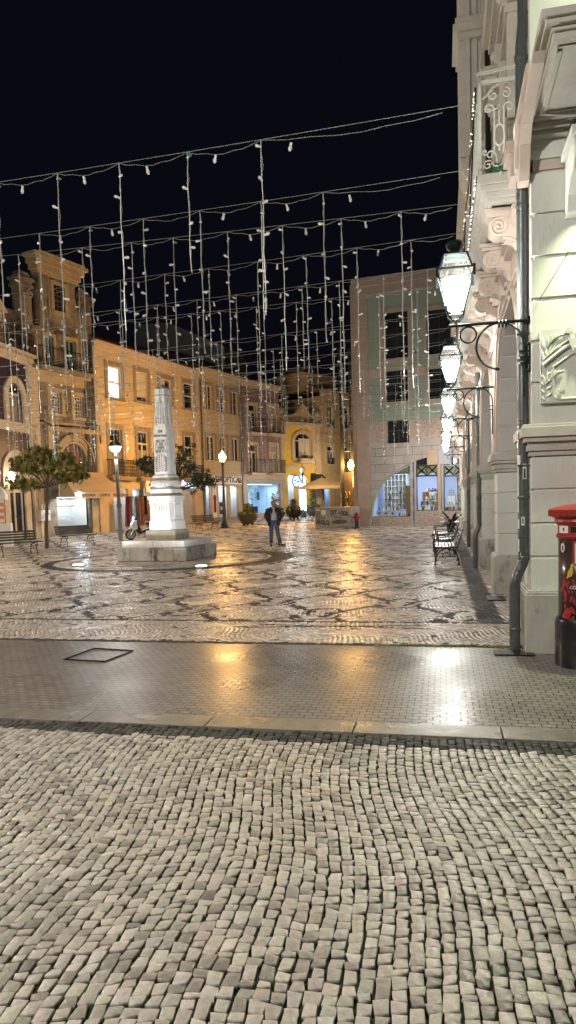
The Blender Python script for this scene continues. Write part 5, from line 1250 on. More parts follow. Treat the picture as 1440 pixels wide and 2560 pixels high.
# side strip at the left corner and pale green arch edging
mb=MB(); mb.box(-.25,-.02,.1,.5,-.3,TOP-.2); Gb.part(mb,'corner_strip','moulding2')
mb=MB(); pts=[(u+ (.0),-.02,zz) for u,zz in arc_uz[:6]]; pts[0]=(au[0],-.02,0.0); 
dense=[]
for k in range(33):
    u=au[0]+(au[5]-au[0])*(k/32)**2; dense.append((u+.03,-.015,azf(u)-.02))
mb.tube(dense,.045,6); Gb.part(mb,'arch_edging','palegreen')
# pillars, panels, trusses, windows inside the arch
yb=.22
def pil(pl,pr,m,zt,y0=.02,y1=.4):
    mb=MB(); mb.box(u_(pl),u_(pr),y0,y1,-.3,zt); Gb.part(mb,'pillar',m,bevel=.02)
pil(1025,1033,'greystone',z(1030,1150)); pil(1034.2,1040,'bluestone',z(1036,1150),.1); pil(1094,1103,'tanstone',z(1098,1160),.0); pil(1103.5,1109,'bluestone',z(1105,1160),.05)
mb=MB(); mb.box(u_(1069),u_(1097),-.03,.4,z(1080,1162),z(1080,1123)); Gb.part(mb,'stone_block','tanstone',bevel=.02)
mb=MB(); mb.box(u_(1097.3),u_(1131),-.04,.4,z(1110,1161),z(1110,1122)); Gb.part(mb,'stone_block','bluestone',bevel=.02)
for a,b,c in ((929,1025,1293),(1040,1094,1277),(1109,1190,1277)):
    mb=MB(); mb.box(u_(a),u_(b),.1,.4,-.3,z(a,c)); Gb.part(mb,'sill_panel','terrazzo')
mb=MB(); mb.box(u_(920),UE,-.05,.12,-.3,z(930,1315)); Gb.part(mb,'base_ledge','greystone')
for a,b in ((1040,1094),(1109,1163)):
    u0,u1=u_(a),u_(b); zt,zb=z(a,1164),z(a,1190); mb=MB()
    mb.box(u0,u1,.24,.28,z(a,1184),zt,1)
    for q in (zt,zb): mb.box(u0,u1,.14,.22,q-.045,q+.045,0)
    mid=(u0+u1)/2
    for v in (u0+.03,mid,u1-.03): mb.box(v-.03,v+.03,.15,.21,zb,zt,0)
    for p,q in ((u0,mid),(mid,u1)):
        mb.tube([(p,.18,zt),(q,.18,zb)],.035,4,0); mb.tube([(p,.18,zb),(q,.18,zt)],.035,4,0)
    Gb.part(mb,'truss_beam',['scblack','olive'])
    mb=MB(); mb.box(u0,u1,.3,.33,zt,zt+1.0); Gb.part(mb,'dark_transom','darkglass')
mb=MB(); t=[(u,zz) for u,zz in ((u_(x),z(x,y)) for x,y in ((990,1182),(1024,1163),(1024,1184),(990,1184)))]; mb.prism(t,.2,.26); Gb.part(mb,'dark_transom','olive')
# shop interior
zf=z(930,1293); zc=z(1020,1180); u0,u1=u_(927),UE; DR=3.2
mb=MB(); mb.quad((u0,DR,zf),(u1,DR,zf),(u1,DR,zc+.8),(u0,DR,zc+.8),0); mb.quad((u0,.4,zf-.0),(u0,DR,zf),(u0,DR,zc+.8),(u0,.4,zc+.8),0); mb.quad((u0,.4,zc+.8),(u1,.4,zc+.8),(u1,DR,zc+.8),(u0,DR,zc+.8),0); mb.quad((u0,.2,zf),(u1,.2,zf),(u1,DR,zf),(u0,DR,zf),1); mb.quad((u1,.4,zf),(u1,DR,zf),(u1,DR,zc+.8),(u1,.4,zc+.8),0)
M['shoplilac']=mat('pale_blue_shop_wall',(.52,.60,.82),.8,(.47,.55,.78),.6)
sr=Gb.part(mb,'shop_interior',['shoplilac','shelfwhite'])
for q in (.22,.5,.78): lightobj('shop_light','AREA',(u0+(u1-u0)*q,1.1,zc+.6),50,(.86,.93,1),size=1.4,sizey=1.2,parent=sr)
mb=MB(); 
for q in (.2,.5,.8): mb.box(u0+(u1-u0)*q-.5,u0+(u1-u0)*q+.5,1.3,1.5,zc+.68,zc+.74)
mb.build('ceiling_light','e_panel',sr)
def shelf(ua,ub,za,zb,y,nx,nz,name='shelving'):
    mb=MB(); mb.box(ua,ub,y+.3,y+.33,za,zb)
    for k in range(nx+1): q=ua+(ub-ua)*k/nx; mb.box(q-.015,q+.015,y,y+.3,za,zb)
    for k in range(nz+1): q=za+(zb-za)*k/nz; mb.box(ua,ub,y+.001,y+.299,q-.015,q+.015)
    Gb.part(mb,name,'shelfwhite')
shelf(u_(945),u_(1003),z(950,1276),z(950,1186),1.5,6,6); shelf(u_(1055),u_(1096),z(1056,1277),z(1056,1232),1.2,5,3); shelf(u_(1046),u_(1094),z(1056,1277),z(1056,1252),.7,4,2); shelf(u_(1137),u_(1160),z(1137,1277),z(1137,1192),.9,1,4)
mb=MB(); mb.box(u_(1004),u_(1024),1.2,1.3,zf,z(1010,1213)); mb.box(u_(1044),u_(1053),1.5,1.6,zf,z(1045,1230)); Gb.part(mb,'wood_panel','wooddoor')
mb=MB(); mb.prism([(u_(1075),z(1075,1240)),(u_(1094),z(1094,1206)),(u_(1094),z(1094,1212)),(u_(1079),z(1079,1240))],2.2,2.5); Gb.part(mb,'stair_stringer','farwall')
# pottery: plates in a row, figurines everywhere
mb=MB()
for px in (942,959,976):
    c=(u_(px),.5,z(px,1284)); mb.lathe([(.001,0),(.10,-.01),(.17,-.05),(.175,-.045),(.11,.01)],c,18,0,axis='y'); mb.lathe([(.03,-.021),(.07,-.027),(.07,-.022)],c,14,1,axis='y')
    for k in range(10): g=2*PI*k/10; mb.ball((c[0]+.125*math.cos(g),c[1]-.03,c[2]+.125*math.sin(g)),.016,4,1)
Gb.part(mb,'painted_plate',['white','bluepaper'])
pot=['white','cloth_red','bluepaper','wooddoor','scblack','shelfwhite','yellowpaint','palegreen']
mb=MB()
def figs(ua,ub,zz,y,n):
    for k in range(n):
        u=R.uniform(ua,ub); s=R.uniform(.5,1.1); mi=R.choice((0,0,0,5,1,2,3,3,4,6,7))
        mb.lathe([(.045*s,0),(.06*s,.05*s),(.035*s,.12*s),(.05*s,.17*s),(.02*s,.2*s)],(u,y+R.uniform(-.08,.08),zz),7,mi)
for px0,px1,py,y,nn in ((985,1023,1292,.5,9),(935,995,1278,.9,14),(950,1000,1266,1.45,8),(950,1000,1250,1.45,7),(955,1000,1235,1.45,6),(1042,1093,1276,.45,26),(1046,1093,1263,.65,12),(1056,1093,1249,1.15,14),(1058,1093,1239,1.15,12),(1056,1090,1230,1.25,16),(1110,1160,1276,.45,26),(1112,1135,1262,1.0,10),(1138,1160,1256,.9,8),(1138,1160,1235,.9,6)):
    figs(u_(px0),u_(px1),z(px0,py)+.01,y,nn)
Gb.part(mb,'pottery_display',pot)['kind']='stuff'
mb=MB()
for px,py in ((1148,1204),(1148,1224)):
    c=(u_(px),.85,z(px,py)); mb.lathe([(.001,0),(.13,-.01),(.15,-.03),(.15,.0)],c,18,0,axis='y'); mb.lathe([(.04,-.018),(.09,-.022),(.09,-.016)],c,14,1,axis='y')
Gb.part(mb,'painted_plate',['white','bluepaper'])
mb=MB(); c=(u_(1120),1.4,z(1120,1236))   # little model ship
mb.prism([(c[0]-.22,c[2]),(c[0]+.22,c[2]),(c[0]+.15,c[2]-.09),(c[0]-.12,c[2]-.09)],1.35,1.45); 
for q,h in ((-.1,.28),(.02,.36),(.13,.26)):
    mb.tube([(c[0]+q,1.4,c[2]),(c[0]+q,1.4,c[2]+h)],.008,4)
    for k in range(2): mb.quad((c[0]+q-.06,1.4,c[2]+.06+.12*k),(c[0]+q+.06,1.38,c[2]+.06+.12*k),(c[0]+q+.045,1.4,c[2]+.15+.12*k),(c[0]+q-.045,1.38,c[2]+.15+.12*k))
Gb.part(mb,'model_ship','farwall')
mb=MB(); mb.box(u_(1110),u_(1130),1.3,1.6,zf,c[2]-.09); Gb.part(mb,'display_counter','shelfwhite')
for a,b,c0,c1 in ((929,1025,1293,1185),(1041,1094,1277,1190),(1109,1163,1277,1190)):
    u0,u1,z0,z1=u_(a),u_(b),z(a,c0),z(a,c1); mb=MB(); mb.box(u0,u1,.16,.2,z0-.02,z0+.03); mb.box(u1-.04,u1,.16,.2,z0,z1)
    if a!=929: mb.box(u0,u0+.04,.16,.2,z0,z1)
    else: mb.box(u_(985),u1,.16,.2,z1-.05,z1)
    f=Gb.part(mb,'shop_window','scblack'); mb=MB(); mb.quad((u0,.18,z0),(u1,.18,z0),(u1,.18,z1),(u0,.18,z1)) if a!=929 else mb.add([(u0,.18,z0),(u1,.18,z0),(u1,.18,z1)]+[(au_,.18,min(z1,azf(au_)-.02)) for au_ in [u1-(u1-au[0]-.02)*k/12 for k in range(1,13)]],[tuple(range(15))])
    mb.build('pane','glass',f)
# scaffold props, hoarding and lamp in the lane left of it
def wp(px,py,Y): return at(px,py,Y)
hp=empty('graffiti_hoarding',(0,0,0),0,'dark shuttered hoarding with faded pale graffiti at the mouth of the lane','hoarding')
a=wp(852,1300,46); b=wp(894,1300,44.5); zt=wp(870,1180,45.5)[2]; dx,dy=b[0]-a[0],b[1]-a[1]; L_=math.hypot(dx,dy); hp.location=(a[0],a[1],0); hp.rotation_euler=(0,0,math.atan2(dy,dx))
mb=MB(); mb.box(0,L_,0,.15,0,zt); mb.build('board','graffitiwall',hp)
mb=MB()
for k in range(3): cx=.25+.33*k; mb.tube([(cx+.2*math.cos(g),-.012,1.5+.25*math.sin(g)) for g in [PI+PI*j/10 for j in range(11)]],.02,4); mb.tube([(cx+.16*math.cos(g)-.0,-.012,2.0+.2*math.sin(g)) for g in [2*PI*j/10 for j in range(9)]],.018,4)
mb.tube([(.1+.08*k,-.012,1.25+.03*math.sin(k*1.7)) for k in range(11)],.02,4)
mb.build('graffiti','baroquelight',hp)
mb=MB(); mb.box(L_-.33,L_-.18,-.1,0,zt-1.0,zt-.3); mb.build('cabinet','farwall',hp)
sp=empty('steel_prop_frame',(0,0,0),0,'tall black steel props with lattice bracing standing in the lane beside the green building','scaffold')
mb=MB(); Ys=45.2
p1=wp(859,1300,Ys); p2=wp(884,1300,Ys); p3=wp(893,1300,Ys); zt=wp(860,872,Ys)[2]
for (p,w) in ((p1,.11),(p2,.12),(p3,.04)): 
    m2=MB(); m2.box(p[0]-w,p[0]+w,Ys-.08,Ys+.08,0,zt); m2.build('prop','iron',sp)
for k in range(9):
    z0_=3.4+.9*k; mb.tube([(p2[0],Ys,z0_),(p3[0],Ys,z0_+.9)],.03,4); mb.tube([(p2[0],Ys,z0_+.9),(p3[0],Ys,z0_+.9)],.02,4)
mb.tube([(p1[0],Ys,4.75),(p3[0],Ys,4.75)],.04,4); mb.tube([(p1[0],Ys,8),(p3[0],Ys,8)],.03,4)
mb.build('bracing','iron',sp)
m2=MB(); 
for k in range(14): m2.tube([(p1[0]+.15+.07*k,Ys+.5,3.5),(p1[0]+.15+.07*k,Ys+.5,4.4)],.012,4)
m2.build('guard_rail','iron',sp)
# ============================================================ monument
ang=math.radians(17)
mon=empty('obelisk_monument',(MC[0],MC[1],0),ang*-1 if False else 0,'white carved marble obelisk on a square pedestal with a black-stained stepped base','monument')
# local frame: front-left face looks along -y after rotation
mon.rotation_euler=(0,0,-ang)
def sq(mb,h0,h1,z0,z1,c=0,mi=0):
    """square (or corner-cut) frustum"""
    def ring(h): 
        if c<=0: return [(-h,-h),(h,-h),(h,h),(-h,h)]
        q=h-c*h; return [(-q,-h),(q,-h),(h,-q),(h,q),(q,h),(-q,h),(-h,q),(-h,-q)]
    a,b=ring(h0),ring(h1); n=len(a); mb.add([(x,y,z0) for x,y in a]+[(x,y,z1) for x,y in b],[tuple(range(n-1,-1,-1)),tuple(range(n,2*n))]+[(i,(i+1)%n,n+(i+1)%n,n+i) for i in range(n)],mi)
mb=MB(); sq(mb,1.15,1.15,0,.40); mb.build('lower_step','marbledark',mon,bevel=.02)
mb=MB()
for sx in (-1,1):
    for sy in (-1,1): mb.box(min(0,sx*1.03)+.004,max(0,sx*1.03)-.004,min(0,sy*1.03)+.004,max(0,sy*1.03)-.004,.40,.60)
mb.build('upper_step','marble',mon,bevel=.012)
mb=MB(); sq(mb,.505,.495,.60,.90,.0); mb.build('plinth','olivestone',mon,bevel=.015)
mb=MB(); sq(mb,.45,.44,.90,1.17,.22); sq(mb,.44,.41,1.17,1.22,.22); sq(mb,.405,.375,1.22,1.72,.22)
sq(mb,.385,.41,1.72,1.78,.22); sq(mb,.41,.465,1.78,1.86,.22); sq(mb,.465,.465,1.86,1.94,.22)
for fx in range(4):
    T=Matrix.Rotation(PI/2*fx,4,'Z'); m2=MB(T)
    for k in range(5): m2.box(-.17+.075*k,-.135+.075*k,-.412,-.35,1.34,1.66)
    m2.box(-.23,-.20,-.415,-.35,1.28,1.72); m2.box(.2,.23,-.415,-.35,1.28,1.72); m2.box(-.2,.2,-.412,-.35,1.28,1.31)
    for s in (-1,1): m2.box(s*.27-.03,s*.27+.03,-.425,-.3,1.24,1.74); m2.box(s*.27-.045,s*.27+.045,-.44,-.3,1.70,1.76)
    mb.v+=[]; o_=len(mb.v); mb.v+=m2.v; mb.f+=[tuple(i+o_ for i in f) for f in m2.f]; mb.m+=m2.m
mb.build('pedestal','marblecarve',mon,bevel=.006)
mb=MB(); sq(mb,.37,.37,1.94,2.03,.1,0); sq(mb,.385,.385,2.03,2.15,.1,1); sq(mb,.35,.38,2.15,2.2,.2,0); mb.build('ledge',['olivestone','marblecarve'],mon,bevel=.01)
mb=MB(); mb.lathe([(.38,2.2),(.43,2.24),(.45,2.31),(.43,2.38),(.37,2.42)],n=24); rr=random.Random(3)
for k in range(420):
    g=rr.random()*2*PI; t=rr.uniform(-1,1); r_=.415+.035*(1-t*t); x,y,zz=r_*math.cos(g),r_*math.sin(g),2.31+.085*t
    d=Vector((-math.sin(g),math.cos(g),rr.uniform(-1.2,1.2))).normalized()*.035; o=Vector((math.cos(g),math.sin(g),.2*t))*.022; e=o.cross(d).normalized()*.018
    P_=Vector((x,y,zz)); mb.add([P_-d,P_+e+o*.4,P_+d,P_-e+o*.4,P_+o],[(0,1,4),(1,2,4),(2,3,4),(3,0,4)])
mb.build('garland','marblecarve',mon)
mb=MB(); sq(mb,.33,.32,2.42,2.5,.15,1); sq(mb,.325,.315,2.5,2.56,.2,0); sq(mb,.285,.275,2.56,2.6,.2,0)
sq(mb,.266,.250,2.6,3.2,.24,0); sq(mb,.262,.243,3.2,3.98,.24,0); sq(mb,.243,.243,3.98,4.05,.24,0); sq(mb,.228,.192,4.05,4.95,.24,0)
sq(mb,.205,.202,4.95,5.0,.24,0); sq(mb,.188,.185,5.0,5.03,.24,1); sq(mb,.203,.196,5.03,5.2,.24,0)
mb.build('shaft',['marble','olivestone'],mon,bevel=.004)
mb=MB(); sq(mb,.19,.19,5.2,5.23,.24); sq(mb,.18,.02,5.23,5.37,.2); mb.build('cap','olivestone',mon)
def half(zz): return (.266-.016*(zz-2.6)/.6) if zz<3.2 else (.228-.036*(zz-4.05)/.9)
for fx in (0,1,3):    # palm fronds on the faces in view
    T=Matrix.Rotation(PI/2*fx,4,'Z')
    for zb_,h,n in ((2.68,.60,8),(4.12,.8,10)):
        if fx and zb_<3: continue
        mb=MB(T); gd=MB(T)
        y0,y1=half(zb_)+.006,half(zb_+h*.8)+.006
        mb.tube([(0,-y0,zb_),(0,-y1,zb_+h*.8)],.02,5)
        w=.19 if zb_<3 else .15
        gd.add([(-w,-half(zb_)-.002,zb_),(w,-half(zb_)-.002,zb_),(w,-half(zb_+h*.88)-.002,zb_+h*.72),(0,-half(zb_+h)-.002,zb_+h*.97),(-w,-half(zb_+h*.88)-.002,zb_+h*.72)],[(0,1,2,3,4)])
        for k in range(n):
            t=k/n; zz=zb_+h*.8*t; L_=(.21 if zb_<3 else .165)*(1-.25*abs(t-.45))
            for s_ in (-1,1): leaf3(mb,s_*.012,zz,PI/2-s_*(1.05-.4*t),L_,.05,-half(zz)-.004,t=.035)
        leaf3(mb,0,zb_+h*.75,PI/2,.2,.06,-half(zb_+h*.75)-.006,t=.03)
        mb.build('palm_relief','marblecarve',mon); gd.build('dark_backing','carvedark',mon)  # dark patch behind each frond, for contrast
T0=lambda zz,yy: Matrix.Translation((0,-yy,zz))@TXZ
for body,zz,s_,yy in (('EM',3.9,.12,.247),('MEMORIA',3.77,.10,.249)):
    text_part('inscription',body,s_,'carvedark',mon,T0(zz,yy),ext=.012,bold=.002)
mb=MB(); rr=random.Random(8)
for row in range(4):     # weathered lines too worn to read
    x=-.17
    while x<.17:
        w=rr.uniform(.012,.03); zz=3.62-.105*row; yy=.252+.0035*row
        mb.box(x,x+.009,-yy-.014,-yy+.01,zz-.035,zz+.035) if rr.random()<.7 else None
        if rr.random()<.7: mb.box(x,x+w,-yy-.014,-yy+.01,zz+rr.choice((-.035,0,.027)),zz+rr.choice((.035,.03)))
        x+=w+.014
    mb.box(-.18,.18,-.263-.0035*row,-.24,3.62-.105*row-.055,3.62-.105*row-.048)
mb.build('worn_lettering','carvedark',mon)
# ============================================================ helpers for placed things
def ground(px,py): g=G(px,py); return (float(g[0]),float(g[1]),float(g[2]))
# recessed ground spots at the monument
SP=[]
for px,py,lab in ((196,1415,'glowing round ground spotlight left of the monument, inside the dark ring'),(503,1418,'glowing round ground spotlight just right of the front corner of the monument base')):
    g=ground(px,py); t=empty('ground_spotlight',(g[0],g[1],0),0,lab,'spotlight',group='ground spotlights')
    mb=MB(); mb.lathe([(.20,0),(.2,.03),(.15,.035)],n=20); mb.build('rim','chrome',t); mb=MB(); mb.lathe([(.001,.0),(.15,.0),(.14,.045),(.001,.06)],n=20); mb.build('lens','e_spot',t); SP.append((g,t))
# ---------------- benches
def make_bench(name,slat,label,grp):
    t=empty(name,(0,0,0),0,label,'bench',grp); Lb=1.7
    mb=MB()
    for k in range(6): mb.box(-Lb/2,Lb/2,-.46+.08*k,-.40+.08*k,.435+.008*abs(k-2.5),.46+.008*abs(k-2.5))
    mb.build('seat',slat,t,bevel=.004)
    mb=MB()
    for k in range(4): y=.06+.035*k; zz=.52+.095*k; mb.box(-Lb/2,Lb/2,y,y+.022,zz,zz+.07)
    mb.build('backrest',slat,t,bevel=.004)
    for x in (-Lb/2+.22,Lb/2-.22):
        mb=MB()
        mb.tube([(x,.05,.42),(x,.10,.55),(x,.2,.88)],.014,5); mb.tube([(x,-.5,.44),(x,-.2,.425),(x,.08,.43)],.014,5)
        for s,y0 in ((-1,-.20),(1,-.18)):
            pts=[(x,y0+s*(.02+.26*math.sin(PI/2*k/8)),.40-.40*(1-math.cos(PI/2*k/8))) for k in range(9)]; mb.tube(pts,.016,5)
        mb.tube([(x,y,z_) for y,z_ in spiral(-.46,.36,.07,1.3,PI/2,16)],.011,4); mb.tube([(x,y,z_) for y,z_ in spiral(.02,.34,.06,1.3,PI/2,16,dirn=-1)],.011,4)
        mb.tube([(x,-.2+.1*math.cos(a),.2+.12*math.sin(a)) for a in [PI*k/8 for k in range(9)]],.010,4); mb.tube([(x,-.38,.2),(x,.02,.2)],.010,4)
        mb.tube([(x,-.48,0),(x,-.42,.015)],.02,4); mb.tube([(x,.1,0),(x,.06,.015)],.02,4)
        mb.build('leg','iron',t)
    return t
b0=make_bench('park_bench','benchwood','dark slatted bench cut by the left edge, in front of the arched door','dark park benches on the left')
g=ground(38,1388); b0.location=g; b0.rotation_euler=(0,0,math.radians(44))
b1=copy_tree(b0,label='dark slatted bench right of the young tree, before the lit jewellery window'); g=ground(188,1364); b1.location=g; b1.rotation_euler=(0,0,math.radians(47))
b2=copy_tree(b0,label='small dark slatted bench right of the monument, below the optician door'); g=ground(512,1326); b2.location=g; b2.rotation_euler=(0,0,math.radians(50))
c0=make_bench('park_bench','benchlight','nearest grey slatted bench with curled iron arms beside the arcade','grey benches along the arcade')
for x in (-.63,.63):
    mb=MB(); mb.tube([(x,.13,.72),(x,-.1,.70),(x,-.35,.68)]+[(x,y,z_) for y,z_ in spiral(-.40,.62,.06,1.2,PI/2,12)],.013,5); mb.tube([(x,-.42,.45),(x,-.38,.58)],.011,4); mb.build('arm','iron',c0)
for k,(bt,Yb,lab) in enumerate(((c0,17.9,None),(None,21.0,'middle grey slatted bench of the row beside the arcade'),(None,24.3,'farthest grey slatted bench beside the arcade, with the potted plant on it'))):
    o=bt or copy_tree(c0,label=lab); q=at(1136 if k==0 else (1128 if k==1 else 1119),1400,Yb); o.location=(q[0],Yb,0); o.rotation_euler=(0,0,math.radians(-102))
# ---------------- plants
def leafmass(name,pts,m,n,size,parent=None,clump=.14,seed=1,per=9,aspect=.32,brown=.0,updir=.3):
    """rosettes of long leaves at the given twig ends"""
    rs=np.random.RandomState(seed); V=[];F=[];MI=[]
    for i in range(n):
        c=pts[rs.randint(len(pts))]; c=(c[0]+rs.randn()*clump,c[1]+rs.randn()*clump,c[2]+rs.randn()*clump*.7); ax=Vector(rs.randn(3))+Vector((0,0,updir)); ax.normalize()
        b=ax.cross(Vector((.3,.7,.1))).normalized(); cc=ax.cross(b); bm=1 if rs.rand()<brown else 0
        for k in range(per):
            g=2*PI*k/per+rs.rand()*.7; d=(b*math.cos(g)+cc*math.sin(g)+ax*(.25+.6*rs.rand())).normalized(); L_=size*(.7+.6*rs.rand()); s=d.cross(ax).normalized()*L_*aspect*.5
            p=Vector(c); o=len(V); dn=Vector((0,0,-1))*L_*.12
            V+=[p,p+d*L_*.5+s,p+d*L_+dn,p+d*L_*.5-s]; F+=[(o,o+1,o+2,o+3)]; MI.append(1 if (bm and k%3==0) or rs.rand()<brown*.15 else 0)
    mb=MB(); mb.v=[tuple(v) for v in V]; mb.f=F; mb.m=MI
    return mb.build(name,m,parent)
def make_tree(loc,h_fork,lean,blobs,label,seed,n,m,brown,size=.17,r0=.085):
    t=empty('young_tree',loc,0,label,'tree'); rs=random.Random(seed); mb=MB()
    top=(lean,0,h_fork); mb.tube([(0,0,-.05),(lean*.25,0,h_fork*.4),(lean*.8,0,h_fork*.8),top],[r0,r0*.85,r0*.72,r0*.6],8)
    tips=[]
    for (x,y,z_,r_) in blobs:
        mid=((top[0]+x)/2+rs.uniform(-.1,.1),(top[1]+y)/2,(top[2]+z_)/2-.05); mb.tube([top,mid,(x,y,z_)],[.04,.028,.015],5)
        for k in range(6):
            a=rs.random()*2*PI; e=rs.uniform(-.7,.7); q=r_*rs.uniform(.5,1); p=(x+q*math.cos(a)*math.cos(e),y+q*math.sin(a)*math.cos(e),z_+q*math.sin(e)*.7)
            mb.tube([(x,y,z_) if k%2 else mid,p],[.015,.006],4); tips.append(p); tips.append(((p[0]+x)/2,(p[1]+y)/2,(p[2]+z_)/2))
    mb.build('trunk','bark',t); leafmass('crown',tips,m,n,size,t,clump=.15,seed=seed,brown=brown); return t
g=ground(117,1371)
make_tree(g,2.55,.16,[(-.3,0,3.75,.55),(.35,.2,3.85,.5),(.85,-.1,3.7,.45),(-.85,.1,3.7,.45),(-.5,-.4,3.3,.4),(.5,-.4,3.3,.45),(1.35,.0,3.35,.35),(-1.15,0,2.75,.35),(-.55,-.1,2.6,.3),(1.5,-.1,2.95,.3),(0,.5,3.6,.5),(.1,-.3,4.0,.4),(.9,.1,2.95,.3)],'young broad-leaved tree with bronze-green crown between two dark benches',4,640,['leaf','leafbrown'],.25,size=.18)
q=at(436,1330,31.5)
make_tree((q[0],31.5,0),2.3,.0,[(-.9,0,3.2,.5),(.8,0,3.3,.6),(1.3,.1,2.9,.5),(.3,.1,3.6,.6),(-.5,0,3.7,.5),(-1.2,0,3.6,.3),(1.1,-.1,2.5,.4),(-.6,0,2.6,.4),(.6,0,4.0,.4),(1.55,0,2.7,.3),(0,0,3.0,.5)],'dark broad-leaved tree half hidden behind the white monument',6,330,['leafdark','leaf'],.1)
# planters
def make_planter(loc,r,label,h=1.0,seed=1,flower=False):
    t=empty('bowl_planter',loc,0,label,'planter','big round planters'); mb=MB()
    mb.lathe([(.3*r,.1),(.62*r,.16*r+.08),(.88*r,.42*r+.08),(.98*r,.72*r+.08),(1.0*r,.86*r+.08),(1.04*r,.9*r+.08),(.97*r,.93*r+.08),(.9*r,.86*r+.08)],n=22); mb.build('bowl','pot',t,auto=.6)
    for k in range(3):
        m=MB(); g=2*PI*k/3+.5; m.ball((.5*r*math.cos(g),.5*r*math.sin(g),.09),.09,6); m.build('foot','pot',t)
    zt=.9*r+.06; pts=[(R.uniform(-.8,.8)*r,R.uniform(-.8,.8)*r,zt+R.uniform(0,.25)) for k in range(40)]+[(R.uniform(-.3,.3)*r,R.uniform(-.3,.3)*r,zt+R.uniform(0,h)) for k in range(30)]
    leafmass('shrub',pts,['leafdark','white' if flower else 'leaf'],330,.12,t,clump=.07,seed=seed,per=7,brown=.5 if flower else .3,aspect=.4); return t
make_planter(ground(620,1314),.62,'round dark planter with a tall leafy shrub, left of the walking man',.75,3)
q=at(690,1300,50); make_planter((q[0],50,gz(50)),.66,'round dark planter hidden behind the walking man, white flowers above his head',1.35,4,True)
make_planter(ground(735,1298),.66,'round dark planter with bushy leaves, just right of the walking man',.9,5,True)
make_planter(ground(783,1291),.62,'farthest round planter, behind the left end of the graffitied block',1.1,6)
# plant pot on the third bench
q=at(1136,1330,24.0); t=empty('potted_plant',(q[0]-.08,24.0,.47),0,'spiky dark green plant in a black pot standing on the farthest arcade bench','plant')
mb=MB(); mb.lathe([(.15,0),(.2,.3),(.21,.31),(.19,.29),(.15,.28)],n=14); mb.build('pot','scblack',t,auto=.6)
mb=MB(); rr=random.Random(2)
for k in range(46):
    a=rr.random()*2*PI; L_=rr.uniform(.3,.6); w=.05; pr=None; up=rr.uniform(.3,1.0)
    for j in range(5):
        s=j/4; x=L_*s*math.cos(a); y=L_*s*math.sin(a); zz=.28+up*L_*1.6*s-.55*s*s*L_*1.3; ww=w*math.sin(PI*min(1,.15+s*.85))
        cur=((x-ww*math.sin(a),y+ww*math.cos(a),zz),(x+ww*math.sin(a),y-ww*math.cos(a),zz))
        if pr: mb.quad(pr[0],pr[1],cur[1],cur[0])
        pr=cur
mb.build('leaves','leafdark',t)
# ---------------- graffitied concrete block
g=ground(788,1320); h_=ground(878,1321); dx,dy=h_[0]-g[0],h_[1]-g[1]; L_=math.hypot(dx,dy)
t=empty('concrete_block',(g[0],g[1],g[2]),math.atan2(dy,dx),'low pale concrete block covered in black spray tags beside the red hydrant','block')
mb=MB(); mb.box(0,L_,0,.9,0,1.16); mb.build('body','concrete',t,bevel=.03)
mb=MB(); 
for x in (L_*.385,L_*.66): mb.box(x-.008,x+.008,-.006,.0,.04,1.12)
mb.box(.02,L_-.02,-.006,0,.29,.305); mb.build('joint','carvedark',t)
M['poster_brown']=mat('stained_poster',(.14,.1,.085),.8,(.25,.2,.16),6)
mb=MB(); mb.box(.07,.36,-.01,0,.35,1.05); mb.build('poster','poster_brown',t); mb=MB(); mb.box(.45,.75,-.01,0,.74,1.0); mb.box(.1,.36,-.014,-.01,.97,1.03); mb.build('poster','paper',t)
for body,x,zz,s_,r_ in (('DIY',L_*.53,.86,.34,.06),('-CIOS',L_*.80,.82,.28,-.12),('PEGILO',L_*.22,.30,.33,-.03),('=NERRO=',L_*.69,.33,.28,.04)):
    text_part('spray_tag',body,s_,'spray',t,Matrix.Translation((x,-.008,zz))@TXZ@Matrix.Rotation(r_,4,'Z'),ext=.002,bold=.012,sx=.8)
mb=MB()
for a,b,zz in ((.45,.62,.62),(.58,.78,.53),(.66,.9,.06),(.72,.98,.66)):
    mb.tube([(L_*(a+(b-a)*k/8),-.008,zz+.05*math.sin(PI*k/8)) for k in range(9)],.013,4)
mb.tube([(L_*.22+.14*math.cos(2*PI*k/14),-.008,.55+.035*math.sin(2*PI*k/14)) for k in range(15)],.012,4); mb.tube([(L_*.2,-.008,.6),(L_*.205,-.008,.82)],.012,4)
mb.build('spray_stroke','spray',t)
# red hydrant
g=ground(892,1321); t=empty('fire_hydrant',g,0,'small hydrant, red above and black below, beside the concrete block','hydrant')
mb=MB(); mb.lathe([(.16,0),(.16,.05),(.11,.08),(.12,.42)],n=14); mb.build('base','scblack',t,auto=.6)
mb=MB(); mb.lathe([(.12,.42),(.13,.44),(.12,.7),(.14,.72),(.13,.78),(.06,.83),(.04,.88)],n=14); 
for s in (-1,1): mb.tube([(s*.1,0,.6),(s*.19,0,.6)],.05,8)
mb.build('body','cloth_red',t,auto=.6)
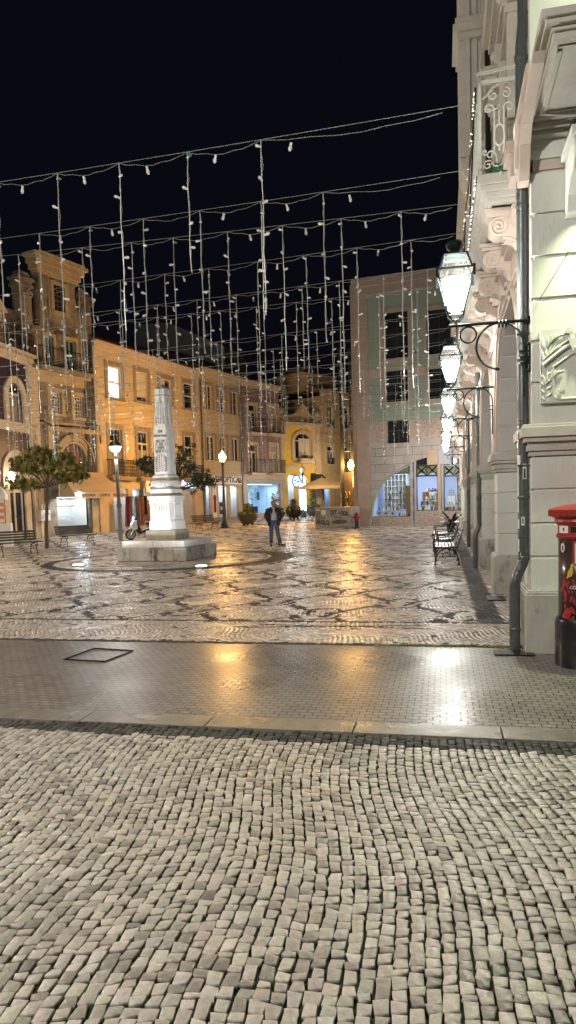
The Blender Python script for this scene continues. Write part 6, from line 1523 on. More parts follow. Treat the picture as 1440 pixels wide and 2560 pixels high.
# ---------------- post box (right edge)
q=at(1457,1500,6.78); pb=empty('post_box',(float(q[0]),6.78,0),0,'round red-topped post box with painted dark body, cut by the right edge','post box')
mb=MB(); mb.lathe([(.215,1.22),(.235,1.235),(.245,1.25),(.235,1.27),(.225,1.28),(.225,1.355),(.24,1.365),(.255,1.39),(.25,1.41),(.265,1.43),(.30,1.44)],n=40); mb.build('collar','red',pb,auto=.5)
mb=MB(); mb.lathe([(.30,1.44),(.305,1.445),(.305,1.495),(.315,1.5),(.31,1.508),(.25,1.53),(.15,1.55),(.05,1.56),(.001,1.562)],n=64)
for k in range(64): g=2*PI*k/64; mb.box(*[v for v in (0,0,0,0,0,0)]) if False else mb.tube([(.306*math.cos(g),.306*math.sin(g),1.447),(.306*math.cos(g),.306*math.sin(g),1.493)],.008,4)
mb.build('domed_cap','red',pb,auto=.6)
mb=MB(); mb.lathe([(.222,.47),(.222,1.225)],n=40); mb.build('body',mat('dark_painted_body',(.035,.02,.018),.3,(.055,.028,.022),2,coat=.4),pb,smooth=True)
mb=MB(); mb.lathe([(.255,0),(.255,.42),(.245,.455),(.225,.475)],n=40); mb.build('foot','black',pb,auto=.5)
def cyl_patch(name,poly,rad,m,thick=.0015,parent=pb):
    """poly of (angle_m, z): arc length metres from the -x/-y facing direction"""
    mb=MB(); vs=[]
    for s,zz in poly: a=TH0+s/rad; vs.append((rad*math.cos(a),rad*math.sin(a),zz))
    for s,zz in poly: a=TH0+s/rad; vs.append(((rad+thick)*math.cos(a),(rad+thick)*math.sin(a),zz))
    n=len(poly); mb.add(vs,[tuple(range(n,2*n))]+[(i,(i+1)%n,n+(i+1)%n,n+i) for i in range(n)]); return mb.build(name,m,parent)
TH0=math.atan2(-6.78,-float(q[0]))-.0   # direction to the viewer; smaller angle = visible left edge
def sec(name,s0,s1,z0,z1,rad,m):
    mb=MB(); n=8
    for k in range(n):
        P_=[]
        for s,zz in ((s0+(s1-s0)*k/n,z0),(s0+(s1-s0)*(k+1)/n,z0),(s0+(s1-s0)*(k+1)/n,z1),(s0+(s1-s0)*k/n,z1)): a=TH0+s/rad; P_.append((rad*math.cos(a),rad*math.sin(a),zz))
        mb.quad(*P_)
    return mb.build(name,m,pb)
sec('paper_label',-.26,-.135,1.285,1.352,.2275,'paper'); sec('label_print',-.2,-.18,1.30,1.335,.2285,'darkpaper')
sec('letter_slot',-.11,.12,1.29,1.345,.2275,'black')
sec('plate_frame',-.09,.12,.98,1.21,.2245,'red'); sec('info_plate',-.07,.10,1.0,1.19,.2265,'paper')
cyl_patch('round_sticker',[(-.205+.028*math.cos(2*PI*k/20),1.145+.045*math.sin(2*PI*k/20)) for k in range(20)],.223,'paper'); cyl_patch('sticker_print',[(-.205+.012*math.cos(2*PI*k/10),1.14+.028*math.sin(2*PI*k/10)) for k in range(10)],.225,'darkpaper')
rr=random.Random(5)
for k in range(30):
    s=-.19+.12*rr.random(); zz=.87-.38*rr.random()**1.1; a=-PI/2+rr.uniform(-1.0,1.0); l=rr.uniform(.05,.1); w=l*.38
    if zz<.7: s=max(s,-.16)
    c_,s_=math.cos(a),math.sin(a); cyl_patch('painted_petal',[(s+p*c_-r_*s_,zz+p*s_+r_*c_) for p,r_ in ((0,0),(l*.35,w*.5),(l*.75,w*.35),(l,0),(l*.75,-w*.35),(l*.35,-w*.5))],.2228+.0001*k,'redpetal')
cyl_patch('painted_bird',[(-.16,.85),(-.145,.88),(-.14,.92),(-.12,.95),(-.11,.965),(-.112,.985),(-.095,1.0),(-.08,.995),(-.07,.985),(-.085,.975),(-.088,.95),(-.085,.91),(-.1,.88),(-.125,.868)],.2262,'yellowpaint')
sec('ribbon',-.135,.2,.745,.80,.2268,'black')
for k,chh in enumerate('CORREIOS'):
    s=-.105+.034*k; a=TH0+s/.2285; Tm=Matrix.Translation((.2285*math.cos(a),.2285*math.sin(a),.772+.002*k))@Matrix.Rotation(a+PI/2,4,'Z')@TXZ@Matrix.Rotation(.12,4,'Z')
    text_part('lettering',chh,.045,'paper',pb,Tm,ext=.001,bold=.0006)
# ---------------- lamp posts
g=ground(302,1352)
t=empty('globe_street_lamp',g,0,'grey lamp post with a half-dark glowing white globe, left of the monument','street lamp')
mb=MB(); mb.tube([(0,0,0),(0,0,1.6),(-.06,0,4.15)],[.10,.09,.06],10); mb.lathe([(.11,1.55),(.12,1.6),(.11,1.75)],n=10); mb.build('pole','greypost',t,auto=.6)
mb=MB(); mb.ball((-.065,0,4.42),.27,14); mb.v=[v for v in mb.v]; 
glob=MB(tr(-.065,0,4.42)); glob.lathe([(.001,-.27)]+[(.27*math.cos(a),.27*math.sin(a)) for a in [-PI/2+PI/2*k/8 for k in range(1,9)]],n=20); glob.build('globe','e_globe',t,smooth=True)
hd=MB(tr(-.065,0,4.42)); hd.lathe([(.275,-.02),(.28,.0)]+[(.28*math.cos(a),.28*math.sin(a)) for a in [PI/2*k/8 for k in range(1,8)]]+[(.001,.28)],n=20); hd.build('hood','pot',t,smooth=True)
m=MB(); 
for k in range(4): m.box(-.095,-.085,-.05,.03,.9+.3*k,1.02+.3*k)
m.build('sticker','paper',t)
def make_classic(g,label,glass,hh=4.0,s=1):
    t=empty('classic_street_lamp',g,0,label,'street lamp')
    mb=MB(); mb.lathe([(.26,0),(.26,.1),(.2,.14),(.22,.2),(.17,.34),(.11,.5),(.1,.9),(.12,.95),(.1,1.0),(.085,1.6),(.1,1.63),(.08,1.66),(.065,hh-.25),(.09,hh-.2),(.07,hh-.12),(.12,hh-.03),(.13,hh)],n=14); mb.build('pole','pot',t,auto=.6)
    mb=MB(tr(0,0,hh)); mb.lathe([(.13,.0),(.24,.3),(.20,.42),(.08,.52),(.03,.6)],n=6); mb.build('lantern_glass',glass,t); 
    mb=MB(tr(0,0,hh))
    for k in range(6): a=2*PI*(k+.5)/6; mb.tube([(.135*math.cos(a),.135*math.sin(a),0),(.245*math.cos(a),.245*math.sin(a),.3),(.205*math.cos(a),.205*math.sin(a),.42)],.012,4)
    mb.lathe([(.03,.58),(.05,.62),(.02,.68),(.001,.74)],n=8); mb.build('lantern_frame','pot',t); return t
LA=make_classic(ground(562,1320),'dark classic lamp post with a glaring orange lantern, in front of the optician','e_sodium')
g=ground(562,1320); q=at(877,1160,44.9)
t=empty('wall_street_lamp',(q[0],44.9,q[2]-.35),0,'orange glowing lantern hanging among the steel props in the lane','street lamp')
mb=MB(); mb.lathe([(.10,.0),(.22,.3),(.18,.42),(.08,.52),(.03,.6)],n=6); mb.build('lantern_glass','e_sodium',t); mb=MB(); mb.tube([(0,.0,0),(.05,.1,-.15),(.2,.2,-.1)],.025,6); mb.lathe([(.03,.58),(.05,.62),(.001,.7)],n=8); mb.build('bracket','iron',t)
mb=MB(); mb.box(-.13,.13,-.36,-.12,.85,1.5); mb.box(-.15,.15,-.38,-.1,1.5,1.56); tt=empty('litter_bin',(g[0]-.12,g[1]-.05,g[2]),0,'dark litter bin hung on the lit classic lamp post','bin'); mb.build('bin_body','pot',tt,bevel=.01); mb=MB(); mb.box(-.05,.05,-.365,-.36,1.1,1.3); mb.build('label','paper',tt)
q=at(758,1275,57); L3=make_classic((q[0],57,gz(57)),'unlit classic lamp post wrapped in a spiral of white lights by the yellow building','canvaswhite',3.55)
mb=MB(); mb.tube([(.2*math.cos(k*.55),.2*math.sin(k*.55),.8+.016*k) for k in range(132)],.05,5); o=mb.build('light_spiral','e_led'); tag(o,'bright white spiral of lights wound round the unlit lamp post','light spiral'); o.location=(q[0],57,gz(57)-.2)
# ---------------- parasols with tables and chairs
def parasol(x,y,z,h,r,rz,label):
    t=empty('parasol',(x,y,z),rz,label,'parasol','cream cafe parasols'); mb=MB(); mb.tube([(0,0,0),(0,0,h)],.03,8); mb.box(-.3,.3,-.3,.3,0,.06); mb.build('pole','greypost',t)
    mb=MB(); c=[(-r,-r),(r,-r),(r,r),(-r,r)]; top=(0,0,h)
    for i in range(4):
        a,b=c[i],c[(i+1)%4]; n=6
        for k in range(n):
            p=[a[0]+(b[0]-a[0])*k/n,a[1]+(b[1]-a[1])*k/n]; q=[a[0]+(b[0]-a[0])*(k+1)/n,a[1]+(b[1]-a[1])*(k+1)/n]
            mb.add([top,(p[0],p[1],h-.62),(q[0],q[1],h-.62)],[(0,1,2)]); mb.quad((p[0],p[1],h-.62),(q[0],q[1],h-.62),(q[0]*1.003,q[1]*1.003,h-.84),(p[0]*1.003,p[1]*1.003,h-.84))
    mb.lathe([(.05,h),(.03,h+.05),(.001,h+.08)],n=8)
    mb.build('canopy','canvaswhite',t); return t
qa=at(806,1280,51.5); qb=at(849,1280,49.5)
parasol(qa[0],51.5,gz(51.5),3.05,1.35,.25,'white square parasol, fully in view behind the graffitied block'); parasol(qb[0],53.5,gz(53.5),3.3,1.2,.25,'white square parasol half hidden by the dark hoarding')
def chair(x,y,rz,label):
    t=empty('cafe_chair',(x,y,gz(y)),rz,label,'chair','metal cafe chairs'); mb=MB()
    mb.box(-.22,.22,-.2,.2,.44,.46); mb.build('seat','chrome',t)
    mb=MB(); mb.tube([(-.21,.2,.46),(-.21,.26,.85),(.21,.26,.85),(.21,.2,.46)],.012,5); 
    for k in range(3): mb.box(-.2,.2,.23,.245,.56+.09*k,.61+.09*k)
    mb.build('backrest','chrome',t)
    for sx in (-1,1):
        for sy in (-1,1): m=MB(); m.tube([(sx*.2,sy*.18,.45),(sx*.22,sy*.2,0)],.011,5); m.build('leg','chrome',t)
    return t
for k,(px,Yc,lab) in enumerate(((812,50,'metal cafe chair under the pole of the nearer parasol'),(822,49,'metal cafe chair nearest to the concrete block'),(834,50.5,'metal cafe chair right of the small table'),(843,49.6,'metal cafe chair beside the dark hoarding'))):
    q=at(px,1280,Yc); chair(q[0],Yc,k*1.3,lab)
q=at(828,1280,50.3); t=empty('cafe_table',(q[0],50.3,gz(50.3)),0,'small round metal cafe table among the chairs','table'); mb=MB(); mb.lathe([(.001,.74),(.35,.74),(.35,.72),(.03,.71),(.03,.04),(.25,.0)],n=16); mb.build('table_top','chrome',t)
# ---------------- scooter
g=ground(328,1350); sc_t=empty('motor_scooter',(g[0]+.60,g[1]+.30,g[2]),math.radians(26),'white and black parked scooter peeping out behind the monument','scooter')
# local: x forward is -x
def wheel(x,label=None):
    mb=MB(tr(x,0,.26)@Matrix.Rotation(PI/2,4,'X')); mb.lathe([(.19,-.055),(.245,-.05),(.262,0),(.245,.05),(.19,.055),(.19,-.055)],n=26); w=mb.build('tyre','rubber',sc_t,smooth=True); w.name='wheel'
    m=MB(tr(x,0,.26)@Matrix.Rotation(PI/2,4,'X')); m.lathe([(.17,-.04),(.195,-.045),(.195,.045),(.17,.04)],n=20); m.lathe([(.001,-.05),(.04,-.05),(.04,.05),(.001,.05)],n=10)
    for k in range(5): a=2*PI*k/5; m.tube([(0.03*math.cos(a),.03*math.sin(a),0),(.18*math.cos(a),.18*math.sin(a),0)],.014,4)
    m.build('rim','chrome',w)
wheel(-.68); wheel(.62)
mb=MB(); mb.prism([(-.72,.56),(-.66,.72),(-.55,.92),(-.45,.98),(-.40,.9),(-.36,.62),(-.38,.5),(-.5,.46),(-.62,.50)],-.2,.2); mb.build('front_fairing','scwhite',sc_t,bevel=.05)
mb=MB(); mb.prism([(-.90,.46),(-.78,.55),(-.62,.54),(-.56,.46),(-.62,.50),(-.78,.50)],-.07,.07); mb.build('mudguard','scwhite',sc_t,bevel=.01)
mb=MB(); mb.prism([(-.50,.50),(-.44,.86),(-.36,.88),(-.2,.4),(.15,.36),(.25,.5),(.05,.24),(-.3,.26)],-.17,.17); mb.prism([(.05,.3),(.1,.62),(.9,.78),(.95,.7),(.7,.42),(.3,.3)],-.17,.17); mb.build('body','scblack',sc_t,bevel=.03)
mb=MB(); mb.prism([(.0,.72),(.08,.82),(.3,.8),(.5,.88),(.9,.92),(.98,.82),(.5,.74),(.2,.66)],-.16,.16); mb.build('seat','scblack',sc_t,bevel=.04)
mb=MB(); mb.tube([(-.15,-.18,.46),(.3,-.185,.6),(.85,-.18,.77)],.02,5); mb.tube([(-.2,-.2,.3),(.5,-.2,.34)],.012,4); mb.build('side_trim','scwhite',sc_t)
mb=MB(); mb.tube([(-.68,-.1,.26),(-.55,-.1,.55),(-.42,0,.95)],.022,6); mb.tube([(-.68,.1,.26),(-.55,.1,.55)],.022,6); mb.build('fork','chrome',sc_t)
mb=MB(); mb.tube([(-.40,-.34,1.02),(-.42,-.1,1.0),(-.42,.1,1.0),(-.40,.34,1.02)],.018,6); mb.prism([(-.52,.95),(-.46,1.06),(-.34,1.04),(-.34,.92)],-.12,.12); mb.build('handlebar','scblack',sc_t,bevel=.01)
mb=MB(); mb.prism([(-.62,.92),(-.50,1.22),(-.48,1.22),(-.58,.92)],-.14,.14); mb.build('windscreen','glass',sc_t)
for s in (-1,1):
    mb=MB(); mb.tube([(-.42,s*.2,1.03),(-.46,s*.3,1.2)],.008,4); mb.ball((-.46,s*.33,1.23),.06,7,sc_=(.5,1,.7)); mb.build('mirror','scblack',sc_t)
mb=MB(); mb.ball((-.68,0,.7),.08,8,sc_=(.5,1.3,.6)); mb.build('headlight','chrome',sc_t)
mb=MB(); mb.tube([(.1,-.15,.2),(.14,-.18,.0)],.014,4); mb.build('kickstand','iron',sc_t)
# ---------------- walking man
g=ground(686,1364); pe=empty('person',g,math.radians(6),'man in dark open jacket, white tee and jeans walking towards the viewer, hands in pockets','person')
def skinbody():
    v=[];e=[];r=[]
    def a(p,rad,par=None):
        v.append(p); r.append(rad); i=len(v)-1
        if par is not None: e.append((par,i))
        return i
    pel=a((0,0,.95),.13); ab=a((0,0,1.1),.125,pel); ch=a((0,.0,1.28),.15,ab); nk=a((0,-.01,1.43),.065,ch); nt=a((0,-.02,1.50),.055,nk); hd=a((0,-.035,1.585),.085,nt); ht=a((0,-.03,1.66),.07,hd)
    for s in (-1,1):
        sh=a((s*.17,.0,1.37),.065,ch); el=a((s*.27,.08,1.13),.045,sh); wr=a((s*.19,-.02,.95),.03,el); pm=a((s*.165,-.06,.90),.032,wr)
        for k,(dx,dy,dz) in enumerate(((-.03,-.02,-.085),(-.01,-.03,-.095),(.012,-.03,-.09),(.03,-.02,-.075))):
            f1=a((s*.165+dx*.6,-.06+dy*.4,.90+dz*.55),.010,pm); a((s*.165+dx*.8,-.06+dy+.01,.90+dz),.008,f1)
        t1=a((s*.165-s*.04,-.075,.88),.010,pm); a((s*.165-s*.055,-.08,.85),.008,t1)
    for s,kx,ky,ax_,ay in ((-1,-.105,-.02,-.11,.03),(1,.13,-.10,.215,-.02)):
        hp_=a((s*.09,0,.88),.09,pel); kn=a((kx,ky,.5),.06,hp_); an=a((ax_,ay,.1),.042,kn); a((ax_+(.02 if s>0 else 0),ay-.13,.045),.035,an)
    me=bpy.data.meshes.new('body'); me.from_pydata(v,e,[]); o=bpy.data.objects.new('body',me); COL.objects.link(o); o.parent=pe
    m=o.modifiers.new('skin','SKIN'); m.use_smooth_shade=True; sk=me.skin_vertices[0].data
    for i,x in enumerate(r): sk[i].radius=(x,x)
    sk[0].use_root=True; s=o.modifiers.new('sub','SUBSURF'); s.levels=1; s.render_levels=2; me.materials.append(M['skin']); return o
skinbody()
def loft(name,rings,m,a0=0,a1=2*PI,n=20,parent=pe,thick=0):
    mb=MB(); vs=[];full=abs(a1-a0-2*PI)<1e-4; k=n if full else n+1
    for (cx,cy,rx,ry,z_) in rings:
        for j in range(k): a=a0+(a1-a0)*j/n; vs.append((cx+rx*math.cos(a),cy+ry*math.sin(a),z_+.012*math.sin(3*a)*(z_<.95)))
    fs=[]
    for i in range(len(rings)-1):
        for j in range(n): fs.append((i*k+j,i*k+(j+1)%k,(i+1)*k+(j+1)%k,(i+1)*k+j))
    mb.add(vs,fs); o=mb.build(name,m,parent,smooth=True)
    if thick: s=o.modifiers.new('thick','SOLIDIFY'); s.thickness=thick; s.offset=1
    return o
loft('tee_shirt',[(0,0,.165,.115,.90),(0,-.0,.17,.125,1.0),(0,0,.165,.125,1.15),(0,0,.175,.13,1.28),(0,0,.165,.11,1.37),(0,-.01,.10,.08,1.43),(0,-.01,.075,.07,1.455)],'shirt')
fr=-PI/2; op=.62
loft('jacket',[(0,.01,.225,.165,.78),(0,.01,.215,.16,.9),(0,.01,.20,.15,1.05),(0,.01,.205,.155,1.2),(0,.01,.215,.15,1.32),(0,.01,.205,.125,1.39),(0,.0,.13,.10,1.44),(0,.0,.105,.095,1.475)],'jacket',fr+op,fr+2*PI-op,22,thick=.018)
mb=MB()
for s in (-1,1): mb.tube([(s*.15,.0,1.38),(s*.215,.02,1.34),(s*.27,.06,1.2),(s*.29,.09,1.12),(s*.25,.04,1.02),(s*.20,-.03,.95)],[.075,.082,.075,.07,.062,.055],10)
for s in (-1,1): mb.add([(s*.03,-.135,1.40),(s*.11,-.12,1.45),(s*.14,-.13,1.32),(s*.07,-.155,1.2)],[(0,1,2,3)])
mb.build('jacket_sleeves','jacket',pe,smooth=True)
mb=MB(); 
mb.tube([(-.085,.0,.93),(-.1,-.005,.75),(-.108,-.02,.5),(-.115,.01,.3),(-.115,.035,.09)],[.105,.098,.075,.066,.072],12); mb.tube([(.085,.0,.93),(.105,-.04,.75),(.13,-.1,.5),(.175,-.06,.3),(.215,-.02,.1)],[.105,.098,.075,.066,.072],12); mb.lathe([(.12,.86),(.175,.92),(.17,.98)],n=14)
mb.build('jeans','jean',pe,smooth=True)
for x,y,rz in ((-.115,.02,-.1),(.225,-.05,.9)):
    m=MB(tr(x,y,0)@Matrix.Rotation(rz,4,'Z')); m.prism([(.08,0),(.085,.07),(.02,.11),(-.08,.075),(-.19,.055),(-.215,.03),(-.2,0)],-.045,.045,ax='x'); m.build('shoe','shoe',pe,bevel=.02)
mb=MB(); mb.ball((0,.005,1.625),.105,12,sc_=(.86,1.0,.92)); o=mb.build('hair','hair',pe,smooth=True)
mb=MB(); mb.ball((0,-.05,1.585),.085,12,sc_=(.88,.95,1.22),mi=0); mb.ball((0,-.135,1.575),.016,6,0,(.8,1.2,1.6)); 
for s in (-1,1): mb.ball((s*.078,-.03,1.585),.02,6,0,(.4,.8,1.3)); mb.ball((s*.03,-.118,1.60),.011,5,1); mb.box(s*.03-.02,s*.03+.02,-.128,-.12,1.617,1.623,1)
mb.box(-.022,.022,-.128,-.12,1.535,1.541,1); mb.build('face',['skin','hair'],pe,smooth=True)
# ---------------- clothes stall in front of the yellow shop
q0=Y.uv(285,1290)[0]; q1=Y.uv(350,1290)[0]
def YF(u,d): return Y.A+Y.d*u-Y.n*d
x,y=YF((q0+q1)/2,.9); t=empty('clothes_rail',(x,y,gz(y)),Y.root.rotation_euler.z,'long clothes rail hung with garments outside the yellow shop','clothes rail'); hw=(q1-q0)/2
mb=MB(); mb.tube([(-hw,0,0),(-hw,0,2.15),(hw,0,2.15),(hw,0,0)],.02,6); mb.build('frame','chrome',t)
gs=['cloth_red','cloth_grey','cloth_blue','cloth_grey','cloth_floral','cloth_floral','cloth_black','cloth_brown','cloth_floral']
gl=['dark red dress at the left end of the clothes rail','grey garment next to the dark red dress','blue print garment low on the clothes rail','grey coat in the middle of the clothes rail','pink floral dress left of the dark scarves','long pink floral dress beside the dark scarves','bunch of black scarves on the clothes rail','brown floral cloth right of the black scarves','pink patterned dress at the right end of the clothes rail']
for k,(m,lb) in enumerate(zip(gs,gl)):
    u=(q0+.15)+(q1-q0-.3)*k/(len(gs)-1); x,y=YF(u,.95); o=MB(); n=10; w=.36; zt=2.08; zb=(.25,.9,.35,.6,.3,.25,.9,.5,.4)[k]
    for i in range(n):
        for j in range(6):
            f=lambda i,j:(-w/2*(.55+.45*min(1,j/2))+w*(.55+.45*min(1,j/2))*i/n,.05*math.sin(i*1.9+k)+.02*j*(i%2),zt-(zt-zb)*j/6)
            o.quad(f(i,j),f(i+1,j),f(i+1,j+1),f(i,j+1))
    ob=o.build('hanging_garment',m); ob.location=(x,y,gz(y)); ob.rotation_euler=(0,0,Y.root.rotation_euler.z+.15*((k%3)-1)); tag(ob,lb,'garment',group='garments on the clothes rail')
for k,(px,m,lb) in enumerate(((356,'cloth_blue','bright blue patterned cloth hanging in the shop front left of the monument'),(371,'cloth_blue','blue patterned towel hanging right beside the white pedestal'),(383,'cloth_floral','narrow pink and white cloth just left of the pedestal'))):
    u=Y.uv(px,1270)[0]; x,y=YF(u,.4); o=MB(); w=.75 if k<2 else .3
    for i in range(8): o.quad((-w/2+w*i/8,.04*(i%2),.4),(-w/2+w*(i+1)/8,.04*((i+1)%2),.4),(-w/2+w*(i+1)/8,.04*((i+1)%2),2.6),(-w/2+w*i/8,.04*(i%2),2.6))
    ob=o.build('hanging_cloth',m); ob.location=(x,y,gz(y)); ob.rotation_euler=(0,0,Y.root.rotation_euler.z); tag(ob,lb,'cloth')
# blue-white LED on the awning post
q=H.A+H.d*(H.uv(148,1230)[0])-H.n*1.5; zz=H.z(148,1230)-.15
t=empty('awning_light',(q[0],q[1],zz),0,'small glaring blue-white light at the left end of the jewellery awning','light'); mb=MB(); mb.ball((0,0,0),.09,8); mb.build('bulb','e_star',t,smooth=True); mb=MB(); mb.tube([(0,.05,.05),(0,.3,.2)],.015,5); mb.build('bracket','iron',t)
# kiosk board at the left edge
q=at(4,1340,31.5); t=empty('menu_kiosk',(q[0],31.5,0),.25,'small white-roofed stand with orange menu panels at the left edge','kiosk')
mb=MB(); mb.add([(-.6,-.5,2.35),(.30,-.5,2.35),(.30,.4,2.35),(-.6,.4,2.35),(-.4,-.05,2.75),(.05,-.05,2.75)],[(0,1,5,4),(1,2,5),(2,3,4,5),(3,0,4)]); mb.box(-.6,.30,-.51,-.49,2.1,2.35); mb.box(.29,.31,-.5,.4,2.1,2.35); mb.build('roof','canvaswhite',t)
mb=MB()
for k in range(3): mb.box(-.6,.2,-.4,-.36,1.25+.28*k,1.25+.28*k+.16,0)
mb.build('menu_panel','orange',t); mb=MB(); mb.box(-.6,.2,-.36,-.3,1.1,2.1); mb.build('board','white',t)
mb=MB(); mb.box(-.6,.45,-.35,.3,0,1.05); 
for k in range(3): mb.box(.0,.42,-.365,-.35,.2+.25*k,.38+.25*k)
mb.build('cabinet','white',t,bevel=.01)
# frame of the paved cover in the footway
mb=MB(); cs_=[ground(*p) for p in ((235,1622),(333,1628),(262,1655),(160,1650))]
for i in range(4): a,b=cs_[i],cs_[(i+1)%4]; mb.tube([(a[0],a[1],.003),(b[0],b[1],.003)],.011,4)
tag(mb.build('manhole_cover','iron'),'thin dark frame of a paved inspection cover in the smooth footway on the left','manhole cover')
# moss along the foot of the building
mb=MB(); rr=random.Random(4)
for k in range(260):
    a=.1-1.7*rr.random()**1.8; b=LB1+.05+rr.gauss(0,.035)+.03*math.sin(a*9); x,y=toXY(a,b); s=rr.uniform(.006,.018); mb.add([(x-s,y,.002),(x,y-s,.003),(x+s,y,.002),(x,y+s*.6,.008+s*.7)],[(0,1,3),(1,2,3),(2,0,3)])
tag(mb.build('moss','leaf'),'green moss in the joint at the foot of the corner drainpipe','moss',kind='stuff')
# ---------------- unseen lamp posts added out of frame to light the road and fronts
def added_lamp(x,y,h,label):
    t=empty('unseen_street_lamp',(x,y,0),0,label,'street lamp'); mb=MB(); mb.tube([(0,0,0),(0,0,h)],[.09,.05],8); mb.build('pole','greypost',t); mb=MB(tr(0,0,h)); mb.lathe([(.05,0),(.3,.02),(.32,.08),(.2,.2),(.02,.25)],n=16); mb.build('hood','greypost',t); mb=MB(tr(0,0,h)); mb.lathe([(.001,-.06),(.2,-.02),(.25,.0),(.001,.001)],n=16); mb.build('lamp','e_globe',t); return t
added_lamp(-4.6,.6,6.5,'unseen tall lamp post added beside the viewer to light the cobbled road'); added_lamp(-12.5,17,5.2,'unseen lamp post added on the left side of the square to light the fronts')
# ============================================================ festive light curtains
CORD={}
def dropper_mesh(L,seed,nb):
    rr=random.Random(seed); mb=MB(); n=10
    mb.tube([(.006*math.sin(k*1.3+seed),.004*math.cos(k*2.1),-L*k/n) for k in range(n+1)],.0062,5)
    mb.tube([(.012*math.sin(k*2.3+seed)+.006,.012*math.cos(k*2.3),-L*k/14) for k in range(15)],.0032,3)
    bulbs=[]
    for k in range(nb):
        z=-L*(k+.35+rr.uniform(-.2,.2))/nb; a=rr.random()*2*PI; bulbs.append((z,a,rr.random()))
    return mb,bulbs
_bm={}
def bulb_mesh(kind):
    if kind in _bm: return _bm[kind]
    mb=MB(); mb.tube([(0,0,0),(.032,0,.0)],.013,6,0); mb.tube([(.032,0,0),(.06,0,0),(.078,0,0)],[.015,.019,.009],6,1)
    me_o=mb.build('bulb',['bulb','bulb' if kind==0 else ('bulbgreen' if kind==1 else 'bulbblue')]); me=me_o.data; bpy.data.objects.remove(me_o); _bm[kind]=me; return me
PROTO={}
def dropper(loc,L,label,parts,grp):
    Lq=round(L*5)/5; seed=R.randint(0,3); key=(Lq,seed)
    if key not in PROTO: 
        mb,b=dropper_mesh(Lq,seed,max(4,int(Lq*3.2))); o=mb.build('cord','cord'); me=o.data; bpy.data.objects.remove(o)
        # far version: cord and bulbs in one mesh
        m2=MB(); m2.v=list(mb.v); m2.f=list(mb.f); m2.m=list(mb.m)
        for z,a,c in b:
            dx,dy=math.cos(a),math.sin(a); m2.tube([(0,0,z),(dx*.04,dy*.04,z)],.014,4,1); m2.tube([(dx*.04,dy*.04,z),(dx*.075,dy*.075,z)],.016,4,1 if c<.74 else (2 if c<.88 else 3))
        o2=m2.build('hanging_light_string',['cord','bulb','bulbgreen','bulbblue']); me2=o2.data; bpy.data.objects.remove(o2); PROTO[key]=(me,b,me2)
    me,b,me2=PROTO[key]
    if parts:
        t=empty('hanging_light_string',loc,R.random()*.6,label,'light string',grp)
        c=bpy.data.objects.new('cord',me); COL.objects.link(c); c.parent=t
        for z,a,cc in b:
            kb=bpy.data.objects.new('bulb',bulb_mesh(0 if cc<.74 else (1 if cc<.88 else 2))); COL.objects.link(kb); kb.parent=t; kb.location=(0,0,z); kb.rotation_euler=(R.uniform(-.2,.2),R.uniform(-.5,.5),a)
    else:
        t=bpy.data.objects.new('hanging_light_string',me2); COL.objects.link(t); t.location=loc; t.rotation_euler=(0,0,R.random()*6); tag(t,label,'light string',grp)
    return t
ordn=['first','second','third','fourth','fifth','sixth','seventh','eighth','ninth','tenth','eleventh','twelfth','thirteenth','fourteenth','fifteenth','sixteenth','seventeenth','eighteenth']
# cables: start on the arcade railing at distance Yr, run across; given by image height at right and at left
# (Yr, z_r, py at px 0 (or left sample), sampled droppers [(px, length)])
cabs=[
 (1200,255,8.05,652,352,0,451,9.3,[(-8,2.2),(142,2.3),(297,1.95),(467,1.45),(652,2.1)]),
 (1165,425,9.45,805,487,0,593,11.2,[(97,1.95),(223,1.4),(357,2.2),(499,1.95),(652,1.6),(807,2.0)]),
 (1167,508,10.6,1003,537,0,637,12.3,[(45,1.8),(205,1.9),(328,2.0),(432,1.9),(568,2.25),(706,2.2),(853,2.6),(1003,2.3)]),
 (1165,580,11.8,1027,612,0,735,14.0,[(60,1.9),(196,1.6),(300,2.1),(411,1.5),(521,1.6),(643,2.4),(765,1.9),(892,2.4),(1027,2.3)]),
 (1105,668,13.4,1068,678,0,806,16.4,[(35,1.9),(118,2.0),(206,2.2),(298,1.8),(393,1.9),(492,1.5),(590,1.9),(658,2.3),(755,1.6),(848,2.5),(958,2.2),(1068,2.7)]),
 (1100,715,14.8,958,752,0,829,17.9,[(22,1.8),(91,1.9),(158,2.0),(233,2.2),(313,1.9),(391,2.3),(478,1.6),(551,2.2),(640,1.7),(740,2.2),(829,2.0),(947,2.5),(1042,2.3)]),
]
anch=(lambda px,py,Yc: tuple(float(v) for v in at(px,py,Yc)))
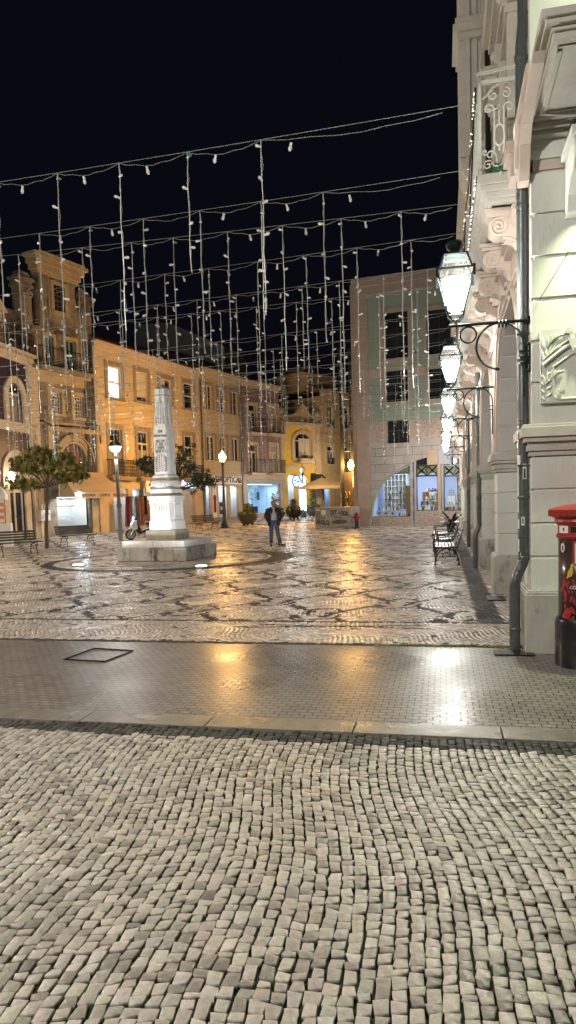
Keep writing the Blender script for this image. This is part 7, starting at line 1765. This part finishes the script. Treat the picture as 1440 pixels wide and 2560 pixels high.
def cable(i,R0,L0,drops,near,leftext=True):
    R0=np.array(R0);L0=np.array(L0)
    # extend left end on to the far side of the square
    Le=R0+(L0-R0)*1.35 if leftext else L0
    span=np.linalg.norm(Le-R0); mb=MB(); n=40; sag=.012*span
    P_=[R0+(Le-R0)*k/n+np.array((0,0,-sag*4*(k/n)*(1-k/n)*.25)) for k in range(n+1)]
    f=lambda X:(lambda t:R0+(Le-R0)*t+np.array((0,0,-sag*(t)*(1-t))))( (X-R0[0])/(Le[0]-R0[0]) )
    mb.tube(P_,.0042 if near else .007,4)
    # slack flex between droppers
    xs=sorted(set([d[0] for d in drops])); pts=[]
    xs2=xs+[R0[0]-.1] if xs else []
    for a,b in zip(xs2[:-1],xs2[1:]):
        for k in range(8):
            t=k/8; p=f(a+(b-a)*t); pts.append((p[0],p[1]+.01,p[2]-.09*min(1,abs(b-a))*math.sin(PI*t)-.01*math.sin(k*2.2)))
    if len(pts)>2: mb.tube(pts,.005 if near else .007,3)
    o=mb.build('span_wire','cable'); tag(o,'%s span wire from the front, strung across the square at railing height'%ordn[i],'wire',group='span wires of the light curtain')
    g='light strings hanging from the span wires'
    for X,L in drops:
        p=f(X); dropper(tuple(p),L,'silver cord with small white and coloured bulbs hanging from the %s span wire'%ordn[i],near,g)
        if near and R.random()<.8:    # a bulb on the flex itself
            kb=bpy.data.objects.new('loose_bulb',bulb_mesh(R.choice((0,0,0,0,1)))); COL.objects.link(kb); kb.parent=o; q=f(X+.35); kb.location=(q[0],q[1],q[2]-.09); kb.rotation_euler=(0,1.3,R.random()*3); kb.scale=(1.15,1.15,1.15)
for i,(pr,yr,Yr,pm,ym,plx,yl,Yl,dr) in enumerate(cabs):
    R0=anch(pr,yr,Yr); L0=anch(plx,yl,Yl); drops=[]
    for px,L in dr:
        t=None; # depth of the wire at that image column
        lo,hi=0.,1.2
        for _ in range(30):
            m=(lo+hi)/2; p=np.array(R0)+(np.array(L0)-np.array(R0))*m
            if proj(p)[0]>px: lo=m
            else: hi=m
        p=np.array(R0)+(np.array(L0)-np.array(R0))*lo; drops.append((float(p[0]),L))
    cable(i,R0,L0,drops,True)
rr=random.Random(12)
Yk=16.6; i=6
while i<18:
    # on the railing side the wires leave at 6.0 m; on the left they meet the fronts at about the same height
    a,b=toXY(-.45,(Yk-7.31)/.9768+.1); R0=(float(a),float(b),5.95)
    xl=-.41*(Yk+3.8); L0=(xl,Yk+3.6+.05*Yk,5.9-.1)
    n=int((R0[0]-xl)/1.5); drops=[]
    for k in range(n):
        X=R0[0]-.9-(R0[0]-.9-xl)*(k+rr.uniform(.2,.8))/n; drops.append((X,rr.uniform(1.3,2.6)))
    cable(i,R0,L0,drops,Yk<20,leftext=False)
    Yk+=1.55 if i<12 else 2.2; i+=1
EXPO=0.0
def AW(a,b): return toXY(a,b)
lightobj('street_and_fill_light','POINT',(-4.6,.6,6.3),3600,(1,.93,.84),.2)  # light of the unseen post added beside the viewer
lightobj('street_and_fill_light','POINT',(-12.5,17,5.0),4800,(1,.84,.66),.2)  # light of the unseen post added left of the square
g=ground(562,1320); lightobj('street_and_fill_light','POINT',(g[0],g[1],g[2]+4.95),1600,(1,.55,.17),.12)
g=ground(302,1352); lightobj('street_and_fill_light','POINT',(g[0]-.06,g[1],g[2]+3.9),1300,(1,.95,.88),.12)
q=at(877,1160,44.9); lightobj('street_and_fill_light','POINT',(q[0]-.1,44.4,q[2]),1000,(1,.52,.14),.12)
lightobj('street_and_fill_light','POINT',(0.3,56.6,3.2),260,(.95,.97,1),.2)  # added fill near the white spiral, no fixture of its own
lightobj('street_and_fill_light','POINT',(-2.2,62,4.6),420,(1,.8,.5),.2)  # fill added to brighten the far fronts, no lamp stands here
lightobj('street_and_fill_light','POINT',(4.6,63,4.6),420,(1,.75,.45),.2)  # second fill added for the far fronts, without a lamp
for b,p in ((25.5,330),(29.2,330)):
    x,y=AW(-1.1,b); lightobj('arcade_fill_light','POINT',(x,y,3.8),p,(1,.97,.92),.1)  # fill added past the last lantern to brighten the green building
x,y=AW(.9,-.42); l=lightobj('flood_light','SPOT',(x,y,4.95),480,(.88,1,.62),.08,spot=math.radians(150),blend=.8); aim(l,(-.35,.08,-1))
x,y=AW(-.06,.02); l=lightobj('flood_light','SPOT',(x,y,5.2),55,(.86,1,.78),.05,spot=math.radians(150),blend=.6); aim(l,(.2,.35,1))
for g,t in SP:
    l=lightobj('ground_spot_light','SPOT',(g[0],g[1],.08),520,(.92,.95,1),.08,spot=math.radians(75),blend=.5); aim(l,(MC[0]-g[0],MC[1]-g[1],3.3))
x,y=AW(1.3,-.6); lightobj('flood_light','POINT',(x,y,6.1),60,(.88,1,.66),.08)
# ============================================================ camera, world
cam=bpy.data.cameras.new('camera'); co=bpy.data.objects.new('camera',cam); COL.objects.link(co); sc.camera=co
cam.sensor_fit='HORIZONTAL'; cam.sensor_width=36; cam.lens=36*FPX/1440; cam.clip_end=1000; cam.clip_start=.05
cam.shift_x=0; cam.shift_y=(PPY-1280)/1440
mw=Matrix.Identity(4)
for i in range(3):
    mw[i][0]=_R[i]; mw[i][1]=_U[i]; mw[i][2]=-_F[i]
mw.translation=(0,0,CAMZ); co.matrix_world=mw
w=bpy.data.worlds.new('World'); sc.world=w; w.use_nodes=True
bg=w.node_tree.nodes['Background']; 
sky=w.node_tree.nodes.new('ShaderNodeTexSky'); sky.sky_type='NISHITA'; sky.sun_disc=False; sky.sun_elevation=math.radians(-4); sky.sun_rotation=math.radians(180)
mx=w.node_tree.nodes.new('ShaderNodeMix'); mx.data_type='RGBA'; mx.blend_type='ADD'; mx.inputs['Factor'].default_value=1
mx.inputs['A'].default_value=(.0022,.0024,.0050,1)
hs=w.node_tree.nodes.new('ShaderNodeVectorMath'); hs.operation='SCALE'; hs.inputs['Scale'].default_value=.02
w.node_tree.links.new(sky.outputs[0],hs.inputs[0]); w.node_tree.links.new(hs.outputs[0],mx.inputs['B'])
w.node_tree.links.new(mx.outputs['Result'],bg.inputs[0]); bg.inputs[1].default_value=1
sc.view_settings.view_transform='Standard'; sc.view_settings.look='None'; sc.view_settings.exposure=EXPO; sc.view_settings.gamma=1
sc.render.engine='CYCLES'; sc.cycles.use_denoising=True
try: sc.cycles.denoiser='OPENIMAGEDENOISE'
except Exception: pass
sc.cycles.max_bounces=6; sc.cycles.diffuse_bounces=3; sc.cycles.glossy_bounces=3; sc.cycles.transparent_max_bounces=12; sc.cycles.transmission_bounces=4
sc.cycles.sample_clamp_indirect=4; sc.cycles.sample_clamp_direct=0; sc.cycles.caustics_reflective=False; sc.cycles.caustics_refractive=False
sc.cycles.use_light_tree=True
